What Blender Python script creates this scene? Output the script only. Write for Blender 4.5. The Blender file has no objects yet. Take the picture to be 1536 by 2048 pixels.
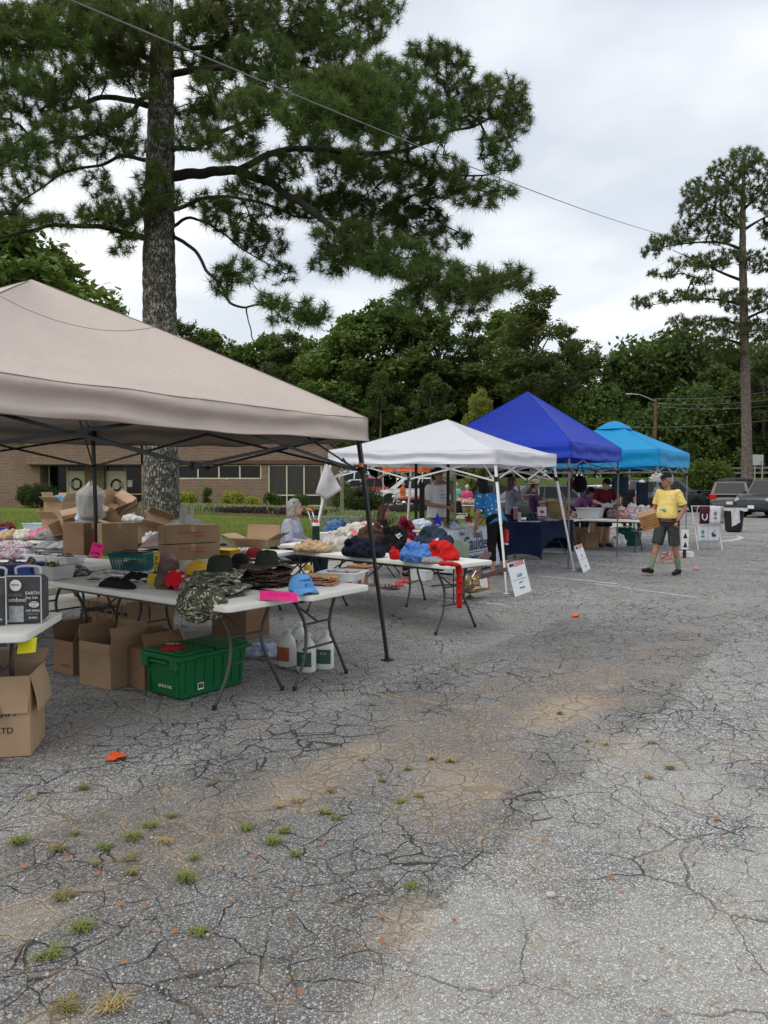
import bpy,bmesh,math,random
import numpy as np
from mathutils import Vector,Matrix,noise,Euler
from math import sin,cos,pi,radians,atan2,sqrt

SC = bpy.context.scene
COL = SC.collection
# ------------------------------------------------------------------ camera, sky, sun, exposure
FOC = 1538.0; CX = 768.0; CY = 1024.0; HC = 1.55; PITCH = radians(2.01)
cam = bpy.data.cameras.new('camera'); camo = bpy.data.objects.new('camera',cam); COL.objects.link(camo)
cam.sensor_fit = 'VERTICAL'; cam.sensor_height = 36.0; cam.lens = 36.0 * FOC / 2048.0
cam.clip_start = 0.05; cam.clip_end = 2000
camo.location = (0,0,HC); camo.rotation_euler = (pi / 2 - PITCH,0,0)
SC.camera = camo
SC.render.resolution_x = 768; SC.render.resolution_y = 1024

SUN_EL = radians(58); SUN_AZ = radians(238)      # azimuth measured clockwise from +Y
world = bpy.data.worlds.new('World'); SC.world = world; world.use_nodes = True
wn = world.node_tree.nodes; wl = world.node_tree.links
for n in list(wn): wn.remove(n)
w_out = wn.new('ShaderNodeOutputWorld'); w_bg = wn.new('ShaderNodeBackground'); w_bg.inputs['Strength'].default_value = 0.112
w_sky = wn.new('ShaderNodeTexSky'); w_sky.sky_type = 'NISHITA'; w_sky.sun_disc = False
w_sky.sun_elevation = SUN_EL; w_sky.sun_rotation = SUN_AZ; w_sky.air_density = 1.2; w_sky.dust_density = 2.5
w_tc = wn.new('ShaderNodeTexCoord'); w_map = wn.new('ShaderNodeMapping'); w_map.inputs['Scale'].default_value = (1,1,2.6)
w_map.inputs['Location'].default_value = (0.35,0.1,0.55)
wl.new(w_tc.outputs['Generated'],w_map.inputs['Vector'])
w_n1 = wn.new('ShaderNodeTexNoise'); w_n1.inputs['Scale'].default_value = 1.5; w_n1.inputs['Detail'].default_value = 5; w_n1.inputs['Roughness'].default_value = 0.5
w_n1.inputs['Distortion'].default_value = 0.3
wl.new(w_map.outputs[0],w_n1.inputs['Vector'])
w_r1 = wn.new('ShaderNodeValToRGB')                # cloud shade: lavender grey bellies to bright thin cloud
cr = w_r1.color_ramp; cr.elements[0].position = 0.36; cr.elements[0].color = (5.9,6.25,6.9,1)
cr.elements[1].position = 0.62; cr.elements[1].color = (9.5,9.4,8.9,1)
e = cr.elements.new(0.5); e.color = (7.1,7.3,7.5,1)
wl.new(w_n1.outputs['Fac'],w_r1.inputs['Fac'])
w_n2 = wn.new('ShaderNodeTexNoise'); w_n2.inputs['Scale'].default_value = 2.3; w_n2.inputs['Detail'].default_value = 4
w_map2 = wn.new('ShaderNodeMapping'); w_map2.inputs['Scale'].default_value = (1,1,2.2); w_map2.inputs['Location'].default_value = (3.2,1.4,0.2)
wl.new(w_tc.outputs['Generated'],w_map2.inputs['Vector']); wl.new(w_map2.outputs[0],w_n2.inputs['Vector'])
w_r2 = wn.new('ShaderNodeMapRange'); w_r2.inputs['From Min'].default_value = 0.40; w_r2.inputs['From Max'].default_value = 0.62
w_r2.inputs['To Min'].default_value = 0.62; w_r2.inputs['To Max'].default_value = 0.97
wl.new(w_n2.outputs['Fac'],w_r2.inputs['Value'])
w_mx = wn.new('ShaderNodeMixRGB'); wl.new(w_r2.outputs[0],w_mx.inputs['Fac']); wl.new(w_sky.outputs[0],w_mx.inputs[1]); wl.new(w_r1.outputs[0],w_mx.inputs[2])
wl.new(w_mx.outputs[0],w_bg.inputs['Color']); wl.new(w_bg.outputs[0],w_out.inputs[0])

sl = bpy.data.lights.new('sun','SUN'); sl.energy = 1.4; sl.angle = radians(60); sl.color = (1.0,0.965,0.92)
so = bpy.data.objects.new('sun',sl); COL.objects.link(so)
sd = Vector((sin(SUN_AZ) * cos(SUN_EL),cos(SUN_AZ) * cos(SUN_EL),sin(SUN_EL)))
so.rotation_euler = sd.to_track_quat('Z','Y').to_euler(); so.location = sd * 60
SC.view_settings.view_transform = 'Standard'; SC.view_settings.look = 'None'
SC.view_settings.exposure = 0.38; SC.view_settings.gamma = 1.0; SC.view_settings.use_curve_mapping = False
SC.cycles.max_bounces = 6; SC.cycles.diffuse_bounces = 3; SC.cycles.glossy_bounces = 3; SC.cycles.transmission_bounces = 4
SC.cycles.transparent_max_bounces = 8

# ------------------------------------------------------------------ geometry helpers
_f = Vector((0,cos(PITCH),-sin(PITCH))); _u = Vector((0,sin(PITCH),cos(PITCH)))
def ray(px,py): return Vector((1,0,0)) * ((px - CX) / FOC) + _u * (-(py - CY) / FOC) + _f
def P(px,py,Y):
    r = ray(px,py); return Vector((0,0,HC)) + r * (Y / r.y)
def G(px,py,z=0.0):
    r = ray(px,py); return Vector((0,0,HC)) + r * ((z - HC) / r.z)
RZ = radians(-34)                    # the market rows run 34 degrees off the line of sight
UX = Vector((cos(RZ),sin(RZ),0)); UY = Vector((-sin(RZ),cos(RZ),0))
def wl_of(x,y): return x * UX.x + y * UX.y,x * UY.x + y * UY.y

def tag(o,label=None,cat=None,group=None,kind=None):
    if label: o['label'] = label
    if cat: o['category'] = cat
    if group: o['group'] = group
    if kind: o['kind'] = kind
    return o
def thing(name,label,cat,loc=(0,0,0),rz=0.0,group=None):
    o = bpy.data.objects.new(name,None); o.empty_display_size = .1; COL.objects.link(o)
    o.location = loc; o.rotation_euler = (0,0,rz); return tag(o,label,cat,group)
def copy_tree(o,parent=None):
    c = o.copy(); COL.objects.link(c); c.parent = parent
    for ch in o.children: copy_tree(ch,c)
    return c
def place(o,loc,rz=None,label=None,group=None,scale=None):
    o.location = loc
    if rz is not None: o.rotation_euler = (o.rotation_euler[0],o.rotation_euler[1],rz)
    if label: o['label'] = label
    if group: o['group'] = group
    if scale is not None: o.scale = scale if hasattr(scale,'__len__') else (scale,) * 3
    return o
def again(proto,loc,rz,label,group=None,scale=None):
    return place(copy_tree(proto),loc,rz,label,group,scale)

class MB:
    """collects verts and faces, builds ONE mesh object"""
    def __init__(s): s.v = []; s.f = []; s.mi = []; s.cur = 0; s.mats = []
    def mat(s,m):
        if m not in s.mats: s.mats.append(m)
        s.cur = s.mats.index(m); return s
    def add(s,vs,fs,M=None):
        b = len(s.v)
        if M is not None: vs = [M @ Vector(v) for v in vs]
        s.v += [tuple(v) for v in vs]; s.f += [tuple(i + b for i in f) for f in fs]; s.mi += [s.cur] * len(fs); return s
    def box(s,c,d,r=None,bev=0.0,taper=1.0):
        """centre c, size d, rotation matrix or z-angle r, chamfer bev"""
        x,y,z = d[0] / 2,d[1] / 2,d[2] / 2
        M = Matrix.Translation(Vector(c))
        if r is not None: M = M @ (Matrix.Rotation(r,4,'Z') if isinstance(r,(int,float)) else r.to_4x4())
        if bev <= 0:
            t = taper
            vs = [(-x*t,-y*t,-z),(x*t,-y*t,-z),(x*t,y*t,-z),(-x*t,y*t,-z),(-x,-y,z),(x,-y,z),(x,y,z),(-x,y,z)]
            return s.add(vs,[(0,3,2,1),(4,5,6,7),(0,1,5,4),(1,2,6,5),(2,3,7,6),(3,0,4,7)],M)
        b = min(bev,x * .9,y * .9,z * .9); vs = []; rings = []
        for zz,ins in ((-z,b),(-z + b,0),(z - b,0),(z,b)):
            k = taper + (1 - taper) * (zz + z) / (2 * z)
            X,Y = x * k - ins,y * k - ins; r0 = len(vs); c_ = b if ins == 0 else b * .5
            vs += [(-X + c_,-Y,zz),(X - c_,-Y,zz),(X,-Y + c_,zz),(X,Y - c_,zz),(X - c_,Y,zz),(-X + c_,Y,zz),(-X,Y - c_,zz),(-X,-Y + c_,zz)]
            rings.append(r0)
        fs = [tuple(range(7,-1,-1)),tuple(rings[3] + i for i in range(8))]
        for a in range(3):
            for i in range(8):
                j = (i + 1) % 8; fs.append((rings[a] + i,rings[a] + j,rings[a + 1] + j,rings[a + 1] + i))
        return s.add(vs,fs,M)
    def tube(s,pts,rad,n=8,cap=True,flat=1.0):
        pts = [Vector(p) for p in pts]
        if isinstance(rad,(int,float)): rad = [rad] * len(pts)
        vs = []; fs = []; up = None
        for i,p in enumerate(pts):
            if i == 0: t = pts[1] - p
            elif i == len(pts) - 1: t = p - pts[i - 1]
            else: t = (pts[i + 1] - p).normalized() + (p - pts[i - 1]).normalized()
            if t.length < 1e-9: t = Vector((0,0,1))
            t.normalize()
            if up is None:
                up = Vector((0,0,1)) if abs(t.z) < .9 else Vector((1,0,0))
            a = t.cross(up)
            if a.length < 1e-5: a = t.cross(Vector((0,1,0)))
            a.normalize(); b = a.cross(t).normalized(); up = b
            for k in range(n):
                q = 2 * pi * (k + .5) / n; vs.append(p + (a * cos(q) + b * sin(q) * flat) * rad[i])
        for i in range(len(pts) - 1):
            for k in range(n):
                j = (k + 1) % n; fs.append((i * n + k,i * n + j,(i + 1) * n + j,(i + 1) * n + k))
        if cap: fs.append(tuple(range(n - 1,-1,-1))); m = (len(pts) - 1) * n; fs.append(tuple(m + k for k in range(n)))
        return s.add(vs,fs)
    def lathe(s,prof,n=20,M=None,cap=True):
        vs = []; fs = []
        for r,z in prof:
            for k in range(n): q = 2 * pi * k / n; vs.append((r * cos(q),r * sin(q),z))
        for i in range(len(prof) - 1):
            for k in range(n):
                j = (k + 1) % n; fs.append((i * n + k,i * n + j,(i + 1) * n + j,(i + 1) * n + k))
        if cap: fs.append(tuple(range(n - 1,-1,-1))); m = (len(prof) - 1) * n; fs.append(tuple(m + k for k in range(n)))
        return s.add(vs,fs,M)
    def ell(s,c,r,n=12,m=8,R=None):
        vs = []; fs = []
        for i in range(m + 1):
            th = pi * i / m
            for k in range(n): q = 2 * pi * k / n; vs.append((r[0] * sin(th) * cos(q),r[1] * sin(th) * sin(q),r[2] * cos(th)))
        for i in range(m):
            for k in range(n):
                j = (k + 1) % n
                fs.append((i * n + k,(i + 1) * n + k,(i + 1) * n + j,i * n + j))
        M = Matrix.Translation(Vector(c))
        if R is not None: M = M @ R.to_4x4()
        return s.add(vs,fs,M)
    def cap(s,p,q,r1,r2=None,n=10):
        """tapered capsule"""
        r2 = r1 if r2 is None else r2; p = Vector(p); q = Vector(q); t = q - p; L = max(t.length,1e-5); t /= L
        pts = []; rr = []
        for a in (-1,-.7,-.35): pts.append(p + t * r1 * a); rr.append(r1 * sqrt(max(1 - a * a,.02)))
        pts.append(p); rr.append(r1); pts.append(q); rr.append(r2)
        for a in (.35,.7,1): pts.append(q + t * r2 * a); rr.append(r2 * sqrt(max(1 - a * a,.02)))
        return s.tube(pts,rr,n)
    def grid(s,fn,nu,nv,closeu=False):
        vs = [fn(i / (nu if closeu else nu - 1),j / (nv - 1)) for j in range(nv) for i in range(nu)]
        fs = []
        for j in range(nv - 1):
            for i in range(nu if closeu else nu - 1):
                a = j * nu + i; b = j * nu + (i + 1) % nu; fs.append((a,b,b + nu,a + nu))
        return s.add(vs,fs)
    def prism(s,poly,axis_fn,t0,t1):
        """poly: list of 2D points, axis_fn(a, b, t) -> 3D"""
        n = len(poly); vs = [axis_fn(a,b,t0) for a,b in poly] + [axis_fn(a,b,t1) for a,b in poly]
        fs = [tuple(range(n - 1,-1,-1)),tuple(range(n,2 * n))] + [(i,(i + 1) % n,n + (i + 1) % n,n + i) for i in range(n)]
        return s.add(vs,fs)
    def build(s,name,m=None,parent=None,smooth=False,loc=None,angle=35,solid=0.0):
        me = bpy.data.meshes.new(name); me.from_pydata(s.v,[],s.f)
        if m is not None and not s.mats: me.materials.append(m)
        else:
            for q in s.mats: me.materials.append(q)
            me.polygons.foreach_set('material_index',s.mi)
        if smooth:
            me.polygons.foreach_set('use_smooth',[True] * len(me.polygons))
            if smooth == 'auto': me.set_sharp_from_angle(angle=radians(angle))
        me.update()
        o = bpy.data.objects.new(name,me); COL.objects.link(o)
        if parent is not None: o.parent = parent
        if loc is not None: o.location = loc
        if solid:
            md = o.modifiers.new('solid','SOLIDIFY'); md.thickness = solid; md.offset = 0
        return o
def npmesh(name,verts,faces,m,parent=None,smooth=False,k=None):
    """fast mesh from numpy arrays; faces all with k corners"""
    verts = np.asarray(verts,dtype=np.float32).reshape(-1,3); faces = np.asarray(faces,dtype=np.int32)
    k = faces.shape[1]; nf = len(faces)
    me = bpy.data.meshes.new(name); me.vertices.add(len(verts)); me.vertices.foreach_set('co',verts.ravel())
    me.loops.add(nf * k); me.loops.foreach_set('vertex_index',faces.ravel())
    me.polygons.add(nf); me.polygons.foreach_set('loop_start',np.arange(0,nf * k,k,dtype=np.int32))
    if smooth: me.polygons.foreach_set('use_smooth',np.ones(nf,dtype=bool))
    me.materials.append(m); me.update(calc_edges=True)
    o = bpy.data.objects.new(name,me); COL.objects.link(o)
    if parent is not None: o.parent = parent
    return o
def rnoise(v,s=1.0): return noise.noise(Vector(v) * s)
def remesh(mb,name,m,parent,voxel=.01,it=4,folds=0.0,fscale=9.0,seed=0.0,stretch=(1,1,.5)):
    """union of overlapping closed shapes into one smooth skin"""
    t = mb.build('tmp',m); md = t.modifiers.new('r','REMESH'); md.mode = 'VOXEL'; md.voxel_size = voxel; md.use_smooth_shade = True
    if it: ms = t.modifiers.new('s','SMOOTH'); ms.factor = .5; ms.iterations = it
    dg = bpy.context.evaluated_depsgraph_get(); me = bpy.data.meshes.new_from_object(t.evaluated_get(dg))
    old = t.data; bpy.data.objects.remove(t); bpy.data.meshes.remove(old)
    me.name = name
    if folds:
        n = len(me.vertices); co = np.empty(n * 3,np.float32); me.vertices.foreach_get('co',co); co = co.reshape(-1,3)
        no = np.empty(n * 3,np.float32); me.vertices.foreach_get('normal',no); no = no.reshape(-1,3)
        st = Vector(stretch); off = Vector((seed * 7.1,seed * 3.3,seed))
        d = np.array([1 - 2.4 * abs(noise.noise(Vector((c[0] * st.x,c[1] * st.y,c[2] * st.z)) * fscale + off)) + .5 * noise.noise(Vector(c) * fscale * 2.3 + off) for c in co.tolist()],np.float32)
        co = co + no * (d * folds)[:,None]; me.vertices.foreach_set('co',co.ravel()); me.update()
    me.polygons.foreach_set('use_smooth',[True] * len(me.polygons))
    if not me.materials: me.materials.append(m)
    o = bpy.data.objects.new(name,me); COL.objects.link(o); o.parent = parent; return o

# ------------------------------------------------------------------ material helpers
MATS = {}
def lin(h):
    if isinstance(h,str):
        h = h.lstrip('#'); c = [int(h[i:i + 2],16) / 255 for i in (0,2,4)]
        return tuple(((x + .055) / 1.055) ** 2.4 if x > .04045 else x / 12.92 for x in c)
    return tuple(h[:3])
class NT:
    def __init__(s,name):
        s.m = bpy.data.materials.new(name); s.m.use_nodes = True; s.n = s.m.node_tree.nodes; s.l = s.m.node_tree.links
        s.b = s.n['Principled BSDF']; s.out = s.n['Material Output']; s.tc = s.n.new('ShaderNodeTexCoord')
    def node(s,t,**kw):
        n = s.n.new(t)
        for k,v in kw.items():
            if k in n.inputs: n.inputs[k].default_value = v
            else: setattr(n,k,v)
        return n
    def noise(s,scale,detail=3,rough=.5,vec=None,dist=0.0):
        n = s.node('ShaderNodeTexNoise',Scale=scale,Detail=detail,Roughness=rough,Distortion=dist); s.l.new(vec or s.tc.outputs['Object'],n.inputs['Vector']); return n.outputs['Fac']
    def rng(s,v,a,b,c=0.0,d=1.0,smooth=False):
        n = s.node('ShaderNodeMapRange'); n.inputs[1].default_value = a; n.inputs[2].default_value = b; n.inputs[3].default_value = c; n.inputs[4].default_value = d
        if smooth: n.interpolation_type = 'SMOOTHSTEP'
        s.l.new(v,n.inputs[0]); return n.outputs[0]
    def mix(s,fac,a,b,bt='MIX'):
        n = s.node('ShaderNodeMixRGB',blend_type=bt)
        for i,x in ((0,fac),(1,a),(2,b)):
            if hasattr(x,'is_output') or hasattr(x,'links'): s.l.new(x,n.inputs[i])
            elif i == 0: n.inputs[0].default_value = x
            else: n.inputs[i].default_value = (*lin(x),1)
        return n.outputs[0]
    def math(s,op,a,b=0.0,clamp=False):
        n = s.node('ShaderNodeMath',operation=op,use_clamp=clamp)
        for i,x in ((0,a),(1,b)):
            if hasattr(x,'links'): s.l.new(x,n.inputs[i])
            else: n.inputs[i].default_value = x
        return n.outputs[0]
    def bump(s,h,strength=.3,dist=.01,nrm=None):
        n = s.node('ShaderNodeBump',Strength=strength,Distance=dist); s.l.new(h,n.inputs['Height'])
        if nrm is not None: s.l.new(nrm,n.inputs['Normal'])
        s.l.new(n.outputs[0],s.b.inputs['Normal']); return n.outputs[0]
    def col(s,c): s.l.new(c,s.b.inputs['Base Color'])
    def mapping(s,scale=(1,1,1),rot=(0,0,0),loc=(0,0,0),src='Object'):
        n = s.node('ShaderNodeMapping'); n.inputs['Scale'].default_value = scale; n.inputs['Rotation'].default_value = rot; n.inputs['Location'].default_value = loc
        s.l.new(s.tc.outputs[src],n.inputs['Vector']); return n.outputs[0]
def mat(name,c,rough=.6,var=.12,vs=9.0,bump=.15,bs=60.0,metal=0.0,spec=.28,trans=0.0,c2=None,bd=.003,coat=0.0):
    if name in MATS: return MATS[name]
    t = NT(name); c = lin(c); c2 = lin(c2) if c2 else tuple(x * (1 - 2 * var) for x in c)
    f = t.noise(vs,4,.6); f = t.rng(f,.3,.7)
    t.col(t.mix(f,c2,c)); t.b.inputs['Metallic'].default_value = metal; t.b.inputs['Specular IOR Level'].default_value = spec
    r = t.rng(t.noise(vs * 3,3),.2,.8,max(rough - .1,.02),min(rough + .1,1)); t.l.new(r,t.b.inputs['Roughness'])
    if coat: t.b.inputs['Coat Weight'].default_value = coat; t.b.inputs['Coat Roughness'].default_value = .05
    if bump: t.bump(t.noise(bs,4),bump,bd)
    if trans:
        tr = t.node('ShaderNodeBsdfTranslucent'); tr.inputs['Color'].default_value = (*c,1); mx = t.node('ShaderNodeMixShader'); mx.inputs[0].default_value = trans
        t.l.new(t.b.outputs[0],mx.inputs[1]); t.l.new(tr.outputs[0],mx.inputs[2]); t.l.new(mx.outputs[0],t.out.inputs[0])
    MATS[name] = t.m; return t.m
def fabric(name,c,c2=None,var=.15,fold=.5,fs=7.0,trans=0.0,weave=400.0):
    """woven cloth: soft crease bump and fine weave"""
    if name in MATS: return MATS[name]
    t = NT(name); c = lin(c); c2 = lin(c2) if c2 else tuple(x * (1 - 1.6 * var) for x in c)
    t.col(t.mix(t.rng(t.noise(5,4),.3,.7),c2,c)); t.b.inputs['Roughness'].default_value = .9; t.b.inputs['Specular IOR Level'].default_value = .15
    a = t.noise(fs,3,.5,dist=1.2); a = t.math('ABSOLUTE',t.math('SUBTRACT',a,.5)); a = t.rng(a,0,.18)
    b = t.noise(weave,2); h = t.math('ADD',a,t.math('MULTIPLY',b,.12)); t.bump(h,fold,.02)
    if trans:
        tr = t.node('ShaderNodeBsdfTranslucent'); tr.inputs['Color'].default_value = (*c,1); mx = t.node('ShaderNodeMixShader'); mx.inputs[0].default_value = trans
        t.l.new(t.b.outputs[0],mx.inputs[1]); t.l.new(tr.outputs[0],mx.inputs[2]); t.l.new(mx.outputs[0],t.out.inputs[0])
    MATS[name] = t.m; return t.m
def glassy(name,c=(1,1,1),rough=.08,alpha=.35):
    """thin clear plastic or glass"""
    if name in MATS: return MATS[name]
    t = NT(name); t.b.inputs['Base Color'].default_value = (*lin(c),1); t.b.inputs['Roughness'].default_value = rough; t.b.inputs['Alpha'].default_value = alpha
    t.bump(t.noise(14,3,dist=1.0),.4,.01); MATS[name] = t.m; return t.m
def face_m(pos,n,up=(0,0,1),lift=.0015):
    n = Vector(n).normalized(); up = Vector(up); r = up.cross(n).normalized(); up = n.cross(r).normalized()
    M = Matrix.Identity(4)
    for i in range(3): M[i][0] = r[i]; M[i][1] = up[i]; M[i][2] = n[i]; M[i][3] = Vector(pos)[i] + n[i] * lift
    return M
TXT = {}
def text(s,size,m,M,parent,align='CENTER',name='lettering',squeeze=1.0,shear=0.0,space=1.0,fat=0.0,bend=None):
    key = (s,size,m.name,align,squeeze,shear,space,fat)
    if key not in TXT or bend:
        cu = bpy.data.curves.new('t','FONT'); cu.body = s; cu.size = size; cu.align_x = align; cu.align_y = 'CENTER'; cu.shear = shear; cu.space_character = space
        cu.extrude = .0006; cu.resolution_u = 2; cu.offset = fat; cu.space_line = .95
        t = bpy.data.objects.new('t',cu); COL.objects.link(t); bpy.context.view_layer.update()
        me = bpy.data.meshes.new_from_object(t.evaluated_get(bpy.context.evaluated_depsgraph_get())); bpy.data.objects.remove(t); bpy.data.curves.remove(cu)
        for v in me.vertices:
            v.co.x *= squeeze
            if bend: v.co = Vector(bend(*v.co))
        me.materials.clear(); me.materials.append(m); me.name = name; TXT[key] = me
    o = bpy.data.objects.new(name,TXT[key]); COL.objects.link(o); o.parent = parent; o.matrix_local = M; return o
# ================================================================== THE SETTING: ground
R_ = np.random.RandomState(11)
# --- value noise in numpy for the ground masks
def vnoise(x,y,seed=0):
    rs = np.random.RandomState(seed); T = rs.rand(256,256)
    xi = np.floor(x).astype(int); yi = np.floor(y).astype(int); fx = x - xi; fy = y - yi; fx = fx * fx * (3 - 2 * fx); fy = fy * fy * (3 - 2 * fy)
    g = lambda a,b: T[a % 256,b % 256]
    return (g(xi,yi) * (1 - fx) + g(xi + 1,yi) * fx) * (1 - fy) + (g(xi,yi + 1) * (1 - fx) + g(xi + 1,yi + 1) * fx) * fy
def fbm(x,y,seed=0,o=4):
    a = .5; r = 0; t = 0
    for i in range(o): r = r + a * vnoise(x,y,seed + i); t += a; x = x * 2.03 + 5.1; y = y * 2.03 + 1.7; a *= .5
    return r / t
def sst(x,a,b): t = np.clip((x - a) / (b - a),0,1); return t * t * (3 - 2 * t)
KERB_W = -9.75
def zlot(y):  # the lot climbs very slightly towards its far end
    return np.clip((np.asarray(y,float) - 38) * .011,0,.32)

def asphalt_mat():
    t = NT('cracked_asphalt'); l = t.l; obj = t.tc.outputs['Object']
    def vor(scale,feat='F1',vec=None,rnd=1.0):
        n = t.node('ShaderNodeTexVoronoi',Scale=scale,feature=feat,Randomness=rnd); l.new(vec or obj,n.inputs['Vector']); return n
    def attr(nm): a = t.node('ShaderNodeAttribute'); a.attribute_name = nm; return a.outputs['Fac']
    sand,rust,fresh,tone,crk = attr('sand'),attr('rust'),attr('fresh'),attr('tone'),attr('crk')
    # stones of the aggregate: three grades
    v1 = vor(135); v2 = vor(80); v3 = vor(250)
    s1 = t.node('ShaderNodeSeparateColor'); l.new(v1.outputs['Color'],s1.inputs[0])
    s2 = t.node('ShaderNodeSeparateColor'); l.new(v2.outputs['Color'],s2.inputs[0])
    s3 = t.node('ShaderNodeSeparateColor'); l.new(v3.outputs['Color'],s3.inputs[0])
    st = t.math('MULTIPLY',t.rng(s1.outputs[0],.22,.85,0,1),t.rng(v1.outputs['Distance'],.38,.66,1,0))
    st2 = t.math('MULTIPLY',t.rng(s2.outputs[0],.66,.95,0,1),t.rng(v2.outputs['Distance'],.3,.5,1,0))
    st3 = t.math('MULTIPLY',t.rng(s3.outputs[0],.4,.9,0,.7),t.rng(v3.outputs['Distance'],.35,.7,1,0))
    stone = t.math('MAXIMUM',t.math('MAXIMUM',st,st2),st3)
    binder = t.mix(t.rng(t.noise(3.1,5,.65),.3,.7),(.055,.055,.053),(.110,.108,.104))
    binder = t.mix(tone,binder,t.mix(.5,binder,(.17,.167,.16)))
    stcol = t.mix(s1.outputs[1],(.56,.56,.545),(.84,.83,.80)); stcol = t.mix(t.rng(s2.outputs[1],.80,.98),stcol,(.42,.34,.25))
    amt = t.math('MULTIPLY',t.math('MULTIPLY',stone,t.rng(tone,0,1,.52,1.05)),t.rng(t.noise(.9,4,.6),.3,.7,.7,1.0))
    base = t.mix(amt,binder,stcol)
    base = t.mix(t.math('MULTIPLY',fresh,.42),base,(.50,.485,.44))
    # rusty leaf dust and sand lying in hollows
    grit = t.rng(t.noise(55,4,.7),.35,.62)
    fr = t.math('MULTIPLY',rust,t.rng(t.noise(26,5,.7),.38,.66,.12,1)); base = t.mix(t.math('MULTIPLY',fr,.72),base,t.mix(grit,(.15,.098,.062),(.27,.19,.125)))
    fs = t.math('MULTIPLY',sand,t.rng(t.noise(40,5,.7),.3,.62,.4,1),clamp=True); base = t.mix(t.math('MULTIPLY',fs,.8),base,t.mix(grit,(.33,.25,.17),(.52,.42,.31)))
    # alligator cracks: plates a hand to two hands wide
    wob = t.node('ShaderNodeTexNoise',Scale=5.0,Detail=3.0,Roughness=.55); l.new(obj,wob.inputs['Vector'])
    ad = t.node('ShaderNodeVectorMath',operation='MULTIPLY_ADD'); l.new(wob.outputs['Color'],ad.inputs[0]); ad.inputs[1].default_value = (.16,.16,0); l.new(obj,ad.inputs[2])
    wv = t.node('ShaderNodeVectorMath',operation='MULTIPLY'); l.new(ad.outputs[0],wv.inputs[0]); wv.inputs[1].default_value = (1,1,0)
    ca = vor(5.5,'DISTANCE_TO_EDGE',wv.outputs[0]); cb = vor(1.55,'DISTANCE_TO_EDGE',wv.outputs[0]); cc = vor(10.5,'DISTANCE_TO_EDGE',wv.outputs[0])
    gate = t.rng(t.noise(.8,3),.36,.52,.6,1.0)
    wa = t.math('MULTIPLY',t.math('MULTIPLY',gate,t.rng(crk,.1,1.15,.12,1.2)),t.rng(t.noise(9,3),.3,.7,.012,.034))
    la = t.math('DIVIDE',ca.outputs['Distance'],t.math('MAXIMUM',wa,.0005)); la = t.rng(la,.35,1,1,0)
    lb = t.math('MULTIPLY',t.rng(cb.outputs['Distance'],.002,.0065,.8,0),t.rng(t.noise(1.1,2),.42,.55))
    gate2 = t.rng(t.noise(1.3,3,vec=t.mapping(loc=(7,3,0))),.46,.60)
    lc = t.math('MULTIPLY',t.rng(cc.outputs['Distance'],.008,.032,.85,0),t.math('MULTIPLY',gate2,crk))
    crack = t.math('MAXIMUM',t.math('MAXIMUM',la,lb),lc)
    fillm = t.rng(t.math('ADD',t.noise(1.7,4,.6),t.math('MULTIPLY',t.math('ADD',sand,rust),.30)),.53,.64)
    wide = t.math('MULTIPLY',t.rng(ca.outputs['Distance'],.015,.10,1,0),fillm)
    base = t.mix(t.math('MULTIPLY',wide,.62),base,t.mix(grit,(.24,.18,.12),(.50,.43,.33)))
    ckc = t.mix(t.math('MULTIPLY',fillm,.75),(.022,.020,.018),(.30,.23,.16))
    base = t.mix(t.math('MULTIPLY',crack,t.rng(fresh,0,.8,.86,.5)),base,ckc)
    # oil and dark wet-looking stains with their own outline
    stn = t.rng(t.noise(.55,5,.65,vec=t.mapping(loc=(3,9,0))),.56,.68); base = t.mix(t.math('MULTIPLY',stn,.25),base,(.06,.058,.056))
    t.col(base); t.b.inputs['Roughness'].default_value = .88; t.b.inputs['Specular IOR Level'].default_value = .25
    h = t.math('ADD',t.math('MULTIPLY',stone,.28),t.math('MULTIPLY',t.noise(120,3),.25))
    plate = t.rng(ca.outputs['Distance'],0,.13,0,1.2); h = t.math('ADD',h,t.math('MULTIPLY',plate,t.math('MULTIPLY',crk,.55)))
    h = t.math('SUBTRACT',h,t.math('MULTIPLY',crack,1.1)); t.bump(h,1.0,.010)
    return t.m
ASPH = asphalt_mat()

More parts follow.
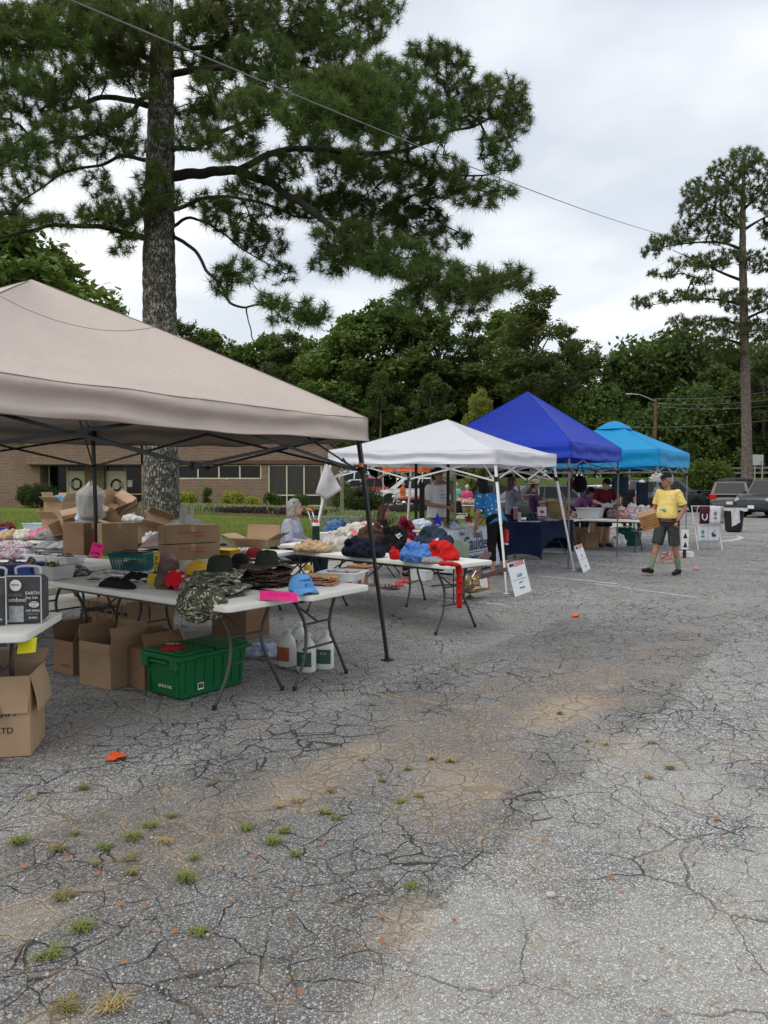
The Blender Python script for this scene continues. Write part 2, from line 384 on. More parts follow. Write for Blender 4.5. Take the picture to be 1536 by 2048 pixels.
def build_asphalt():
    ys = np.concatenate([np.linspace(-6,1.2,8),1.3 * (130 / 1.3) ** np.linspace(0,1,520)])
    ts = np.linspace(-1,1,380)
    Y = np.repeat(ys[:,None],len(ts),1); X = ts[None,:] * (np.maximum(Y,0) * .78 + 3.0) * 1.0
    W = X * UX.x + Y * UX.y; L = X * UY.x + Y * UY.y
    n1 = fbm(X * 1.1,Y * 1.1,3); n2 = fbm(X * 4,Y * 4,9); n3 = fbm(X * .35,Y * .35,21)
    def blob(px,py,rl,rw,p=1.0):
        g = G(px,py); w0,l0 = wl_of(g.x,g.y); d = np.sqrt(((L - l0) / rl) ** 2 + ((W - w0) / rw) ** 2) + (n1 - .5) * 1.5 + (n2 - .5) * .7
        return np.clip(1.25 - d,0,1) * p
    sand = blob(700,1515,.62,.22,1.1) + blob(1110,1425,.5,.20,1.1) + blob(570,1600,.25,.14,.6) + blob(880,1590,.5,.3,.45) + blob(60,1830,.2,.12,.5) + blob(900,1560,.4,.4,.4)
    sand = sand + blob(1230,1500,.4,.25,.4) + blob(820,1850,.2,.12,.8) + blob(1080,1750,.2,.2,.15)
    rust = blob(620,1550,1.1,.42,.7) + blob(1130,1370,.9,.4,.6) + blob(880,1480,1.2,.6,.7) + blob(330,1680,.6,.35,.35) + blob(1350,1330,1.3,.35,.25) + blob(120,1650,.4,.3,.3) + blob(950,1580,.7,.4,.6)
    rust = rust + blob(1300,1300,2.0,.15,.35) + blob(200,1450,.5,.3,.3)
    wob = (n1 - .5) * .35 + (n2 - .5) * .10
    fresh = sst(W + wob,-1.40,-1.30) * (1 - sst(L + (n1 - .5) * 1.2,3.7,4.9)) * (.55 + .5 * n3) * sst(fbm(X * 2,Y * 2,40),.25,.55)
    band = sst(W + wob,-3.35,-3.15) * (1 - sst(W + wob,-1.44,-1.33)) * (1 - sst(L,7.5,9.5))
    tone = np.clip(.86 - .62 * band + (n3 - .5) * .7 + (n1 - .5) * .4 + 0 * (.45 + (n3 - .5) * 1.4 + .35 * sst(L,5,11) + .3 * sst(W,-3.3,-3.0) * 0 + .35 * (1 - sst(W + wob,-3.35,-3.2)) * sst(L,4.2,5)),0,1)
    crk = np.clip(.62 + (fbm(X * .7,Y * .7,60) - .35) * 2.0 + .25 * band,.3,1.2) * (1 - .75 * sst(W + wob,-1.4,-1.3) * (1 - sst(L,2.8,4.2))) * (1 - .45 * (1 - sst(L,1.8,3.4)))
    Z = zlot(Y) + (fbm(X * .9,Y * .9,70) - .5) * .02 * sst(Y,1,3) * (1 - sst(Y,4.2,6.5))
    nr,nc = X.shape; idx = np.arange(nr * nc).reshape(nr,nc)
    F = np.stack([idx[:-1,:-1],idx[:-1,1:],idx[1:,1:],idx[1:,:-1]],-1).reshape(-1,4)
    o = npmesh('parking_lot',np.stack([X,Y,Z],-1).reshape(-1,3),F,ASPH,smooth=True)
    for nm,a in (('sand',sand),('rust',rust),('fresh',fresh),('tone',tone),('crk',crk)):
        at = o.data.attributes.new(nm,'FLOAT','POINT'); at.data.foreach_set('value',np.clip(a,0,1.2).astype(np.float32).ravel())
    return tag(o,kind='structure')
build_asphalt()

def grass_mat(name,a,b,c,sc=1.0):
    t = NT(name); f = t.rng(t.noise(.35 * sc,5,.65),.3,.7); base = t.mix(f,a,b); base = t.mix(t.rng(t.noise(2.2 * sc,5,.7),.48,.72),base,c)
    base = t.mix(t.rng(t.noise(60,3),.3,.7,0,.4),base,(.02,.03,.01)); t.col(base); t.b.inputs['Roughness'].default_value = .95; t.b.inputs['Specular IOR Level'].default_value = .1
    t.bump(t.noise(45,4,.7),.8,.04); return t.m
LAWN = grass_mat('lawn_turf',(.085,.135,.022),(.15,.20,.032),(.17,.15,.055))
BERM = grass_mat('rough_turf',(.05,.085,.02),(.10,.14,.03),(.13,.13,.05),.3)
EARTH = mat('bare_earth',(.12,.085,.055),.95,.25,3,.6,20)
MULCH = mat('pine_straw_mulch',(.11,.065,.04),.95,.35,8,.9,40,bd=.03)
CONC = mat('kerb_concrete',(.40,.385,.34),.9,.14,4,.35,90,c2=(.27,.26,.225))
WHITEPAINT = mat('worn_road_paint',(.56,.56,.55),.9,.2,9,0,c2=(.24,.24,.235))

def sheet(name,poly_fn,nu,nv,m,kind='structure',sm=True):
    mb = MB(); mb.grid(poly_fn,nu,nv); o = mb.build(name,m,smooth=sm)
    return tag(o,kind=kind)
# a wide sheet under everything, out to the horizon
sheet('ground',lambda u,v: ((u - .5) * 1400,-60 + v * 900,-.35),2,2,EARTH)

# lawn: everything left of the kerb, up to the building and the planting bed
def wl_pt(w,l): return UX * w + UY * l
def zlawn(w,l):
    q = wl_pt(w,l); a = min(max((KERB_W - w) / 10,0),1); return .135 + .09 * a + float(zlot(q.y)) * .6 + .05 * noise.noise(Vector((q.x * .15,q.y * .15,3))) * a
L_END = 40.0
sheet('lawn',lambda u,v: tuple(wl_pt(KERB_W - .16 - 62 * u ** 1.6,-14 + (L_END + 14) * v)[:2]) + (zlawn(KERB_W - .16 - 62 * u ** 1.6,-14 + (L_END + 14) * v),),60,70,LAWN)
# kerb: individual cast lengths
mb0 = MB(); mb0.box((0,0,0),(.155,2.97,.30),bev=.02)
kerb0 = None
for i,l in enumerate(np.arange(-13,L_END,3.0)):
    c = wl_pt(KERB_W - .085,l + 1.5)
    if kerb0 is None: kerb0 = mb0.build('kerb',CONC,smooth='auto'); o = kerb0
    else: o = kerb0.copy(); COL.objects.link(o)
    o.location = (c.x,c.y,-.012 + float(zlot(c.y))); o.rotation_euler = (0,0,RZ); tag(o,kind='structure')
# kerb return closing the lawn's far end
mb = MB(); a = wl_pt(KERB_W,L_END); b = wl_pt(KERB_W - 60,L_END)
mb.box(((a.x + b.x) / 2,(a.y + b.y) / 2,.12),(60,.16,.5),RZ,.02); tag(mb.build('kerb',CONC,smooth='auto'),kind='structure')
# concrete gutter/walk in front of the kerb
sheet('gutter',lambda u,v: tuple(wl_pt(KERB_W + u * 1.15,-13 + 49 * v)[:2]) + (.0165 + float(zlot(wl_pt(KERB_W,-13 + 49 * v).y)) + .004,),4,60,CONC)

# berm beyond the lot with the fence on its crest
def zberm(x,y):
    s = 51 + 30 * float(sst(np.array(-x),-14,6)); h = 1.95 * float(sst(np.array(float(y)),s,s + 10)); return .18 + h + .12 * noise.noise(Vector((x * .12,y * .12,0)))
sheet('berm',lambda u,v: ((u - .5) * 260,49.5 + (v ** 1.5) * 140,zberm((u - .5) * 260,49.5 + (v ** 1.5) * 140) - (.6 if v == 0 else 0)),120,60,BERM)

# painted bay lines and marks, thin sheets on the asphalt
def stripe(a,b,wd=.10,m=WHITEPAINT,name='bay_line',z=.004):
    a = Vector(a); b = Vector(b); d = (b - a); d.z = 0; n = Vector((-d.y,d.x,0)).normalized() * wd / 2; k = max(int(d.length / .25),2); mb = MB()
    mb.grid(lambda u,v: tuple((a + d * u + n * (2 * v - 1) * (1 + .35 * rnoise((u * k * .9,v,a.x),1)))[:2]) + (z + float(zlot(a.y + d.y * u)),),k,2)
    return tag(mb.build(name,m),kind='structure')
for (x0,y0,x1,y1,wd) in ((1085,1153,1235,1168,.10),(1190,1168,1400,1196,.07),(1010,1151,1060,1155,.09),(1420,1075,1483,1073,.12),
                             (1180,1127,1300,1137,.08),(1360,1138,1398,1140,.09),(770,1190,1010,1210,.06),(1420,1067,1470,1066,.10),(1330,1110,1400,1112,.06),(1370,1083,1470,1085,.08)):
    stripe(G(x0,y0),G(x1,y1),wd)
arc = [G(1400 + 82 * cos(a) ,1075 - 9 * sin(a) ) for a in np.linspace(-1.3,1.5,12)]
mb = MB(); mb.grid(lambda u,v: (arc[round(u * 11)].x,arc[round(u * 11)].y + (v - .5) * .35,.0045),12,2); tag(mb.build('painted_arc',WHITEPAINT),kind='structure')
# orange survey marks
ORP = mat('orange_marker',(.85,.10,.02),.7,.1,30,.2,90)
def flat_scrap(name,pts,label,cat,m,z=.016,th=.002):
    g = [G(x,y) for x,y in pts]; c = sum(g,Vector()) / len(g); mb = MB(); n = len(g)
    zz = [z + .006 * random.random() for _ in g]
    mb.add([(p.x,p.y,zz[i]) for i,p in enumerate(g)] + [(p.x,p.y,zz[i] - th) for i,p in enumerate(g)],
           [tuple(range(n)),tuple(range(2 * n - 1,n - 1,-1))] + [(i,n + i,n + (i + 1) % n,(i + 1) % n) for i in range(n)])
    o = mb.build(name,m); return tag(o,label,cat)
flat_scrap('paper_scrap',[(207,1524),(222,1519),(218,1513),(228,1508),(240,1512),(252,1513),(250,1519),(236,1522),(228,1526)],'torn bright orange paper scrap lying on the asphalt near the lower left','paper scrap',ORP)
flat_scrap('paper_scrap',[(1143,1232),(1150,1229),(1159,1231),(1155,1235),(1147,1235)],'small orange marker scrap out on the open asphalt, right of the folding tables','paper scrap',ORP)
flat_scrap('road_mark',[(1386,1136),(1396,1135),(1399,1139),(1390,1141)],'small pinkish spray mark on the asphalt right of the man in yellow','paint mark',mat('pink_spray',(.6,.25,.2),.8))

# weeds, dead grass, needles, leaves, pebbles on the near asphalt
def blade_tuft(mbv,mbf,c,n,ln,wd,rs,up=.6):
    for _ in range(n):
        a = rs.uniform(0,2 * pi); d = Vector((cos(a),sin(a),0)); L = ln * rs.uniform(.35,1.25); b = c + Vector((rs.uniform(-1,1),rs.uniform(-1,1),0)) * ln * .35
        s = Vector((-d.y,d.x,0)) * wd * rs.uniform(.6,1.2); h = L * rs.uniform(.25,up)
        p1 = b + d * L * .5 + Vector((0,0,h)); p2 = b + d * L + Vector((0,0,h * rs.uniform(.25,1.1))); k = len(mbv)
        mbv += [b - s,b + s,p1 + s * .8,p1 - s * .8,p2]; mbf += [(k,k + 1,k + 2,k + 3)]; mbf += [(k + 3,k + 2,k + 4)]
WG = [fabric('weed_green',(.11,.17,.035),(.20,.21,.07),fold=0),fabric('dead_grass',(.42,.33,.16),(.30,.22,.10),fold=0),fabric('olive_weed',(.15,.15,.05),(.24,.19,.08),fold=0)]
rs = random.Random(4)
weeds = [(165,1578,1.1,2),(35,1687,1.3,0),(265,1678,1.2,0),(300,1655,.9,0),(150,1670,.5,0),(118,1700,.8,2),(210,1697,.7,0),(340,1635,.6,2),(372,1760,1.5,0),(388,1718,.5,0),
         (260,1720,.7,2),(262,1748,.6,2),(130,1797,1.2,2),(165,1860,1.4,0),(100,1915,1.2,0),(398,1870,.8,0),(225,2018,1.35,1),(135,2020,1.2,2),(545,1688,1.2,0),(568,1665,.8,0),
         (492,1660,.9,0),(592,1712,.6,0),(420,1570,.4,2),(650,1628,.6,0),(670,1640,.6,2),(598,1605,1.0,1),(560,1615,.6,1),(660,1585,.5,2),(800,1607,.6,0),(838,1595,.5,2),
         (815,1540,.3,0),(900,1522,.8,1),(862,1518,.6,1),(823,1778,.6,0),(1340,1538,.5,0),(1300,1555,.5,1),(1305,1486,.3,2),(1210,1488,.4,1),(1120,1428,.5,2),(1175,1482,.3,1),
         (575,1443,.3,2),(785,1232,.8,1),(850,1218,.4,1),(800,1237,.9,1),(870,1203,.5,1),(60,1600,.4,1),(330,1685,.6,1),(190,1730,.4,2),(725,1520,.4,1),(765,1563,.5,2)]
names = {0: ('weed_tuft','green weed tuft','weeds growing in the asphalt cracks'),1: ('dry_grass_tuft','straw-coloured dry grass tuft','dry grass tufts in the asphalt cracks'),2: ('weed_tuft','low olive weed tuft','olive weeds in the asphalt cracks')}
wl_labels = {}
for i,(px,py,s,k) in enumerate(weeds):
    g = G(px,py); V = []; Fc = []
    blade_tuft(V,Fc,Vector((0,0,.001)),int(54 * s + 14),.055 * s ** .5 * (1.5 if k == 1 and s > 1.5 else 1),.0022 if g.y < 4 else .0035,rs,.42 if k != 2 else .30)
    mb = MB(); mb.v = [tuple(v) for v in V]; mb.f = Fc; mb.mi = [0] * len(Fc); o = mb.build(names[k][0],WG[k]); o.location = (g.x,g.y,.004)
    big = 'large' if s > 1.15 else ('small' if s < .7 else 'middling'); side = 'far left' if px < 180 else 'left' if px < 480 else 'centre' if px < 900 else 'right'; dep = 'bottom' if py > 1850 else 'near' if py > 1650 else 'middle' if py > 1480 else 'distant'
    lab = '%s %s at %s on the %s asphalt' % (big,names[k][1],side,dep)
    wl_labels.setdefault(lab,[]).append((px,o)); tag(o,lab,'weed',names[k][2])
for lab,lst in wl_labels.items():
    lst.sort(key=lambda q: q[0])
    if len(lst) > 1:
        for j,(px,o) in enumerate(lst): o['label'] = lab + ', ' + ('leftmost','second from left','third from left','fourth from left','fifth from left','sixth from left')[min(j,5)]
def scatter(name,n,fn,m,kind='stuff'):
    V = []; Fc = []
    for _ in range(n): fn(V,Fc)
    mb = MB(); mb.v = [tuple(v) for v in V]; mb.f = Fc; mb.mi = [0] * len(Fc); return tag(mb.build(name,m),kind=kind)
def gpt(lo=1180,hi=2048,bias=1.0):
    py = lo + (hi - lo) * rs.random() ** bias; return G(rs.uniform(-60,1600),py)
def needle(V,Fc):
    for _ in range(20):
        g = gpt(1380,2048,.8); w,l = wl_of(g.x,g.y)
        if rnoise((g.x * 1.4,g.y * 1.4,0)) + (.35 if g.x < .2 else 0) > .12: break
    a = rs.uniform(0,pi); L = rs.uniform(.05,.11); d = Vector((cos(a),sin(a),0)) * L; s = Vector((-sin(a),cos(a),0)) * .0011; k = len(V); z = Vector((0,0,.014 + rs.random() * .006))
    V += [g - s + z,g + s + z,g + d + s + z,g + d - s + z]; Fc.append((k,k + 1,k + 2,k + 3))
scatter('pine_needles',420,needle,mat('fallen_needles',(.30,.18,.09),.8,.3,40,0))
def pebble(V,Fc):
    g = gpt(1250,2048,.9); r = rs.uniform(.0025,.006) * (1.7 if rs.random() < .06 else 1); k = len(V); a0 = rs.random() * 6
    for j in range(6): a = a0 + j * pi / 3; V.append(g + Vector((cos(a) * r * rs.uniform(.7,1.2),sin(a) * r * rs.uniform(.7,1.2),.004)))
    for j in range(6): V.append(V[k + j] * 1.0 + Vector((0,0,r * .7)) + (g - V[k + j]) * .35)
    Fc.append(tuple(k + 6 + j for j in range(6)))
    for j in range(6): Fc.append((k + j,k + (j + 1) % 6,k + 6 + (j + 1) % 6,k + 6 + j))
scatter('pebbles',1300,pebble,mat('pebble_stone',(.50,.48,.44),.85,.3,25,.3,80,c2=(.33,.28,.22)))
def leaf(V,Fc):
    g = gpt(1350,2048,.8); a = rs.uniform(0,2 * pi); L = rs.uniform(.012,.03); d = Vector((cos(a),sin(a),0)) * L; s = Vector((-sin(a),cos(a),0)) * L * .35; k = len(V); z = Vector((0,0,.013))
    V += [g + z,g + d * .5 + s + z * 1.6,g + d + z * 1.3,g + d * .5 - s + z]; Fc += [(k,k + 1,k + 2),(k,k + 2,k + 3)]
scatter('fallen_leaves',70,leaf,mat('dead_leaf',(.33,.09,.04),.8,.3,30,0,c2=(.25,.14,.06)))
mb = MB(); g = G(1102,1795); mb.ell((g.x,g.y,.012),(.022,.015,.012),8,5); tag(mb.build('loose_stone',mat('pale_stone',(.5,.49,.46),.8,.2,60,.4,150),smooth=True),'single pale loose stone on the open asphalt in the lower right','stone')
# grass blades on the lawn, thickest near the kerb
def lawn_blades():
    rs2 = np.random.RandomState(5); n = 90000; w = KERB_W - .2 - 26 * rs2.rand(n) ** 1.7; l = -2 + 36 * rs2.rand(n)
    x = UX.x * w + UY.x * l; y = UX.y * w + UY.y * l; ok = (y > 8) & (y < 46) & (np.abs(x) < y * .62 + 1); x = x[ok]; y = y[ok]; w = w[ok]; l = l[ok]; n = len(x)
    z = np.array([zlawn(a,b) for a,b in zip(w,l)]) - .005; a = rs2.rand(n) * 2 * pi; h = (.03 + .035 * rs2.rand(n)) * (1 + (y - 10) * .02); wd = .004 + .00022 * y
    c = np.stack([x,y,z],1); s = np.stack([np.cos(a),np.sin(a),0 * a],1) * wd[:,None]; tip = c + np.stack([rs2.randn(n) * .02,rs2.randn(n) * .02,h],1)
    V = np.stack([c - s,c + s,tip],1).reshape(-1,3); Fc = np.arange(3 * n).reshape(-1,3); tag(npmesh('lawn_grass',V,Fc,fabric('grass_blade',(.14,.20,.03),(.21,.24,.06),fold=0)),kind='stuff')
lawn_blades()
# ================================================================== building
YB = 46.7
def brick_mat():
    t = NT('brown_brick'); sp = t.node('ShaderNodeSeparateXYZ'); t.l.new(t.tc.outputs['Object'],sp.inputs[0])
    cx = t.node('ShaderNodeCombineXYZ'); t.l.new(t.math('ADD',sp.outputs[0],sp.outputs[1]),cx.inputs[0]); t.l.new(sp.outputs[2],cx.inputs[1])
    b = t.node('ShaderNodeTexBrick',Scale=1.0); t.l.new(cx.outputs[0],b.inputs['Vector']); b.inputs['Brick Width'].default_value = .25; b.inputs['Row Height'].default_value = .088
    b.inputs['Mortar Size'].default_value = .010; b.inputs['Mortar Smooth'].default_value = .2; b.inputs['Bias'].default_value = 0
    b.inputs['Color1'].default_value = (.215,.125,.075,1); b.inputs['Color2'].default_value = (.135,.078,.047,1); b.inputs['Mortar'].default_value = (.33,.28,.22,1)
    c = t.mix(t.rng(t.noise(.9,4),.3,.7,0,.3),b.outputs['Color'],(.12,.08,.06)); t.col(c); t.b.inputs['Roughness'].default_value = .9
    t.bump(t.math('SUBTRACT',1.0,b.outputs['Fac']),.5,.01); return t.m
BRICK = brick_mat()
CREAM = mat('cream_paint',(.62,.57,.43),.5,.05,4,.05); DARKGLASS = mat('dark_window_glass',(.008,.009,.009),.08,.1,3,0,spec=.22)
CURT = mat('brown_curtain',(.13,.10,.075),.9,.2,4,.2,40); SOFF = mat('soffit',(.10,.08,.06),.9)
def bx(px,py,Y=YB): return P(px,py,Y)
bld = thing('brick_building','long low brown brick building with cream doors and windows behind the lawn','building',(-12,YB,0))
def rel(v,o): return Vector(v) - o.location
zb0 = .0; ztop = bx(300,884).z; zsof = bx(300,929).z; XR = bx(655,900).x; XL = bx(-420,900).x; X0 = bx(62,900).x
def wallbox(mb,x0,x1,z0,z1,y0=0.0,y1=.32): mb.box(((x0 + x1) / 2 + 12,(y0 + y1) / 2,(z0 + z1) / 2),(x1 - x0,y1 - y0,z1 - z0))
def X(px): return bx(px,960).x
def Z(py): return bx(400,py).z
# left block with a flush wall
mb = MB(); wallbox(mb,XL,X(80),zb0,Z(880),.0,.32); mb.build('wall',BRICK,bld)
# overhanging brick band over the entrance and along the front
mb = MB(); wallbox(mb,X(60),X(292),zsof,ztop - .02,-.55,.30); mb.box(((X(60) + X(80)) / 2 + 12,-.27,(zsof + ztop) / 2),(.05,.5,ztop - zsof - .06)); mb.build('brick_band',BRICK,bld)
# right part with openings
mb = MB()
wallbox(mb,X(288),XR,Z(928.5),ztop - .02,-.55,-.2)
wallbox(mb,X(288),X(356),0,Z(929),-.50,-.22)
wallbox(mb,X(356),X(526),0,Z(959),-.50,-.22); wallbox(mb,X(526),X(538),0,Z(929),-.50,-.22)
wallbox(mb,X(646),XR,0,Z(929),-.50,-.22); wallbox(mb,X(538),X(646),0,Z(1013),-.50,-.22)
mb.box((XR + 12 - .15,6,ztop / 2),(.3,12,ztop - .06)); mb.build('wall',BRICK,bld)
# soldier course above the strip windows
SB = mat('soldier_brick',(.16,.095,.06),.9,.25,14,.3)
so0 = None
for i,xx in enumerate(np.arange(X(292),XR - .1,.115)):
    if so0 is None: m_ = MB(); m_.box((0,0,0),(.098,.03,.21)); so0 = m_.build('brick',SB,bld); q = so0
    else: q = so0.copy(); COL.objects.link(q); q.parent = bld
    q.location = (xx + .06 + 12,-.558,Z(928.5) + .11)
# roof slab, fascia
mb = MB(); wallbox(mb,XL,XR + .1,ztop,ztop + .12,-.2,14); mb.build('roof',SOFF,bld)
mb = MB(); wallbox(mb,X(60) - .05,XR + .12,ztop - .03,ztop + .13,-.64,-.56); mb.build('fascia',CREAM,bld)
mb = MB(); wallbox(mb,X(60),XR,zsof - .06,zsof - .02,-.5,1.6); mb.build('soffit',SOFF,bld)
# recessed entrance wall
yd = 1.3
mb = MB(); wallbox(mb,X(158),X(197),0,zsof,.9,1.5); mb.build('pillar',BRICK,bld)
mb = MB(); wallbox(mb,X(66),X(76),0,zsof,.33,1.9); mb.build('pillar',BRICK,bld)
mb = MB(); wallbox(mb,X(70),X(300),zsof - .05,zsof + .3,1.5,1.7); wallbox(mb,X(70),X(300),0,.19,.3,1.7); mb.build('threshold',CONC,bld)
def window(x0,x1,z0,z1,y,cols,rows,glass,fw=.07,par=None,frame=CREAM):
    """frame with separate panes; cols and rows are lists of fractions"""
    m1 = MB(); d = .09
    for a in [0] + cols + [1]: xx = x0 + (x1 - x0) * a; m1.box((xx + 12,y,(z0 + z1) / 2),(fw,d,z1 - z0 + fw * .9))
    for b in [0] + rows + [1]: zz = z0 + (z1 - z0) * b; m1.box(((x0 + x1) / 2 + 12,y + .004,zz),(x1 - x0 - .002,d + .012,fw))
    w = m1.build('window',frame,bld if par is None else par); cc = [0] + cols + [1]; rr = [0] + rows + [1]
    for i in range(len(cc) - 1):
        for j in range(len(rr) - 1):
            m2 = MB(); a0,a1 = x0 + (x1 - x0) * cc[i],x0 + (x1 - x0) * cc[i + 1]; b0,b1 = z0 + (z1 - z0) * rr[j],z0 + (z1 - z0) * rr[j + 1]
            m2.box(((a0 + a1) / 2 + 12,y + .02,(b0 + b1) / 2),(a1 - a0 - fw,.012,b1 - b0 - fw)); m2.build('pane',glass,w)
    return w
window(X(358),X(524),Z(957),Z(931),-.40,[.25,.5,.75],[],DARKGLASS,.075)
cg = glassy('curtain_glass',(.05,.05,.05),.05,.35)
wr = window(X(540),X(644),Z(1011),Z(931),-.42,[.34,.67],[.26],cg,.075)
mb = MB(); mb.grid(lambda u,v: (X(541) + (X(643) - X(541)) * u + 12,-.25 + .03 * sin(u * 120) + .02 * sin(u * 47),Z(1011) + (Z(931) - Z(1011)) * v),260,2); mb.build('curtain',CURT,bld,smooth=True)
window(X(80),X(117),Z(1014),Z(930),yd,[],[],DARKGLASS); window(X(238),X(292),Z(1014),Z(930),yd,[.98],[.30],DARKGLASS)
DOORM = mat('cream_door',(.66,.60,.46),.45,.04,3,.03); METAL = mat('brushed_metal',(.5,.5,.5),.3,.1,20,.05,metal=.9)
BLK = mat('matt_black',(.018,.018,.019),.55,.1,20,.08)
NOTE = mat('paper_white',(.7,.7,.67),.8,.05,10,.05)
for a,b in ((118,157),(197,237)):
    window(X(a),X(b),Z(942),Z(930),yd,[],[],DARKGLASS,.06)
    for xx in (X(a),X(b)): m1 = MB(); m1.box((xx + 12,yd,(.19 + Z(942)) / 2),(.07,.1,Z(942) - .19)); m1.build('door_jamb',CREAM,bld)
    m1 = MB(); m1.box(((X(a) + X(b)) / 2 + 12,yd + .02,(.2 + Z(943)) / 2),(X(b) - X(a) - .08,.045,Z(943) - .2),bev=.008); dr = m1.build('door',DOORM,bld)
    m1 = MB(); xx = X(b) - .16; m1.tube([(xx + 12,yd - .03,1.0),(xx + 12,yd - .09,1.02),(xx + 12,yd - .09,1.42),(xx + 12,yd - .03,1.44)],.018); m1.build('handle',METAL,dr)
m1 = MB(); m1.box((X(246) + 12,yd - .03,Z(967)),(.3,.006,.42)); m1.build('notice',NOTE,bld)
TWIG = mat('grapevine',(.06,.035,.022),.9,.3,40,.8,80)
for a,bz,lab in ((136,968,'dark grapevine wreath with pale bow on the left cream door'),(218,970,'dark grapevine wreath with pale bow on the right cream door, nearer the pine trunk')):
    t = thing('door_wreath',lab,'wreath',(X(a),YB + yd - .05,Z(bz)),0,'wreaths on the doors'); m1 = MB()
    for k in range(9):
        ph = k * 1.3; m1.tube([((.30 + .05 * sin(3 * q + ph)) * cos(q),.03 * sin(5 * q + ph),(.33 + .05 * sin(4 * q + ph * 2)) * sin(q)) for q in np.linspace(0,2 * pi,30)],.016,5)
    m1.build('vine_ring',TWIG,t); m1 = MB()
    for k in range(7): q = k * .9; m1.ell(((-1 if a < 150 else 1) * .3 + .08 * cos(q),-.05,.02 + .09 * sin(q)),(.07,.03,.05),7,5)
    m1.build('bow',mat('bow_cloth',(.45,.42,.36),.9),t)
# ================================================================== foliage tools
def vn3(p,seed=0):
    T = np.random.RandomState(seed).rand(32,32,32); i = np.floor(p).astype(int); f = p - i; f = f * f * (3 - 2 * f); r = 0
    for dx in (0,1):
        for dy in (0,1):
            for dz in (0,1):
                w = (f[:,0] if dx else 1 - f[:,0]) * (f[:,1] if dy else 1 - f[:,1]) * (f[:,2] if dz else 1 - f[:,2])
                r = r + w * T[(i[:,0] + dx) % 32,(i[:,1] + dy) % 32,(i[:,2] + dz) % 32]
    return r
def leafmat(name,a,b,c=None,rnd=.5):
    """real leaf colours; each tree (object) and each spray (tv attribute) differs a little"""
    if name in MATS: return MATS[name]
    t = NT(name); at = t.node('ShaderNodeAttribute'); at.attribute_name = 'tv'; oi = t.node('ShaderNodeObjectInfo')
    base = t.mix(at.outputs['Fac'],a,b)
    if c is not None: base = t.mix(t.math('MULTIPLY',t.rng(t.noise(.5,3),.45,.7),rnd),base,c)
    base = t.mix(t.math('MULTIPLY',oi.outputs['Random'],.45),base,t.mix(.5,base,(.03,.045,.02)))
    t.col(base); t.b.inputs['Roughness'].default_value = .6; t.b.inputs['Specular IOR Level'].default_value = .25
    tr = t.node('ShaderNodeBsdfTranslucent'); t.l.new(t.mix(.4,base,(.16,.22,.03)),tr.inputs['Color']); mx = t.node('ShaderNodeMixShader'); mx.inputs[0].default_value = .34
    t.l.new(t.b.outputs[0],mx.inputs[1]); t.l.new(tr.outputs[0],mx.inputs[2]); t.l.new(mx.outputs[0],t.out.inputs[0]); MATS[name] = t.m; return t.m
def set_tv(o,tv,per):
    at = o.data.attributes.new('tv','FLOAT','POINT'); at.data.foreach_set('value',np.repeat(np.clip(tv,0,1),per).astype(np.float32))
def leaf_cloud(name,blobs,dens,size,m,seed,parent=None,cull=.42,freq=1.0,shell=.5,flat=.35,aspect=.55):
    """many leaf-sized faces clustered on the outside of overlapping clumps; blobs = (centre, radii)"""
    rs = np.random.RandomState(seed); C = []; T = []
    for bi,(c,r) in enumerate(blobs):
        r = np.array(r,float); area = (r[0] * r[1] + r[1] * r[2] + r[0] * r[2]) / 3 * 12.6; n = int(area * dens)
        d = rs.randn(n,3); d /= np.linalg.norm(d,axis=1)[:,None]; q = (shell + (1 - shell) * rs.rand(n) ** .6) * (1 + .10 * rs.randn(n))
        p = np.array(c) + d * r * q[:,None]; k = vn3(p * freq + seed * .37,seed % 7) > cull; C.append(p[k]); T.append(np.clip(.35 + .45 * rs.rand() + .3 * rs.rand(k.sum()) - .25,0,1))
    C = np.concatenate(C); T = np.concatenate(T); n = len(C); nrm = rs.randn(n,3) * .9; nrm[:,2] = np.abs(nrm[:,2]) + flat; nrm /= np.linalg.norm(nrm,axis=1)[:,None]
    a = np.cross(nrm,rs.randn(n,3)); a /= np.linalg.norm(a,axis=1)[:,None] + 1e-9; b = np.cross(nrm,a); s = (size * (.6 + .8 * rs.rand(n)))[:,None]
    V = np.stack([C - a * s,C - b * s * aspect + nrm * s * .12,C + a * s,C + b * s * aspect + nrm * s * .12],1).reshape(-1,3); F = np.arange(4 * n).reshape(-1,4)
    o = npmesh(name,V,F,m,parent); set_tv(o,T,4); return o
def twigs_mesh(name,A,B,ra,rb,m,parent=None,n=3):
    A = np.asarray(A); B = np.asarray(B); t = B - A; L = np.linalg.norm(t,axis=1)[:,None] + 1e-9; t = t / L
    up = np.tile(np.array([[.12,.2,1.0]]),(len(A),1)); a = np.cross(t,up); a /= np.linalg.norm(a,axis=1)[:,None] + 1e-9; b = np.cross(t,a); V = []
    for base,r in ((A,ra),(B,rb)):
        for k in range(n): q = 2 * pi * k / n; V.append(base + (a * cos(q) + b * sin(q)) * np.asarray(r)[:,None])
    V = np.stack(V,1).reshape(-1,3); i = np.arange(len(A))[:,None] * 2 * n; F = np.concatenate([i + np.array([[k,(k + 1) % n,n + (k + 1) % n,n + k]]) for k in range(n)],0)
    return npmesh(name,V,F,m,parent,smooth=True)
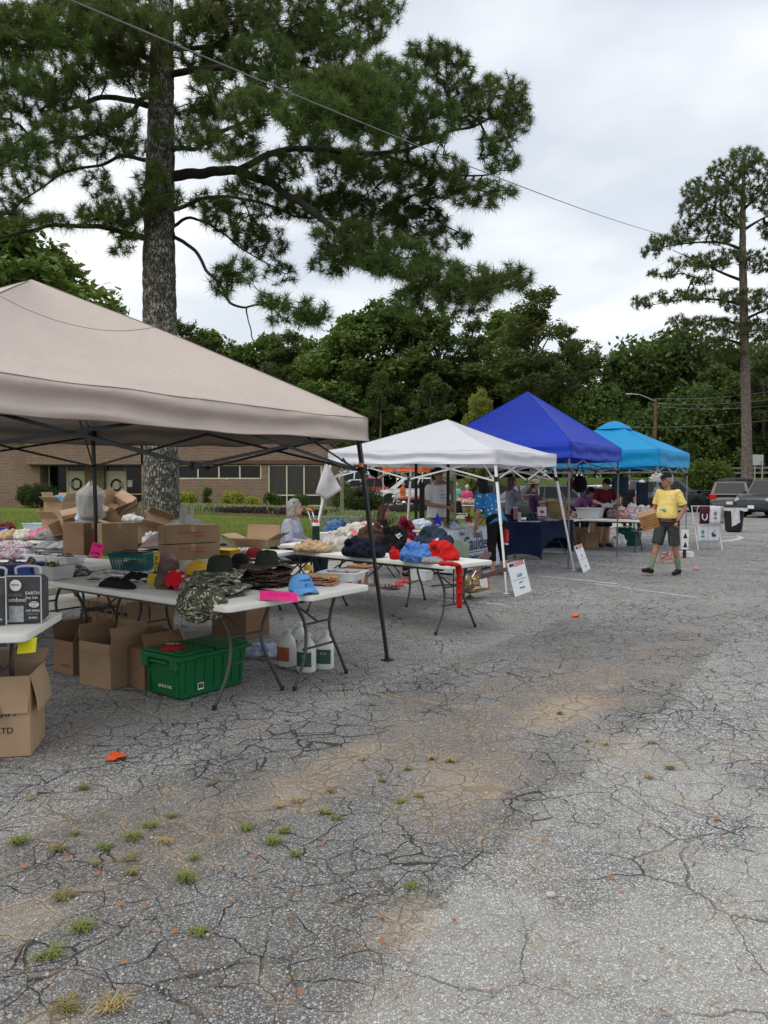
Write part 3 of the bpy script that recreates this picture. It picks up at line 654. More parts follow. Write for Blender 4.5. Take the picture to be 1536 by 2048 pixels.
def grow(skel,pts,rs,step=.5,bend=.10):
    """connect each foliage point to the nearest wood already grown"""
    cap_ = len(skel) + len(pts) * 8; pos = np.zeros((cap_,3)); par = np.full(cap_,-1); pos[:len(skel)] = skel; n = len(skel)
    d0 = np.array([np.min(np.linalg.norm(np.asarray(skel) - p,axis=1)) for p in pts]); out = []
    for i in np.argsort(d0):
        p = pts[i]; dd = pos[:n] - p; d = np.sqrt((dd ** 2).sum(1)) + np.maximum(dd[:,2],0) * .35; j = int(np.argmin(d)); L = np.linalg.norm(pos[j] - p); k = min(max(int(L / step),1),7); prev = j; q0 = pos[j].copy()
        for s in range(1,k + 1):
            u = s / k; q = q0 + (p - q0) * u; q = q + np.array([rs.randn() * .3,rs.randn() * .3,-1]) * bend * L * u * (1 - u) * (1 if s < k else 0)
            if s == k: q = p
            pos[n] = q; par[n] = prev; prev = n; n += 1
            if n >= cap_ - 8: break
        out.append((i,prev))
        if n >= cap_ - 8: break
    cnt = np.zeros(n)
    for i,e_ in out: cnt[e_] += 1
    for i in range(n - 1,len(skel) - 1,-1): cnt[par[i]] += cnt[i]
    e = np.arange(len(skel),n); return pos[:n],par[:n],cnt,e,out
def tufts(name,ends,dirs,nn,ln,wd,m,rs,parent=None,tv=None,spread=1.15,back=.12):
    N = len(ends); dirs = dirs / (np.linalg.norm(dirs,axis=1)[:,None] + 1e-9); E = np.repeat(ends,nn,0); D = np.repeat(dirs,nn,0); r = rs.randn(N * nn,3); r /= np.linalg.norm(r,axis=1)[:,None]
    d = D * rs.uniform(.15,1.1,(N * nn,1)) + r * spread * .75; d /= np.linalg.norm(d,axis=1)[:,None]; base = E - D * (rs.rand(N * nn,1) * back); L = ln * rs.uniform(.65,1.1,(N * nn,1))
    s = np.cross(d,rs.randn(N * nn,3)); s /= np.linalg.norm(s,axis=1)[:,None] + 1e-9; tip = base + d * L; tip[:,2] -= .12 * L[:,0]
    V = np.stack([base - s * wd,base + s * wd,tip],1).reshape(-1,3); F = np.arange(3 * N * nn).reshape(-1,3); o = npmesh(name,V,F,m,parent)
    tv = rs.rand(N) if tv is None else tv; set_tv(o,np.repeat(tv,nn),3); return o
def bark_mat(name,a,b,lich,amt=.5,sc=1.0):
    t = NT(name); v = t.mapping(scale=(1,1,.32)); vo = t.node('ShaderNodeTexVoronoi',Scale=22 * sc,feature='DISTANCE_TO_EDGE'); 
    wob = t.node('ShaderNodeTexNoise',Scale=9 * sc,Detail=4.0); t.l.new(v,wob.inputs['Vector']); ad = t.node('ShaderNodeVectorMath',operation='MULTIPLY_ADD'); t.l.new(wob.outputs['Color'],ad.inputs[0]); ad.inputs[1].default_value = (.12,) * 3; t.l.new(v,ad.inputs[2]); t.l.new(ad.outputs[0],vo.inputs['Vector'])
    pl = t.rng(vo.outputs['Distance'],.02,.16); base = t.mix(pl,a,b); l1 = t.rng(t.noise(7 * sc,5,.7),.47,.6,0,amt); base = t.mix(t.math('MULTIPLY',l1,pl),base,lich)
    t.col(base); t.b.inputs['Roughness'].default_value = .95; t.bump(t.math('ADD',pl,t.math('MULTIPLY',t.noise(60 * sc,4,.7),.4)),.9,.03 / sc ** .5); return t.m
BARK = bark_mat('pine_bark',(.030,.024,.02),(.14,.12,.10),(.42,.43,.36),.95)
BARK2 = bark_mat('far_pine_bark',(.06,.045,.035),(.19,.15,.12),(.34,.32,.28),.6)
LIMB = mat('limb_bark',(.036,.030,.026),.95,.3,6,.8,25,c2=(.018,.015,.013),bd=.02)
def trunk(pts,rad,name,m,parent,nA=72,seg=.06,rough=.02,flare=None,seed=0):
    """pts world-ish; smooth interpolated, plated bark relief"""
    pts = [Vector(p) for p in pts]; L = [0]
    for i in range(1,len(pts)): L.append(L[-1] + (pts[i] - pts[i - 1]).length)
    n = int(L[-1] / seg) + 2; V = []
    for i in range(n):
        s = L[-1] * i / (n - 1); k = max(j for j in range(len(L)) if L[j] <= s + 1e-6); k = min(k,len(L) - 2); u = (s - L[k]) / (L[k + 1] - L[k]); u2 = u * u * (3 - 2 * u) * .5 + u * .5
        c = pts[k].lerp(pts[k + 1],u2); r = rad[k] + (rad[k + 1] - rad[k]) * u
        for a in range(nA):
            q = 2 * pi * a / nA; d = Vector((cos(q),sin(q),0)); rr = r * (1 + .05 * noise.noise(Vector((cos(q) * 1.2,sin(q) * 1.2,s * .5 + seed))))
            if rough:
                vd = noise.voronoi(Vector((cos(q) * r * 9,sin(q) * r * 9,s * 3.0 + seed)))[0]; rr += rough * (min((vd[1] - vd[0]) * 2.6,1) - .5) + rough * .4 * noise.noise(Vector((cos(q) * 9,sin(q) * 9,s * 7)))
            if flare: rr += flare * math.exp(-s / .35) * (1 + .35 * sin(5 * q + seed))
            V.append(c + d * rr)
    idx = np.arange(n * nA).reshape(n,nA); F = np.stack([idx[:-1],np.roll(idx,-1,1)[:-1],np.roll(idx,-1,1)[1:],idx[1:]],-1).reshape(-1,4)
    return npmesh(name,np.array([tuple(v) for v in V]),F,m,parent,smooth=True)
def curve_pts(pts,k=5):
    """Catmull-Rom through points"""
    P4 = [np.array(p,float) for p in pts]; P4 = [2 * P4[0] - P4[1]] + P4 + [2 * P4[-1] - P4[-2]]; out = []
    for i in range(1,len(P4) - 2):
        for s in range(k):
            t = s / k; a,b,c,d = P4[i - 1:i + 3]; out.append(.5 * ((2 * b) + (c - a) * t + (2 * a - 5 * b + 4 * c - d) * t * t + (3 * b - a - 3 * c + d) * t ** 3))
    out.append(P4[-2]); return out
NEEDLE = leafmat('pine_needles_green',(.022,.054,.018),(.14,.23,.045),(.15,.115,.05),.45)
NEEDLE2 = leafmat('far_needles_green',(.036,.064,.024),(.10,.14,.038),(.12,.10,.045),.6)

# ------------------------------------------------------------------ the big pine over the stalls
def big_pine():
    rs = np.random.RandomState(3); Yt = 17.0; base = P(323,1100,Yt); zg = .22
    root = thing('pine_tree','tall pine tree with plated bark rising from the lawn behind the tan canopy','tree',(base.x,Yt,zg)); o0 = np.array([base.x,Yt,zg])
    tp = [(325,1110,38),(323,1000,35),(322,900,33),(320,700,32.5),(318,560,32),(319,430,29),(321,300,27),(323,150,23),(326,0,20),(330,-220,15),(334,-480,8),(336,-650,2)]
    tw = []; tr = []
    for px,py,r in tp: p = np.array(P(px,py,Yt)) - o0; tw.append(tuple(p)); tr.append(r / FOC * Yt)
    tw[0] = (tw[0][0],tw[0][1],-.1); trunk(tw,tr,'trunk',BARK,root,80,.05,.022,.12,2.0)
    # main limbs: pixel outline of each limb in the photo, carried back or forward from the trunk by dy metres
    limbs = [([(340,352),(410,345),(470,342),(525,360),(600,405),(680,470),(760,530),(830,560),(905,572),(985,560)],.15,[0,0,-.4,-.8,-1.3,-1.8,-2.2,-2.5,-2.8,-3]),
             ([(470,342),(560,302),(650,300),(760,308),(842,289),(920,258),(1000,232),(1050,220)],.10,[-.4,.1,.4,.6,.9,1.1,1.4,1.6]),
             ([(760,308),(830,330),(920,350),(1000,345),(1040,330)],.05,[.6,.2,-.1,-.4,-.6]),
             ([(335,148),(420,136),(520,140),(600,150),(700,185),(790,210)],.10,[0,-.5,-1.1,-1.6,-2.3,-3]),
             ([(335,100),(400,95),(480,82),(560,60),(660,40),(740,20)],.08,[0,.5,1.2,1.8,2.5,3]),
             ([(346,470),(390,500),(420,550),(465,606),(492,615),(545,605),(600,618),(640,632)],.055,[0,-.4,-.8,-1.2,-1.4,-1.7,-1.9,-2.1]),
             ([(492,615),(500,655),(513,700)],.022,[-1.4,-1.4,-1.3]),
             ([(340,455),(380,436),(430,455),(480,495),(540,530),(575,548)],.05,[0,.3,.7,1.0,1.3,1.5]),
             ([(294,478),(240,463),(150,450),(60,460),(-30,478),(-140,470)],.09,[0,-.4,-.9,-1.4,-2,-2.6]),
             ([(295,212),(230,195),(150,212),(80,250),(0,305),(-90,350)],.09,[0,.3,.8,1.3,1.9,2.4]),
             ([(297,190),(250,232),(170,270),(80,292),(0,330),(-80,390)],.07,[0,-.6,-1.2,-1.7,-2.3,-2.8]),
             ([(296,320),(240,312),(205,330),(130,345),(60,392),(10,430),(-50,480)],.06,[0,.4,.8,1.2,1.6,2,2.3]),
             ([(300,120),(220,90),(120,95),(20,70),(-80,40)],.08,[0,-.5,-1.2,-2,-2.8]),
             ([(300,60),(230,20),(140,-30),(20,-80)],.07,[0,.6,1.4,2.2]),
             ([(345,40),(430,0),(540,-40),(680,-80),(800,-90)],.08,[0,-.6,-1.3,-2.2,-3]),
             ([(345,300),(400,290),(470,250),(560,225),(650,215),(720,240)],.07,[0,-.8,-1.6,-2.4,-3.1,-3.6]),
             ([(345,420),(420,395),(500,400),(590,430),(680,440),(760,430),(880,480)],.06,[0,.7,1.3,1.9,2.3,2.7,3.0])]
    skel = []
    for pl,r0,dy in limbs:
        pts = []
        for (px,py),d in zip(pl,dy): pts.append(np.array(P(px,py,Yt + d)) - o0)
        c = curve_pts(pts,6); n = len(c); c = [p + np.array([noise.noise(Vector((i * .3,0,r0 * 99))),noise.noise(Vector((i * .3,5,r0 * 99))),noise.noise(Vector((i * .3,9,r0 * 99)))]) * .07 for i,p in enumerate(c)]
        mb = MB(); mb.tube([tuple(p) for p in c],[max(r0 * .78 * (1 - .88 * i / (n - 1)),.012) for i in range(n)],9); mb.build('limb',LIMB,root,smooth=True); skel += c[2:]
    for i in range(40): skel.append(np.array(tw[7]) * (1 - i / 39) + np.array(tw[11]) * (i / 39))
    # foliage masses: (px, py, rx, ry, depth offset, density)
    bl = [(1000,190,62,45,1.5,1),(1030,230,35,40,1.5,1),(1000,300,45,45,1,.9),(960,385,70,28,0,1),(900,125,50,42,1,1),(920,200,60,50,1.2,1),(850,110,45,35,.5,.7),(840,230,80,55,0,1),
          (770,160,70,50,-1.5,1.2),(700,190,90,60,-2.5,1.3),(620,215,70,45,-3,1.2),(735,245,70,35,-2.5,1.1),(650,110,90,60,1,1),(700,40,80,60,2.5,1),(760,10,50,45,3,.8),(590,40,80,60,1,1.1),(480,30,80,50,0,1),(520,110,70,45,-1,1),
          (440,75,60,40,.5,.9),(430,170,50,30,-1,.7),(500,215,60,40,-2,1.1),(560,170,70,40,-1.5,1),(400,20,50,40,-.5,.8),(760,320,80,40,.5,1.1),(860,350,80,45,0,1.1),(690,330,70,40,1,.9),(620,290,60,35,1,1),(560,330,60,30,-1,.8),
          (640,400,80,40,1.5,1),(740,410,90,45,1.5,1.1),(830,440,70,45,1,1.1),(900,475,40,28,.5,.7),(700,480,80,40,-1.8,1.1),(790,510,80,40,-2.2,1.2),(870,545,60,35,-2.6,1.1),(950,560,60,32,-2.8,1.1),(1030,550,35,28,-3,.9),(840,600,60,30,-2.3,.9),(920,600,70,26,-2.6,.6),
          (660,520,40,30,-1.6,.8),(560,400,60,35,1.3,.8),(500,370,50,25,-.8,.5),(460,430,60,32,.8,1),(520,480,55,35,1.1,1),(420,400,45,22,.5,.8),(560,545,35,22,1.4,.7),(470,540,45,26,-1,.9),(540,600,40,16,-1.7,.9),(610,615,45,18,-2,1),(640,632,22,12,-2.1,.9),(590,640,50,14,-1.8,.4),
          (440,570,30,20,-1,.5),(400,270,60,30,-1.2,.8),(470,290,50,30,-1.8,.9),(390,215,45,25,1,.6),(380,60,30,30,-.5,.5),
          (230,60,70,60,-.8,1.2),(140,40,80,60,-1.5,1.2),(50,60,70,60,-2,1.1),(-40,60,60,60,-2,1),(260,130,50,40,-.5,1.1),(180,130,70,40,.5,1.1),(90,150,70,45,1,1.1),(10,160,60,50,1,1),(250,10,60,50,.5,1),(130,200,60,35,.8,.8),(30,230,60,35,1.3,.8),
          (250,250,35,40,-1,.7),(190,240,50,30,-1.2,.8),(120,260,60,30,-1.6,.9),(40,300,60,35,-2,.9),(-40,330,50,50,0,.8),(260,290,35,22,.4,.9),(180,300,50,22,.8,.6),(200,365,35,28,.8,.45),(120,330,40,25,1.2,.6),(60,350,40,30,1.5,.6),(20,400,40,35,1.8,.8),(-30,440,40,40,0,.8),
          (290,400,38,30,-.7,1.1),(240,420,45,28,-.5,1.1),(190,425,40,22,-.8,.9),(250,460,40,16,-.5,.8),(240,495,28,12,-.4,.7),(120,440,60,14,-1,.5),(300,350,30,30,-1,.6),(60,440,40,16,-1.4,.6),(305,50,45,35,-1.0,.9),(340,110,28,22,-1.0,.7),(300,175,26,20,-.9,.6),(318,262,22,14,-.8,.4),(345,395,22,18,-.9,.6),(420,130,50,30,.4,1),(410,225,40,26,.3,.9)]
    pts = []; dep = []
    for px,py,rx,ry,dz,dn in bl:
        n = int(pi * rx * ry / 76 * max(dn,.72)); sc = (Yt + dz) / FOC
        for _ in range(n):
            a = rs.rand() * 2 * pi; q = rs.rand() ** .55; c = P(px + rx * q * cos(a) * 1.03,py + ry * q * sin(a) * 1.05,Yt + dz + rs.randn() * min(rx,60) * sc * .55); pts.append(np.array(c) - o0)
    # crown above the frame
    for _ in range(700):
        h = rs.rand(); c = np.array(tw[9]) * (1 - h) + np.array(tw[11]) * h; a = rs.rand() * 2 * pi; r = (3.8 * (1 - h) + .5) * rs.rand() ** .5; pts.append(c + np.array([r * cos(a),r * sin(a),rs.randn() * .4]))
    pts = np.array(pts); pos,par,cnt,e,out = grow(np.array(skel),pts,rs,.45)
    rad = .0048 * np.maximum(cnt,1) ** .43; twigs_mesh('twigs',pos[par[e]],pos[e],np.minimum(rad[par[e]],.05) * (par[e] >= len(skel)) + rad[e] * (par[e] < len(skel)),rad[e],LIMB,root)['kind'] = 'stuff'
    ends = np.array([pos[k] for _,k in out]); dirs = np.array([pos[k] - pos[par[k]] for _,k in out]); dirs = dirs / (np.linalg.norm(dirs,axis=1)[:,None] + 1e-9) * .8 + np.array([0,0,.55])
    tv = np.clip(.15 + .55 * vn3(ends * .8 + 3,4) + .35 * rs.rand(len(ends)) - .1,0,1)
    tufts('crown',ends,dirs,54,.235,.0058,NEEDLE,rs,root,tv,1.2,.16)['kind'] = 'stuff'
    # pine cones hang in the crown
    mb = MB()
    for k in rs.choice(len(ends),160): p = ends[k] - np.array([0,0,.08]); mb.ell(tuple(p),(.03,.03,.05),6,4)
    mb.build('pine_cones',mat('cone_brown',(.09,.06,.04),.9),root)['kind'] = 'stuff'
    return root
big_pine()

# ------------------------------------------------------------------ the far pine at the right edge
def far_pine():
    rs = np.random.RandomState(8); Yt = 50.0; b = P(1494,962,Yt); o0 = np.array([b.x,Yt,b.z - .1]); root = thing('pine_tree','tall slender pine with a bare lower trunk beyond the parked cars at the right','tree',tuple(o0))
    tp = [(1494,965,11),(1493,850,9.5),(1489,700,8.5),(1487,600,7.5),(1485,500,6.5),(1486,400,4.5),(1488,330,2.5),(1490,295,1)]
    tw = [tuple(np.array(P(x,y,Yt)) - o0) for x,y,r in tp]; trunk(tw,[r / FOC * Yt for x,y,r in tp],'trunk',BARK2,root,28,.18,.03,.08,1.0)
    limbs = [[(1487,500),(1440,485),(1370,487),(1300,500)],[(1487,562),(1450,548),(1400,525),(1345,500)],[(1487,610),(1440,600),(1380,598),(1290,612)],[(1488,690),(1450,680),(1400,690),(1345,705)],[(1486,460),(1440,420),(1400,400)],
             [(1486,420),(1520,390),(1560,370)],[(1487,460),(1520,440),(1560,420)],[(1487,640),(1530,620),(1580,600)],[(1487,390),(1450,360),(1420,350)],[(1488,650),(1420,640),(1350,680)]]
    skel = []
    for pl in limbs:
        dy = rs.uniform(-2.5,2.5); c = curve_pts([np.array(P(x,y,Yt + dy * i / len(pl))) - o0 for i,(x,y) in enumerate(pl)],5); n = len(c); mb = MB(); mb.tube([tuple(p) for p in c],[max(.11 * (1 - .85 * i / (n - 1)),.02) for i in range(n)],6); mb.build('limb',LIMB,root,smooth=True); skel += c[1:]
    for i in range(20): skel.append(np.array(tw[4]) * (1 - i / 19) + np.array(tw[7]) * (i / 19))
    bl = [(1490,312,40,20),(1455,340,42,24),(1520,345,34,30),(1410,380,48,28),(1470,385,50,28),(1395,420,42,26),(1450,435,45,24),(1530,400,30,30),(1545,460,30,26),(1320,483,36,16),(1300,503,20,12),(1360,478,32,13),(1395,522,58,17),(1330,545,36,10),(1450,515,40,20),(1285,604,26,13),
          (1340,590,42,13),(1410,588,50,15),(1480,600,46,24),(1540,600,34,30),(1360,640,24,13),(1410,645,55,14),(1348,690,20,13),(1470,655,50,22),(1430,690,42,18),(1520,520,32,26),(1400,555,30,12),(1530,660,40,26),(1370,455,30,14),(1430,470,40,18),(1465,712,40,14),(1600,520,50,90)]
    pts = []
    for px,py,rx,ry in bl:
        for _ in range(int(pi * rx * ry / 30)):
            a = rs.rand() * 2 * pi; q = rs.rand() ** .55; pts.append(np.array(P(px + rx * q * cos(a),py + ry * q * sin(a),Yt + rs.randn() * rx / FOC * Yt * .6)) - o0)
    pts = np.array(pts); pos,par,cnt,e,out = grow(np.array(skel),pts,rs,.7); rad = .010 * np.maximum(cnt,1) ** .42
    twigs_mesh('twigs',pos[par[e]],pos[e],rad[e],rad[e],LIMB,root)['kind'] = 'stuff'; ends = np.array([pos[k] for _,k in out]); dirs = np.array([pos[k] - pos[par[k]] for _,k in out]); dirs = dirs / (np.linalg.norm(dirs,axis=1)[:,None] + 1e-9) * .5 + np.array([0,0,.8])
    tufts('crown',ends,dirs,22,.34,.021,NEEDLE2,rs,root,np.clip(.3 + .6 * rs.rand(len(ends)),0,1),1.1,.2)['kind'] = 'stuff'
far_pine()

# ------------------------------------------------------------------ woods behind the lot
LF = [leafmat('oak_leaf',(.060,.115,.024),(.155,.24,.045),(.20,.23,.05),.6),leafmat('yellowish_leaf',(.12,.16,.03),(.26,.30,.05),(.33,.28,.06),.5),leafmat('dark_leaf',(.042,.082,.022),(.105,.165,.038),(.12,.13,.045),.5)]
def crown_blobs(rs,W,Hc,z0,n,rmin,rmax,taper=.6):
    out = []
    for i in range(n):
        u = rs.rand(); z = z0 + Hc * u; R = W * (sin(pi * min(u * .85 + .15,1)) ** taper); a = rs.rand() * 2 * pi; q = R * rs.rand() ** .5; r = rs.uniform(rmin,rmax); out.append(((q * cos(a),q * sin(a),z),(r,r,r * .7)))
    return out
def tree_proto(kind,seed,H_,W,m,nb,dens,size):
    rs = np.random.RandomState(seed); root = thing({'oak': 'broadleaf_tree','pine': 'pine_tree'}[kind],'x','tree'); z0 = H_ * (.10 if kind == 'oak' else .24)
    trunk([(0,0,-.4),(.1,0,H_ * .3),(-.1,.1,H_ * .6),(0,0,H_ * .93)],[.34,.27,.18,.05],'trunk',BARK2,root,12,.9,.0,.1,seed)
    bl = crown_blobs(rs,W,H_ - z0 - .8,z0,nb,.9,1.9) if kind == 'oak' else crown_blobs(rs,W * .85,H_ - z0 - .6,z0,nb,.8,1.5,.9)
    mb = MB()
    for (c,r) in bl[::2]: mb.tube([(0,0,max(c[2] - 2.2,1)),(c[0] * .5,c[1] * .5,c[2] - .9),c],[.09,.06,.02],5)
    mb.build('limbs',LIMB,root); mc = leaf_cloud('crown',bl,dens,size,m,seed,root,.40,.9,.45,.3,.5 if kind == 'oak' else .28); mc['kind'] = 'stuff'
    tv = None; return root
protos = [tree_proto('oak',21,18,4.9,LF[0],64,15,.24),tree_proto('oak',22,17,4.4,LF[1],54,15,.23),tree_proto('oak',23,19,5.4,LF[2],70,14,.25),tree_proto('oak',24,16,4.0,LF[0],48,16,.22),tree_proto('pine',25,20,4.8,NEEDLE2,64,19,.26),tree_proto('pine',26,19,4.0,LF[2],54,18,.25)]
used = [False] * len(protos)
HT = [18,17,19,16,20,19]
wood = [(20,430,60,0,1.30,'dark broadleaf tree at the left edge behind the peak of the tan canopy'),(78,500,63,0,1.1,'rounded broadleaf tree just right of the tan canopy peak, over the brick building'),(-60,520,62,0,1.2,'broadleaf tree off the left side over the brick building'),
        (228,606,74,5,.9,'small tree top peeping over the tan canopy left of the big pine trunk'),(280,660,80,0,1.0,'tree top just left of the big pine trunk, mostly behind the canopy'),
        (372,632,84,4,1.0,'dark bushy pine just right of the big pine trunk'),(425,655,86,0,1.0,'low broadleaf tree second from the big pine trunk in the far tree line'),(480,690,88,5,1.0,'dark slim tree under the dead hanging twig of the big pine'),(530,665,88,0,1.0,'broadleaf tree in the dip of the far tree line'),
        (585,650,84,4,1.05,'full pine behind the lowest hanging branch of the big pine'),(640,668,84,3,1,'narrow tree left of the tall oak in the far tree line'),(705,622,80,0,1.15,'tall full oak above the near corner of the tan canopy'),(765,592,82,2,1.1,'highest dark oak in the middle of the far tree line'),
        (820,625,80,5,1.1,'dark tree beneath the right branches of the big pine'),(880,610,82,2,1.1,'broad dark oak left of the blue canopy peak, half hidden by pine branches'),(945,628,84,4,1.0,'pine in the tree line directly above the white canopy'),(960,770,62,1,.62,'low yellow-green tree just behind the left slope of the blue canopy'),
        (1010,615,86,0,1.1,'oak left of the tall pine that stands above the blue canopy'),(1075,562,72,4,1.25,'tall wide-crowned pine directly behind the blue canopy peak'),(1135,640,78,4,1.0,'pine right of the blue canopy peak with an uneven top'),(1180,690,76,2,.95,'dark rounded oak left of the street lamp arm'),
        (1235,700,84,5,1.0,'dark slim tree above the teal canopy'),(1290,690,90,1,1.05,'yellow-green oak above the street lamp'),(1345,712,88,1,1.05,'bright green oak right of the street lamp'),(1318,735,84,0,1.0,'mid green oak directly behind the street lamp'),(1385,735,92,0,1.0,'thin tree beside the sky gap left of the far pine trunk'),
        (1430,720,70,2,.95,'dark tree close left of the far pine trunk'),(1470,745,68,5,.9,'dark tree close behind the far pine trunk'),(1530,690,66,4,1.1,'dark pine right of the far pine trunk at the frame edge'),(1600,690,66,2,1.1,'dark oak off the right edge of the view'),(1215,760,72,2,.9,'dark oak low behind the teal canopy'),
        (1270,800,72,0,.8,'low oak left of the lamp post'),(1400,800,68,5,.8,'slim dark tree amid the vines right of the lamp post'),(760,740,74,5,.8,'low dark tree over the white canopy left corner'),(860,740,74,2,.8,'low dark oak behind the left slope of the white canopy'),(660,760,76,2,.85,'low dark oak behind the tan canopy near corner'),
        (1130,770,70,3,.75,'low oak at the right slope of the blue canopy'),(560,760,80,2,.9,'low dark oak above the long slope of the tan canopy')]
for i,(px,py,Y,k,ws,lab) in enumerate(wood):
    top = P(px,py,Y); gz = zberm(top.x,Y); s = (top.z - gz) / HT[k]
    if not used[k]: o = protos[k]; used[k] = True
    else: o = copy_tree(protos[k])
    place(o,(top.x,Y,gz - .2),random.Random(i).uniform(0,6.28),lab,'trees of the woods behind the lot'); o.scale = (s * ws * 1.05,s * ws * 1.05,s)
# dense understory closing the wood near the ground
rs_ = random.Random(9); bl = []
for i in range(430):
    x = rs_.uniform(-40,60); y = 88 + rs_.uniform(-2,8) - (10 if x > 22 else 0); z = rs_.uniform(0,1) ** .9 * 13.5; r = rs_.uniform(2.0,3.2); bl.append(((x,y,1.8 + z),(r,1.4,r * .9)))
tag(leaf_cloud('forest_undergrowth',bl,10,.30,LF[2],31,None,.30,.6,.3,.2),kind='stuff')
# kudzu-covered bank at the right
bl = []
for i in range(190):
    x = rs_.uniform(17,36); y = rs_.uniform(65.5,68); z = 2.2 + rs_.random() ** 1.1 * (6.4 + 1.2 * sin(x * .5)); r = rs_.uniform(.7,1.5); bl.append(((x,y + .12 * z,z),(r * .75,.8,r * 1.4)))
KUD = leafmat('kudzu_leaf',(.055,.10,.028),(.15,.22,.05),(.05,.07,.03),.5)
tag(leaf_cloud('kudzu_vines',bl,16,.15,KUD,33,None,.36,1.3,.6,.1,.8),kind='stuff')

# ------------------------------------------------------------------ shrubs and bedding plants by the building
def shrub(name,loc,r,m,label,dens=260,size=.045,seed=1,cat='shrub',group=None,lumps=9,rough=.25):
    rs = np.random.RandomState(seed); root = thing(name,label,cat,loc,0,group); bl = [((0,0,r[2] * .5),(r[0] * .8,r[1] * .8,r[2] * .55))]
    for _ in range(lumps): a = rs.rand() * 2 * pi; q = rs.rand() ** .5; bl.append(((r[0] * .62 * q * cos(a),r[1] * .62 * q * sin(a),r[2] * (.35 + .35 * rs.rand())),(r[0] * .4,r[1] * .4,r[2] * .36)))
    f = leaf_cloud('foliage',bl,dens,size,m,seed,root,.22,3,.8,.2); f['kind'] = 'stuff'
    mb = MB()
    for k in range(7): a = k * .9; mb.tube([(.05 * cos(a),.05 * sin(a),-.05),(r[0] * .35 * cos(a),r[1] * .35 * sin(a),r[2] * .5)],[.02,.01],5)
    mb.build('stems',LIMB,root); return root
SG = leafmat('boxwood_leaf',(.012,.024,.008),(.035,.06,.018)); YG = leafmat('golden_leaf',(.24,.27,.03),(.42,.42,.05)); MG = leafmat('mid_leaf',(.04,.08,.02),(.10,.16,.035)); HG = leafmat('hedge_leaf',(.018,.035,.010),(.055,.085,.022))
VG = leafmat('striped_grass_leaf',(.25,.30,.12),(.55,.56,.34)); PU = leafmat('purple_leaf',(.035,.012,.030),(.10,.04,.085))
def zl_at(x,y): w,l = wl_of(x,y); return zlawn(w,l)
def at(px,py,Y): p = P(px,py,Y); return (p.x,Y,zl_at(p.x,Y) - .03)
for nm,px,Y,r,m,lab in (('round_shrub',80,43.5,(1.35,1.2,1.35),SG,'large clipped dark round shrub left of the building entrance'),
        ('golden_shrub',376,43,(.62,.6,.85),YG,'bright golden shrub just right of the big pine trunk'),('golden_shrub',465,43,(.72,.7,.95),YG,'larger golden shrub below the strip windows'),
        ('golden_shrub',505,42.5,(.52,.5,.65),YG,'small low golden shrub right of the larger one'),('green_shrub',545,43,(.62,.6,.85),MG,'fresh green shrub below the left curtained window'),('green_shrub',600,43,(.60,.6,.8),MG,'fresh green shrub below the right curtained window, behind the seated woman'),
        ('green_shrub',414,43.4,(.35,.35,1.15),MG,'narrow upright green shrub between two golden shrubs'),('clipped_hedge',722,33,(1.25,.9,1.25),HG,'wide clipped dark hedge mound between the white cars and the white canopy'),('clipped_hedge',686,36,(.6,.6,1.5),MG,'loose light green bush left of the dark hedge mound')):
    shrub(nm,at(px,1010,Y),r,m,lab,240 if r[0] < 1 else 200,.05,int(px),'shrub')
mb = MB()
def strip_bed(name,pts,m,seed,h=.35,n=900,ln=.35,wd=.012,kind='stuff',r=.9):
    rs = random.Random(seed); V = []; Fc = []
    for _ in range(n):
        k = rs.random() * (len(pts) - 1); i = int(k); f = k - i; a,b = pts[i],pts[i + 1]; x = a[0] + (b[0] - a[0]) * f + rs.gauss(0,r * .5); y = a[1] + (b[1] - a[1]) * f + rs.gauss(0,r * .5); c = Vector((x,y,zl_at(x,y)))
        q = rs.uniform(0,2 * pi); d = Vector((cos(q),sin(q),0)); s = Vector((-d.y,d.x,0)) * wd; L = ln * rs.uniform(.6,1.1); z = h * rs.uniform(.5,1.1); k0 = len(V)
        V += [c - s,c + s,c + d * L * .4 + Vector((0,0,z)) + s,c + d * L * .4 + Vector((0,0,z)) - s,c + d * L + Vector((0,0,z * .55))]; Fc += [(k0,k0 + 1,k0 + 2,k0 + 3),(k0 + 3,k0 + 2,k0 + 4)]
    mb = MB(); mb.v = [tuple(v) for v in V]; mb.f = Fc; mb.mi = [0] * len(Fc); o = mb.build(name,m); return tag(o,kind=kind)
def pp(px,Y): return (P(px,1020,Y).x,Y)
strip_bed('striped_border_grass',[pp(250,42),pp(370,40.5),pp(480,39),pp(600,37),pp(680,33)],VG,2,.32,5200,.34,.02,r=1.3)
strip_bed('purple_bedding',[pp(465,36.5),pp(540,36),pp(620,34),pp(700,31.5)],PU,3,.26,4200,.2,.03,r=.9)
strip_bed('purple_bedding',[pp(760,37),pp(830,40)],PU,4,.28,1300,.25,.03,r=.9)
strip_bed('striped_border_grass',[pp(700,28),pp(760,27)],VG,5,.4,1500,.36,.02,r=.9)
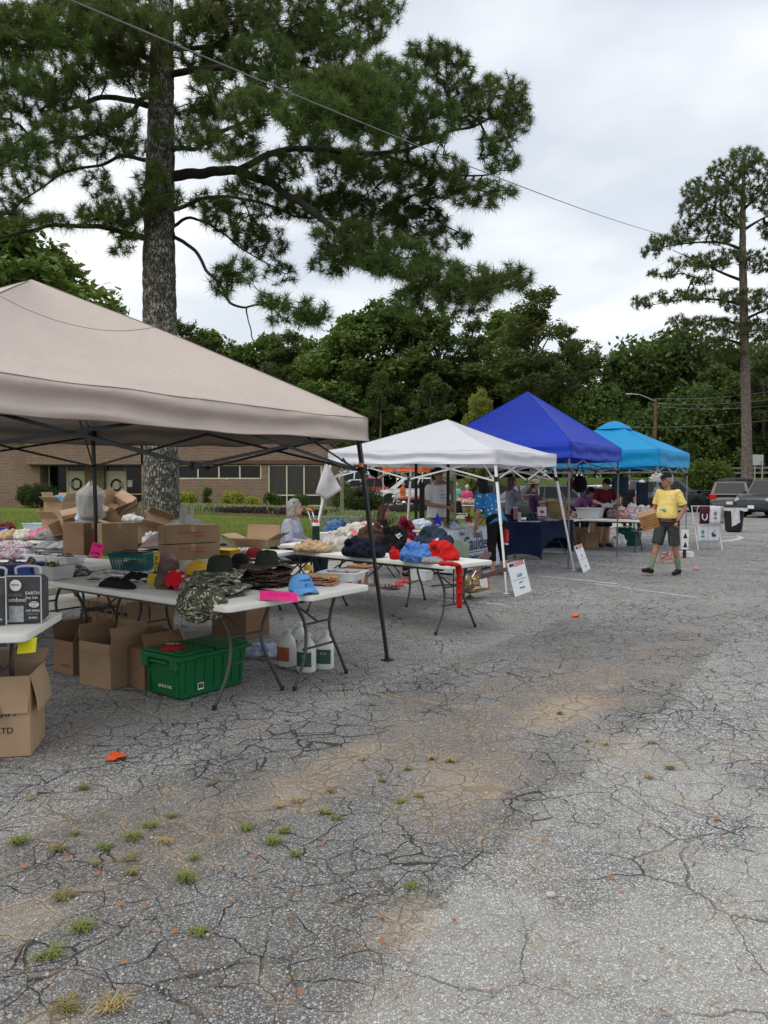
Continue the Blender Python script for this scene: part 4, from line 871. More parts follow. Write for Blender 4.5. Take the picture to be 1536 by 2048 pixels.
for i,(px,Y,s,lab) in enumerate(((725,25.5,1.0,'striped grass clump behind the white flag cloth'),(812,24,.8,'striped grass clump left of the man in the white T-shirt'),(868,26,.9,'striped grass clump behind the man in the white T-shirt'),(700,23,.9,'striped grass clump behind the shopping cart'),(790,27,.7,'striped grass clump beside the seated brown-haired woman'))):
    x,y = pp(px,Y); V = []; Fc = []; rq = random.Random(i)
    for _ in range(260):
        q = rq.uniform(0,2 * pi); d = Vector((cos(q),sin(q),0)); sd_ = Vector((-d.y,d.x,0)) * .014; L = .42 * s * rq.uniform(.6,1.1); z = .42 * s * rq.uniform(.5,1.1); k0 = len(V); c = d * .08
        V += [c - sd_,c + sd_,c + d * L * .45 + Vector((0,0,z)) + sd_,c + d * L * .45 + Vector((0,0,z)) - sd_,c + d * L + Vector((0,0,z * .5))]; Fc += [(k0,k0 + 1,k0 + 2,k0 + 3),(k0 + 3,k0 + 2,k0 + 4)]
    mb = MB(); mb.v = [tuple(v) for v in V]; mb.f = Fc; mb.mi = [0] * len(Fc); o = mb.build('border_grass_clump',VG); o.location = (x,y,zl_at(x,y)); tag(o,lab,'plant','striped grass clumps in the bed')
x,y = P(1420,960,58).x,58
shrub('wild_shrub',(P(1412,960,56.5).x,56.5,1.2),(2.2,1.2,2.1),leafmat('privet_leaf',(.07,.12,.02),(.16,.21,.04)),'wide yellow-green bush on the bank behind the black pickup',60,.11,77)
# mulch bed
sheet('planting_bed',lambda u,v: ((lambda x,y: (x,y,zl_at(x,y) + .02))(P(230 + 520 * u,1000,36 + 0 * u).x * (1.12 - .2 * u),41 - 9 * u + (v - .5) * (7 - 2 * u))),24,8,MULCH)

# ------------------------------------------------------------------ fence on the berm, lamp post, wires, board
WOODG = mat('weathered_wood',(.22,.20,.17),.9,.2,6,.5,40)
fx0,fx1 = P(640,950,66).x,P(1620,950,66).x
fen = thing('rail_fence','weathered post and rail fence along the top of the grass bank behind the lot','fence',(0,64,0))
posts = np.arange(-6,42,2.4); fz = [zberm(x,64) for x in posts]
for i,x in enumerate(posts):
    mb = MB(); mb.box((x,0,fz[i] + .42),(.16,.16,1.3),bev=.02); mb.build('post',WOODG,fen)
    if i:
        for h in (.45,.85):
            mb = MB(); a = Vector((posts[i - 1],-.09,fz[i - 1] + h)); b = Vector((x,-.09,fz[i] + h)); c = (a + b) / 2; R = Matrix.Rotation(-atan2(b.z - a.z,b.x - a.x),3,'Y'); mb.box(c,((b - a).length,.05,.16),R); mb.build('rail',WOODG,fen)
POLE = mat('creosote_pole',(.14,.075,.045),.9,.25,4,.4,30)
lp = P(1310,900,58); t = thing('street_lamp','brown wooden pole with a curved grey arm street lamp above the teal canopy','street lamp',(lp.x,58,1.6)); zt = P(1310,797,58).z - 1.6
mb = MB(); mb.tube([(0,0,-.5),(0,0,zt)],[.13,.10],10); mb.build('pole',POLE,t,smooth=True)
GALV = mat('galvanised_steel',(.45,.46,.46),.4,.1,15,.05,metal=.6)
mb = MB(); mb.tube([(0,-.1,zt - .25),(-.7,-.15,zt + .05),(-1.3,-.2,zt + .28),(-1.75,-.2,zt + .30)],[.045,.04,.035,.03],8); mb.build('arm',GALV,t,smooth=True)
mb = MB(); mb.ell((-2.0,-.2,zt + .30),(.34,.12,.07),12,6); mb.build('lamp_head',GALV,t,smooth=True)
def wire(name,a,b,sag,r,m,label,n=40):
    a = Vector(a); b = Vector(b); mb = MB(); mb.tube([a.lerp(b,i / n) - Vector((0,0,sag * 4 * (i / n) * (1 - i / n))) for i in range(n + 1)],r,5); return tag(mb.build(name,m,smooth=True),label,'cable')
CAB = mat('grey_cable',(.32,.33,.34),.6,.1,10,0)
wire('overhead_cable',P(-150,-125,5),P(1492,486,49.6),.74,.0075,mat('dark_cable',(.20,.205,.21),.6,.1,10,0),'long thin overhead cable crossing in front of the big pine to the far pine')
mb = MB(); a = P(1300,446,44)
for i,(y0,y1,sg,dx) in enumerate(((797,772,.3,0),(806,790,.3,0),(812,803,.35,0),(853,833,.3,1))):
    wire('utility_wire',P(1312 if not dx else 1215,y0,58),P(1600,y1,50),sg,.009,CAB,('topmost','second','third','lowest, longest')[i] + ' thin utility wire running right from the lamp post over the kudzu')
bp = P(1516,920,52); t = thing('road_sign_board','back of a pale rectangular sign board on two posts at the right edge','sign',(bp.x,52,1.0)); mb = MB(); mb.box((0,0,bp.z - 1.0),(.95,.04,.72),.35,.02); mb.build('board',mat('sign_back',(.50,.50,.48),.6,.12),t)
for s in (-.2,.3): mb = MB(); mb.box((s,.03,.9),(.06,.06,2.6)); mb.build('post',GALV,t)
# ================================================================== canopies
def cloth_mat(name,c,trans=.25,under=None,rough=.55):
    t = NT(name); c = lin(c); cv = t.mix(t.rng(t.noise(1.3,4),.35,.7,0,.35),c,tuple(x * .82 for x in c)); t.col(cv); t.b.inputs['Roughness'].default_value = rough; t.b.inputs['Specular IOR Level'].default_value = .35
    w = t.noise(3.2,4,.55,dist=.8); w2 = t.noise(900,1); h = t.math('ADD',w,t.math('MULTIPLY',w2,.02)); t.bump(h,.35,.05)
    tr = t.node('ShaderNodeBsdfTranslucent'); t.l.new(cv,tr.inputs['Color']); mx = t.node('ShaderNodeMixShader'); mx.inputs[0].default_value = trans
    t.l.new(t.b.outputs[0],mx.inputs[1]); t.l.new(tr.outputs[0],mx.inputs[2]); t.l.new(mx.outputs[0],t.out.inputs[0])
    if under is not None:   # inner face takes a separate colour, darker than the outside
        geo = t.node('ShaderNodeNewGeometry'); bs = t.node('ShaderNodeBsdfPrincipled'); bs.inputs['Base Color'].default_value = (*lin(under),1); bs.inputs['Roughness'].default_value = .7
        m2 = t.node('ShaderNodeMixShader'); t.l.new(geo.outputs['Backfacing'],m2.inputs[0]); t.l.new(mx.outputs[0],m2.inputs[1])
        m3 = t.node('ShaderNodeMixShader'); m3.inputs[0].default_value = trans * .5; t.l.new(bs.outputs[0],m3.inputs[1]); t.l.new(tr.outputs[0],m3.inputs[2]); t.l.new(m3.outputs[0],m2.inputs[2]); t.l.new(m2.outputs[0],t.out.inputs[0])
    MATS[name] = t.m; return t.m
def canopy(label,C,L,eaves,zp,val,cmat,fmat,rz=RZ,curve=.0,splay=0.0,feet_z=None,legw=.032,peak_r=.04,seed=0,sag=.05,name='pop_up_canopy',vent=False,foot_plates=True,low=None,bulge=0.0,wr=1.0):
    """C centre xy, L side, eaves = height of valance bottom at corners (+x-y, +x+y, -x+y, -x-y) in local axes, zp peak, val valance height"""
    t = thing(name,label,'canopy',(C[0],C[1],0),rz); h = L / 2
    cor = [(h,-h),(h,h),(-h,h),(-h,-h)]
    def sq(a):  # a in 0..4 around the square
        k = int(a) % 4; f = a - int(a); p,q = cor[k],cor[(k + 1) % 4]; return p[0] + (q[0] - p[0]) * f,p[1] + (q[1] - p[1]) * f,eaves[k] + (eaves[(k + 1) % 4] - eaves[k]) * f,f
    nA = 160; nR = 26; V = []
    for j in range(nR + 1):
        r = j / nR
        for i in range(nA):
            x,y,ze,f = sq(4 * i / nA); mid = 4 * f * (1 - f)
            drop = r ** (1 + curve) if curve >= 0 else 1 - (1 - r) ** (1 - curve)
            z = zp - (zp - (ze + val)) * drop
            z += bulge * sin(pi * r) * (1 - mid) - sag * mid * sin(pi * min(r * 1.08,1)) * (1.0) - .02 * wr * mid * r
            z += wr * .012 * r * noise.noise(Vector((x * r * 2.2,y * r * 2.2,seed))) + wr * .006 * (1 - 2 * abs(noise.noise(Vector((x * r * 1.1 + y * r * .7,f * 3 * r,seed + 2))))) * r * (1 - .5 * mid) + wr * .010 * sin(r * 40 + 3 * noise.noise(Vector((x * r,y * r,seed)))) * max(0,r - .72) * 2.4 * (mid + .3)
            V.append((x * r,y * r,z))
    for j in range(1,9):     # valance: gathered band
        s = j / 8
        for i in range(nA):
            x,y,ze,f = sq(4 * i / nA); mid = 4 * f * (1 - f); n_ = Vector((x,y,0)).normalized()
            k = int(4 * i / nA) % 4; nrm = [(1,0),(0,1),(-1,0),(0,-1)][k]; puff = .018 * wr * sin(s * pi * 2.6 + 2.2 * noise.noise(Vector((x * 1.3,y * 1.3,seed)))) * min(mid + .25,1) + .012 * wr * noise.noise(Vector((x * 6,y * 6,s * 3 + seed)))
            z = ze + val - val * s - .02 * mid - .035 * wr * mid * s * (noise.noise(Vector((x * 1.7,y * 1.7,seed + 4))) * .6)
            V.append((x + nrm[0] * (puff + .012 * s),y + nrm[1] * (puff + .012 * s),z))
    nr = nR + 9; idx = np.arange(nr * nA).reshape(nr,nA); F = np.stack([idx[:-1],idx[1:],np.roll(idx,-1,1)[1:],np.roll(idx,-1,1)[:-1]],-1).reshape(-1,4)
    npmesh('canopy_top',V,F,cmat,t,smooth=True)
    for k in range(4):      # stitched seams down the hips, round the eaves and across the panels
        mb = MB(); mb.tube([Vector(V[j * nA + k * nA // 4]) + Vector((0,0,.002)) for j in range(1,nR + 8)],.0045,5,flat=.6); mb.build('hip_seam',cmat,t,smooth=True)
    for j,rr_ in ((nR,.004),(nR + 8,.006)) + (((9,.003),) if L > 3.5 else ()):
        mb = MB(); mb.tube([Vector(V[j * nA + (i % nA)]) + Vector((0,0,.001)) for i in range(nA + 1)],rr_,5,flat=.7); mb.build('hem_seam',cmat,t,smooth=True)
    # frame
    fz = feet_z or [0,0,0,0]; tops = []
    for k,(x,y) in enumerate(cor):
        d = Vector((x,y,0)).normalized(); zt = eaves[k] + val * .55; top = Vector((x * .965,y * .965,zt)); ft = Vector((x,y,0)) * .965 + d * splay; ft.z = fz[k]; tops.append(top)
        mid_ = top.lerp(ft,.5); mb = MB(); mb.tube([top,mid_],legw * .72,4,flat=1); lg = mb.build('leg',fmat,t,smooth=False)
        mb = MB(); mb.tube([mid_ + (top - mid_) * .16,ft],legw * .56,4); mb.build('inner_leg',fmat,lg)
        if foot_plates: mb = MB(); mb.box((ft.x,ft.y,ft.z + .006),(.09,.09,.008),bev=.002); mb.build('foot_plate',fmat,lg)
        mb = MB(); br = top.lerp(ft,.17); mb.box((top.x,top.y,top.z),(legw * 1.9,legw * 1.9,.09),bev=.006); mb.build('corner_bracket',BLK,t)
        mb = MB(); mb.box(tuple(br),(legw * 2.0,legw * 2.0,.07),bev=.006); mb.build('slider',BLK,t)
        if low: mb = MB(); mb.box((br.x + legw * .5,br.y - legw * 1.3,br.z + .03),(.03,.03,.035)); mb.build('button',low,t)
    hub = Vector((0,0,zp - .50)); 
    for k in range(4):   # scissor trusses on each side, two pairs
        a,b = tops[k],tops[(k + 1) % 4]; lo = .36 * (1 if L > 2.6 else .72); A0 = a - Vector((0,0,.02)); A1 = a - Vector((0,0,lo)); B0 = b - Vector((0,0,.02)); B1 = b - Vector((0,0,lo)); M0 = (A0 + B0) / 2; M1 = (A1 + B1) / 2
        for p,q in ((A0,M1),(A1,M0),(B0,M1),(B1,M0)):
            mb = MB(); mb.tube([p,q],legw * .30,4,flat=1.6); mb.build('truss_bar',fmat,t)
        mb = MB(); mb.box(tuple(M1),(.04,.04,.05)); mb.build('truss_joint',BLK,t)
        m_ = M1; c = tops[k]; pk = Vector((0,0,zp - .06)); kn = c.lerp(pk,.5) - Vector((0,0,.06))
        for p,q in ((c - Vector((0,0,.02)),kn),(kn,pk),(c - Vector((0,0,lo)),kn)):
            mb = MB(); mb.tube([p,q],legw * .32,4); mb.build('roof_strut',fmat,t)
    if vent:   # small raised vent cap over the peak
        mb = MB(); mb.grid(lambda u,v: ((lambda s: (s[0] * .24 * v,s[1] * .24 * v,zp + .05 - (.05 + .17 * v) * v))(sq(4 * u if u < 1 else 0))),40,6); mb.build('vent_cap',cmat,t,smooth=True)
    return t
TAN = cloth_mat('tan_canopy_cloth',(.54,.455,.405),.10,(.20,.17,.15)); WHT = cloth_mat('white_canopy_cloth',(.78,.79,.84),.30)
BLU = cloth_mat('blue_canopy_cloth',(.012,.050,.52),.22); TEA = cloth_mat('teal_canopy_cloth',(.006,.34,.70),.22); ORA = cloth_mat('orange_canopy_cloth',(.85,.16,.03),.3)
BLKM = mat('black_powder_coat',(.022,.022,.024),.38,.1,20,.05); WHM = mat('white_powder_coat',(.72,.72,.70),.35,.05,20,.03); GRM = mat('grey_steel_tube',(.20,.20,.21),.4,.1,20,.05,metal=.4); ORG = mat('orange_plastic',(.8,.18,.03),.4)
def wlc(p,k,L):   # centre from corner k in local axes
    s = [(1,-1),(1,1),(-1,1),(-1,-1)][k]; return Vector((p[0],p[1],0)) - UX * s[0] * L / 2 - UY * s[1] * L / 2
# tan: corner (+x,+y)=R at (-.14,6.66)?  local +x runs to the aisle and camera, +y away along the row
R_c = Vector((-.14,6.72,0)); Lt = 3.85
# R is the far/aisle corner (+x,+y); N (near aisle) is (+x,-y); F far lawn side is (-x,+y)
Ct = R_c - UX * Lt / 2 - UY * Lt / 2
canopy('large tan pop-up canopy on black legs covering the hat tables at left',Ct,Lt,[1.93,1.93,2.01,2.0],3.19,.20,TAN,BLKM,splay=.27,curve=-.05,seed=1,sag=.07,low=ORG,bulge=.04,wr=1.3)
RW = radians(-29.4); WX = Vector((cos(RW),sin(RW),0)); WY = Vector((-sin(RW),cos(RW),0)); c1 = Vector((1.65,11.27,0)); Lw = 2.95; Cw = c1 - WX * Lw / 2 + WY * Lw / 2
canopy('white pop-up canopy with splayed white legs over the campaign tables',Cw,Lw,[1.86,1.89,1.91,1.92],2.68,.20,WHT,WHM,rz=RW,splay=.45,curve=-.22,seed=2,sag=.02,legw=.034,wr=1.2)
b1 = G(1140,1138); Lb = 3.05; Cb = Vector((b1.x,b1.y,0)) - UX * Lb / 2 + UY * Lb / 2
canopy('royal blue pop-up canopy on grey legs, tallest of the row',Cb,Lb,[2.06,2.06,2.06,2.06],3.52,.28,BLU,GRM,seed=3,sag=.05,curve=.0,legw=.03)
t2 = Vector((6.4,17.9,0)); Ct2 = t2 - UX * Lb / 2 + UY * Lb / 2
canopy('bright teal pop-up canopy with a vented peak, farthest of the row',Ct2,Lb,[2.00,2.0,2.0,2.0],3.16,.38,TEA,mat('pale_steel',(.42,.43,.45),.35,.1,20,.03,metal=.5),seed=5,sag=.05,vent=True,legw=.03)
oc = P(818,960,46); canopy('small orange canopy far off beside the white truck',(oc.x,46),2.5,[2.35,2.35,2.35,2.35],3.0,.25,ORA,WHM,rz=radians(-20),seed=6,legw=.03)
# small print on the white valance
t = [o for o in COL.objects if o.name.startswith('pop_up_canopy.001')][0]
NAVY = mat('navy_print',(.02,.035,.12),.7,.05,10,0); REDP = mat('red_print',(.55,.03,.03),.7,.05,10,0); BLKP = mat('black_print',(.02,.02,.02),.8,.05,10,0); WHP = mat('white_print',(.78,.78,.76),.7,.03,10,0)
mb = MB(); mb.add([(-.06,0,0),(.06,0,0),(0,.07,0)],[(0,1,2)]); Mx = face_m((-.78 * Lw / 2,-Lw / 2 - .03,1.93),(0,-1,0),lift=.02); o = mb.build('peak_emblem',NAVY,t); o.matrix_local = Mx
text('- — --',.035,NAVY,face_m((-.78 * Lw / 2 + .18,-Lw / 2 - .03,1.94),(0,-1,0),lift=.02),t)
# ================================================================== folding tables
TOPW = mat('table_plastic',(.72,.71,.66),.55,.06,6,.25,260); LEGM = mat('table_leg_steel',(.075,.078,.08),.42,.1,15,.05,metal=.3); TOPB = mat('black_table_top',(.03,.03,.032),.5,.1,8,.2,200)
def folding_table(label,loc,rz,L=1.83,W=.76,z=.742,top=TOPW,legm=LEGM,inset=.26,group='folding tables set out on the lot'):
    t = thing('folding_table',label,'table',loc,rz,group)
    r = .05; poly = []
    for cx,cy,a0 in ((L / 2 - r,W / 2 - r,0),(-L / 2 + r,W / 2 - r,90),(-L / 2 + r,-W / 2 + r,180),(L / 2 - r,-W / 2 + r,270)):
        for k in range(5): q = radians(a0 + k * 22.5); poly.append((cx + r * cos(q),cy + r * sin(q)))
    n = len(poly); V = []; F = []
    for dz,ins in ((-.045,.006),(-.040,0),(-.008,0),(-.002,.003),(0,.010)):
        V += [(x * (1 - 2 * ins / L),y * (1 - 2 * ins / W),z + dz) for x,y in poly]
    for j in range(4): F += [(j * n + i,j * n + (i + 1) % n,(j + 1) * n + (i + 1) % n,(j + 1) * n + i) for i in range(n)]
    F += [tuple(range(n - 1,-1,-1)),tuple(4 * n + i for i in range(n))]
    mb = MB(); mb.add(V,F); mb.build('tabletop',top,t,smooth='auto')
    mb = MB(); mb.box((0,W / 2 - .07,z - .060),(L - .25,.022,.028)); mb.build('side_rail',legm,t)
    mb = MB(); mb.box((0,-W / 2 + .07,z - .060),(L - .25,.022,.028)); mb.build('side_rail',legm,t)
    for s in (-1,1):
        xt = s * (L / 2 - inset); xf = s * (L / 2 - inset + .05); ys = .43 * W
        for y_ in (-1,1):
            p = [(xt,y_ * ys * .72,z - .05),(xt,y_ * ys * .70,z - .12),(xt + s * .01,y_ * ys * .50,z - .24),(xt + s * .02,y_ * ys * .46,z - .36),(xf,y_ * ys * .64,z - .52),(xf,y_ * ys * .98,.02),(xf,y_ * ys * 1.0,.0)]
            mb = MB(); mb.tube(curve_pts(p,3),.0135,8); lg = mb.build('leg',legm,t,smooth=True)
            mb = MB(); mb.tube([(xf,y_ * ys * .985,.035),(xf,y_ * ys * 1.0,.0)],.017,8); mb.build('foot_cap',BLK,lg)
        for zz,k_ in ((z - .27,.48),(z - .46,.56)):
            mb = MB(); mb.tube([(xt + s * .015,-ys * k_,zz),(xt + s * .015,ys * k_,zz)],.010,6); mb.build('crossbar',legm,t)
        mb = MB(); mb.tube([(xt + s * .02,0,z - .27),(xt - s * .42,0,z - .055)],.009,6); mb.build('brace',legm,t)
    return t
def rowtable(label,pxc,pyc,**kw):
    """near aisle-side corner of the top (+x,-y) at this pixel"""
    L = kw.get('L',1.83); W = kw.get('W',.76); rz = kw.pop('rz',RZ); g = G(pxc,pyc,.742); a = Vector((cos(rz),sin(rz),0)); b = Vector((-sin(rz),cos(rz),0)); c = g - a * L / 2 + b * W / 2
    return folding_table(label,(c.x,c.y,0),rz,**kw)
TA = rowtable('white folding table nearest the camera under the tan canopy, loaded with camouflage hats',455,1214,L=2.35,rz=radians(-38))
TB = rowtable('white folding table behind the hat table, holding the pale blue cap and a clear bin',622,1192,L=2.44)
TC = rowtable('white folding table heaped with clothes between the tan and white canopies',896,1131,L=2.5,rz=radians(-45))
TD = folding_table('white folding table behind the heap of clothes, with frames and baskets',(-.35,10.35,0),radians(-24),L=2.1)
g = G(62,1258,.742); TW = folding_table('white folding table cut by the left edge, holding bedding packs',(g.x - .80,g.y + .10,0),radians(8),L=1.6)
g = G(112,1158,.742); TK = folding_table('black-topped folding table at far left, covered in blue and clear bins',(g.x - 1.05,g.y + .92,0),radians(-33),L=2.2,top=TOPB)
TK2 = folding_table('white folding table at left behind the black one, under tall brown cartons',(-3.9,8.45,0),radians(-30),L=2.6)
TK3 = folding_table('long white folding table at far left beside the lawn, heaped with laundry',(-5.4,11.6,0),radians(-12),L=2.6)
TK4 = folding_table('white folding table in front of the big pine, buried in open cartons',(-3.5,9.9,0),radians(-20),L=2.2)
TG = folding_table('white folding table under the teal canopy, holding laundry baskets and toys',(4.95,18.45,0),radians(-32),L=2.7)
# ================================================================== campaign table with printed cloth and navy table with stretch cover
CLW = fabric('white_tablecloth',(.66,.68,.74),var=.06,fold=.25); NVY = fabric('navy_stretch_cloth',(.010,.018,.055),var=.15,fold=.25,fs=3)
ec = G(905,1060,.78); cE = Vector((ec.x,ec.y,0)) - UX * .38 + UY * .915
t = folding_table('folding table wholly under the white printed campaign cloth',(cE.x,cE.y,0),RZ + pi / 2,L=1.76,W=.70)
t = thing('printed_tablecloth','white tablecloth printed with blue campaign lettering under the white canopy','tablecloth',(cE.x,cE.y,0),RZ)
mb = MB(); W2,L2,zt = .385,.925,.752
def drape(u,v):
    a = 4 * u; k = int(a) % 4; f = a - int(a); c = [(W2,-L2),(W2,L2),(-W2,L2),(-W2,-L2)]; p,q = c[k],c[(k + 1) % 4]; x,y = p[0] + (q[0] - p[0]) * f,p[1] + (q[1] - p[1]) * f; w = .010 * sin(26 * f) * v * (1 if k != 0 else .4) + .02 * v
    n = [(1,0),(0,1),(-1,0),(0,-1)][k]; return (x + n[0] * w,y + n[1] * w,zt * (1 - v) + .04 * v)
mb.grid(drape,120,10,True); mb.box((0,0,zt),(2 * W2 + .004,2 * L2 + .004,.006)); mb.build('cloth',CLW,t,smooth='auto')
nf = (1,0,0)
for s_,sz,y_,z_,m_,sq_ in (('Elect',.09,-.62,.70,NAVY,.9),('Brad',.17,-.02,.665,NAVY,.9),('Caulder',.36,-.06,.50,NAVY,.88),('Edgefield County',.12,.0,.26,NAVY,.9),('Probate Judge',.15,.02,.12,NAVY,.9)):
    text(s_,sz,m_,face_m((W2 + .012,y_,z_),nf,lift=.018),t,squeeze=sq_,fat=.002)
mb = MB(); mb.box((W2 + .035,-.0,.355),(.002,1.35,.010)); mb.build('printed_rule',NAVY,t)
fc = G(1081,1121); cF = Vector((fc.x,fc.y,0)) - UX * .38 + UY * .93
folding_table('folding table inside the navy stretch cover',(cF.x,cF.y,0),RZ + pi / 2,L=1.8,W=.72)
t = thing('navy_table_cover','navy blue stretch cover with arched sides on the table under the blue canopy','table cover',(cF.x,cF.y,0),RZ); mb = MB()
def stretch(u,v):
    a = 4 * u; k = int(a) % 4; f = a - int(a); w,l = .39,.94; c = [(w,-l),(w,l),(-w,l),(-w,-l)]; p,q = c[k],c[(k + 1) % 4]; mid = 4 * f * (1 - f); arch = (.62 if k in (0,2) else .12) * max(0,mid) ** .55 * .70; z = .768 - (.768 - .03 - arch * (.9 if k in (0,2) else 1)) * v
    x,y = p[0] + (q[0] - p[0]) * f,p[1] + (q[1] - p[1]) * f; ins = .05 * sin(pi * v) * mid; n = [(1,0),(0,1),(-1,0),(0,-1)][k]; return (x - n[0] * ins,y - n[1] * ins,z)
mb.grid(stretch,120,14,True); mb.box((0,0,.769),(.775,1.875,.006),bev=.002); mb.build('cover',NVY,t,smooth='auto')

# ================================================================== generic goods
KRAFT = mat('cardboard',(.30,.20,.12),.85,.12,3,.25,40,bd=.004); KRAFT_D = mat('cardboard_brown',(.22,.13,.075),.85,.12,3,.25,40,bd=.004); KRAFT_L = mat('cardboard_light',(.42,.29,.18),.85,.1,3,.3,30,bd=.004)
TAPE = mat('packing_tape',(.38,.27,.16),.25,.08,8,.05)
def carton(label,loc,rz,d,flaps=(110,100,95,60),m=KRAFT,open_=True,name='cardboard_box',tilt=None,texts=(),group='cardboard boxes of the stalls',flen=None):
    """open carton with four walls and four flaps; flap angles measured from closed (0) to hanging down (180+)"""
    t = thing(name,label,'box',loc,rz,group)
    if tilt: t.rotation_euler = (tilt[0],tilt[1],rz)
    w,l,h = d; th = .005; mb = MB()
    rn = random.Random(label); j = lambda a: a + rn.uniform(-.003,.003)
    mb.box((0,0,th),(w,l,th * 2))
    for c,s in (((0,-l / 2,h / 2),(w,th,h)),((0,l / 2,h / 2),(w,th,h)),((-w / 2,0,h / 2),(th,l - th * 1.2,h)),((w / 2,0,h / 2),(th,l - th * 1.2,h))): mb.box(c,s)
    mb.build('carton_body',m,t)
    if not open_:
        mb = MB(); mb.box((0,-l / 4,h + .003),(w,l / 2 - .002,.005)); mb.build('flap',m,t); mb = MB(); mb.box((0,l / 4,h + .003),(w,l / 2 - .002,.005)); mb.build('flap',m,t)
        mb = MB(); mb.box((0,0,h + .0062),(w + .004,.05,.0012)); mb.box((w / 2 + .0036,0,h - .03),(.0012,.05,.07)); mb.box((-w / 2 - .0036,0,h - .03),(.0012,.05,.07)); mb.build('tape',TAPE,t)
    else:
        fl = flen or min(w,l) / 2
        for k,(p,ax,ln,sg) in enumerate((((w / 2,0),'Y',l,1),((0,l / 2),'X',w,-1),((-w / 2,0),'Y',l,-1),((0,-l / 2),'X',w,1))):
            if flaps[k] is None: continue
            a = radians(flaps[k] + (80 if flaps[k] >= 178 else 0)); mb = MB(); n = 6; cv = rn.uniform(-.012,.012); pt = []
            for i in range(n + 1):
                s = i / n; pt.append((fl * s * cos(pi - a) + cv * sin(pi * s),fl * s * sin(pi - a)))
            def fn(u,v,k=k,pt=pt,ln=ln): 
                i = min(int(round(v * n)),n); o_,z_ = pt[i]; e_ = (u - .5) * (ln - .01 - .012 * v)
                if k == 0: return (w / 2 + o_,e_,h + z_)
                if k == 1: return (-e_,l / 2 + o_,h + z_)
                if k == 2: return (-w / 2 - o_,-e_,h + z_)
                return (e_,-l / 2 - o_,h + z_)
            mb.grid(fn,5,n + 1); mb.build('flap',m,t,solid=.005)
    for s_,sz,m_,n_,x_,z_ in texts:
        ps = {'-y': ((x_,-l / 2,z_),(0,-1,0)),'+x': ((w / 2,x_,z_),(1,0,0))}[n_]; text(s_,sz,m_,face_m(ps[0],ps[1],lift=.004),t)
    return t
def rolled(label,p,r,h,rz,m,seed,name,cat,group):
    """heap of soft folded rolls merged into one crumpled skin"""
    rs = random.Random(seed * 7 + 3); mb = MB(); mb.ell((0,0,h * .28),(r[0] * .92,r[1] * .92,h * .44),20,10); mb.ell((rs.uniform(-.2,.2) * r[0],rs.uniform(-.2,.2) * r[1],h * .50),(r[0] * .68,r[1] * .70,h * .40),16,10)
    n = 11
    for k in range(n):
        a = rs.uniform(0,2 * pi); q = rs.uniform(.05,.46); c = Vector((r[0] * q * cos(a),r[1] * q * sin(a),0)); zt = h * (.76 - .75 * q ** 2) * rs.uniform(.85,1.05); d = rs.uniform(0,pi); L = rs.uniform(.25,.45); e = Vector((cos(d) * r[0] * L,sin(d) * r[1] * L,rs.uniform(-.3,.3) * h)); rr = min(r) * rs.uniform(.14,.24); rr = min(rr,h * .30)
        A = c - e + Vector((0,0,max(zt - abs(e.z) * .3,rr))); B_ = c + Vector((0,0,zt)) ; C_ = c + e + Vector((0,0,max(zt * .75,rr))); mb.cap(A,B_,rr * .8,rr,8); mb.cap(B_,C_,rr,rr * .7,8)
    vox = max(.0085,max(r) / 30); hold = bpy.data.objects.new('h',None); o = remesh(mb,name,m,hold,vox,5,min(h,.2) * .17,13 if max(r) < .2 else 9,seed,(1.1,.5,.8)); o.parent = None; bpy.data.objects.remove(hold)
    for v in o.data.vertices:
        if v.co.z < 0: v.co.z *= .05
    o.location = (p[0],p[1],p[2]); o.rotation_euler = (0,0,rz); return tag(o,label,cat,group)
def garment(label,p,r,h,rz,m,seed,name='garment',cat='clothes',nf=5.0,amp=.28,group=None,droop=None,flat=.55):
    """crumpled heap of cloth with folds and tucked edge"""
    if not droop and name in ('garment','stall_goods','blue_bag','folded_cloth','cloth','bandana','plastic_bag','printed_hat','gift_basket','plush_bird','glove_heap','bundle','paper_bundle','wrapping','boots','blue_packets'):
        return rolled(label,p,r,h,rz,m,seed,name,cat,group)
    t = MB(); rs = random.Random(seed); nu,nv = 84,26
    def fn(u,v):
        q = 2 * pi * u; rr = v; e_ = 1 + .16 * noise.noise(Vector((cos(q) * 1.4,sin(q) * 1.4,seed))) + .07 * noise.noise(Vector((cos(q) * 4,sin(q) * 4,seed)))
        x = r[0] * rr * e_ * cos(q); y = r[1] * rr * e_ * sin(q); c = Vector((x * nf * 1.5,y * nf * 1.1,seed * 3.7)); wv = Vector((noise.noise(c),noise.noise(c + Vector((9,2,4))),0)) * .7
        f1 = 1 - 2 * abs(noise.noise(c + wv)); f2 = 1 - 2 * abs(noise.noise((c + wv) * 2.1 + Vector((4,4,4)))); lump = noise.noise(Vector((x * 3.2,y * 3.2,seed)))
        z = h * .92 * ((1 - rr ** 3.4) ** .62) * (1 + amp * .9 * (f1 * .6 + f2 * .5) * (1 - .4 * rr) + .16 * lump) * (1 - .25 * rr * rr); z = max(z,0)
        if droop:
            dd = x * droop[0] + y * droop[1] - droop[2]
            if dd > 0: return (x - droop[0] * dd * .85,y - droop[1] * dd * .85,z - dd * droop[3])
        return (x,y,z)
    t.grid(fn,nu,nv,True); o = t.build(name,m,smooth=True); o.location = (p[0],p[1],p[2]); o.rotation_euler = (0,0,rz)
    return tag(o,label,cat,group)
def T(px,py,z=.745): return G(px,py,z)
# ================================================================== goods under and on the near tables
rzb = RZ
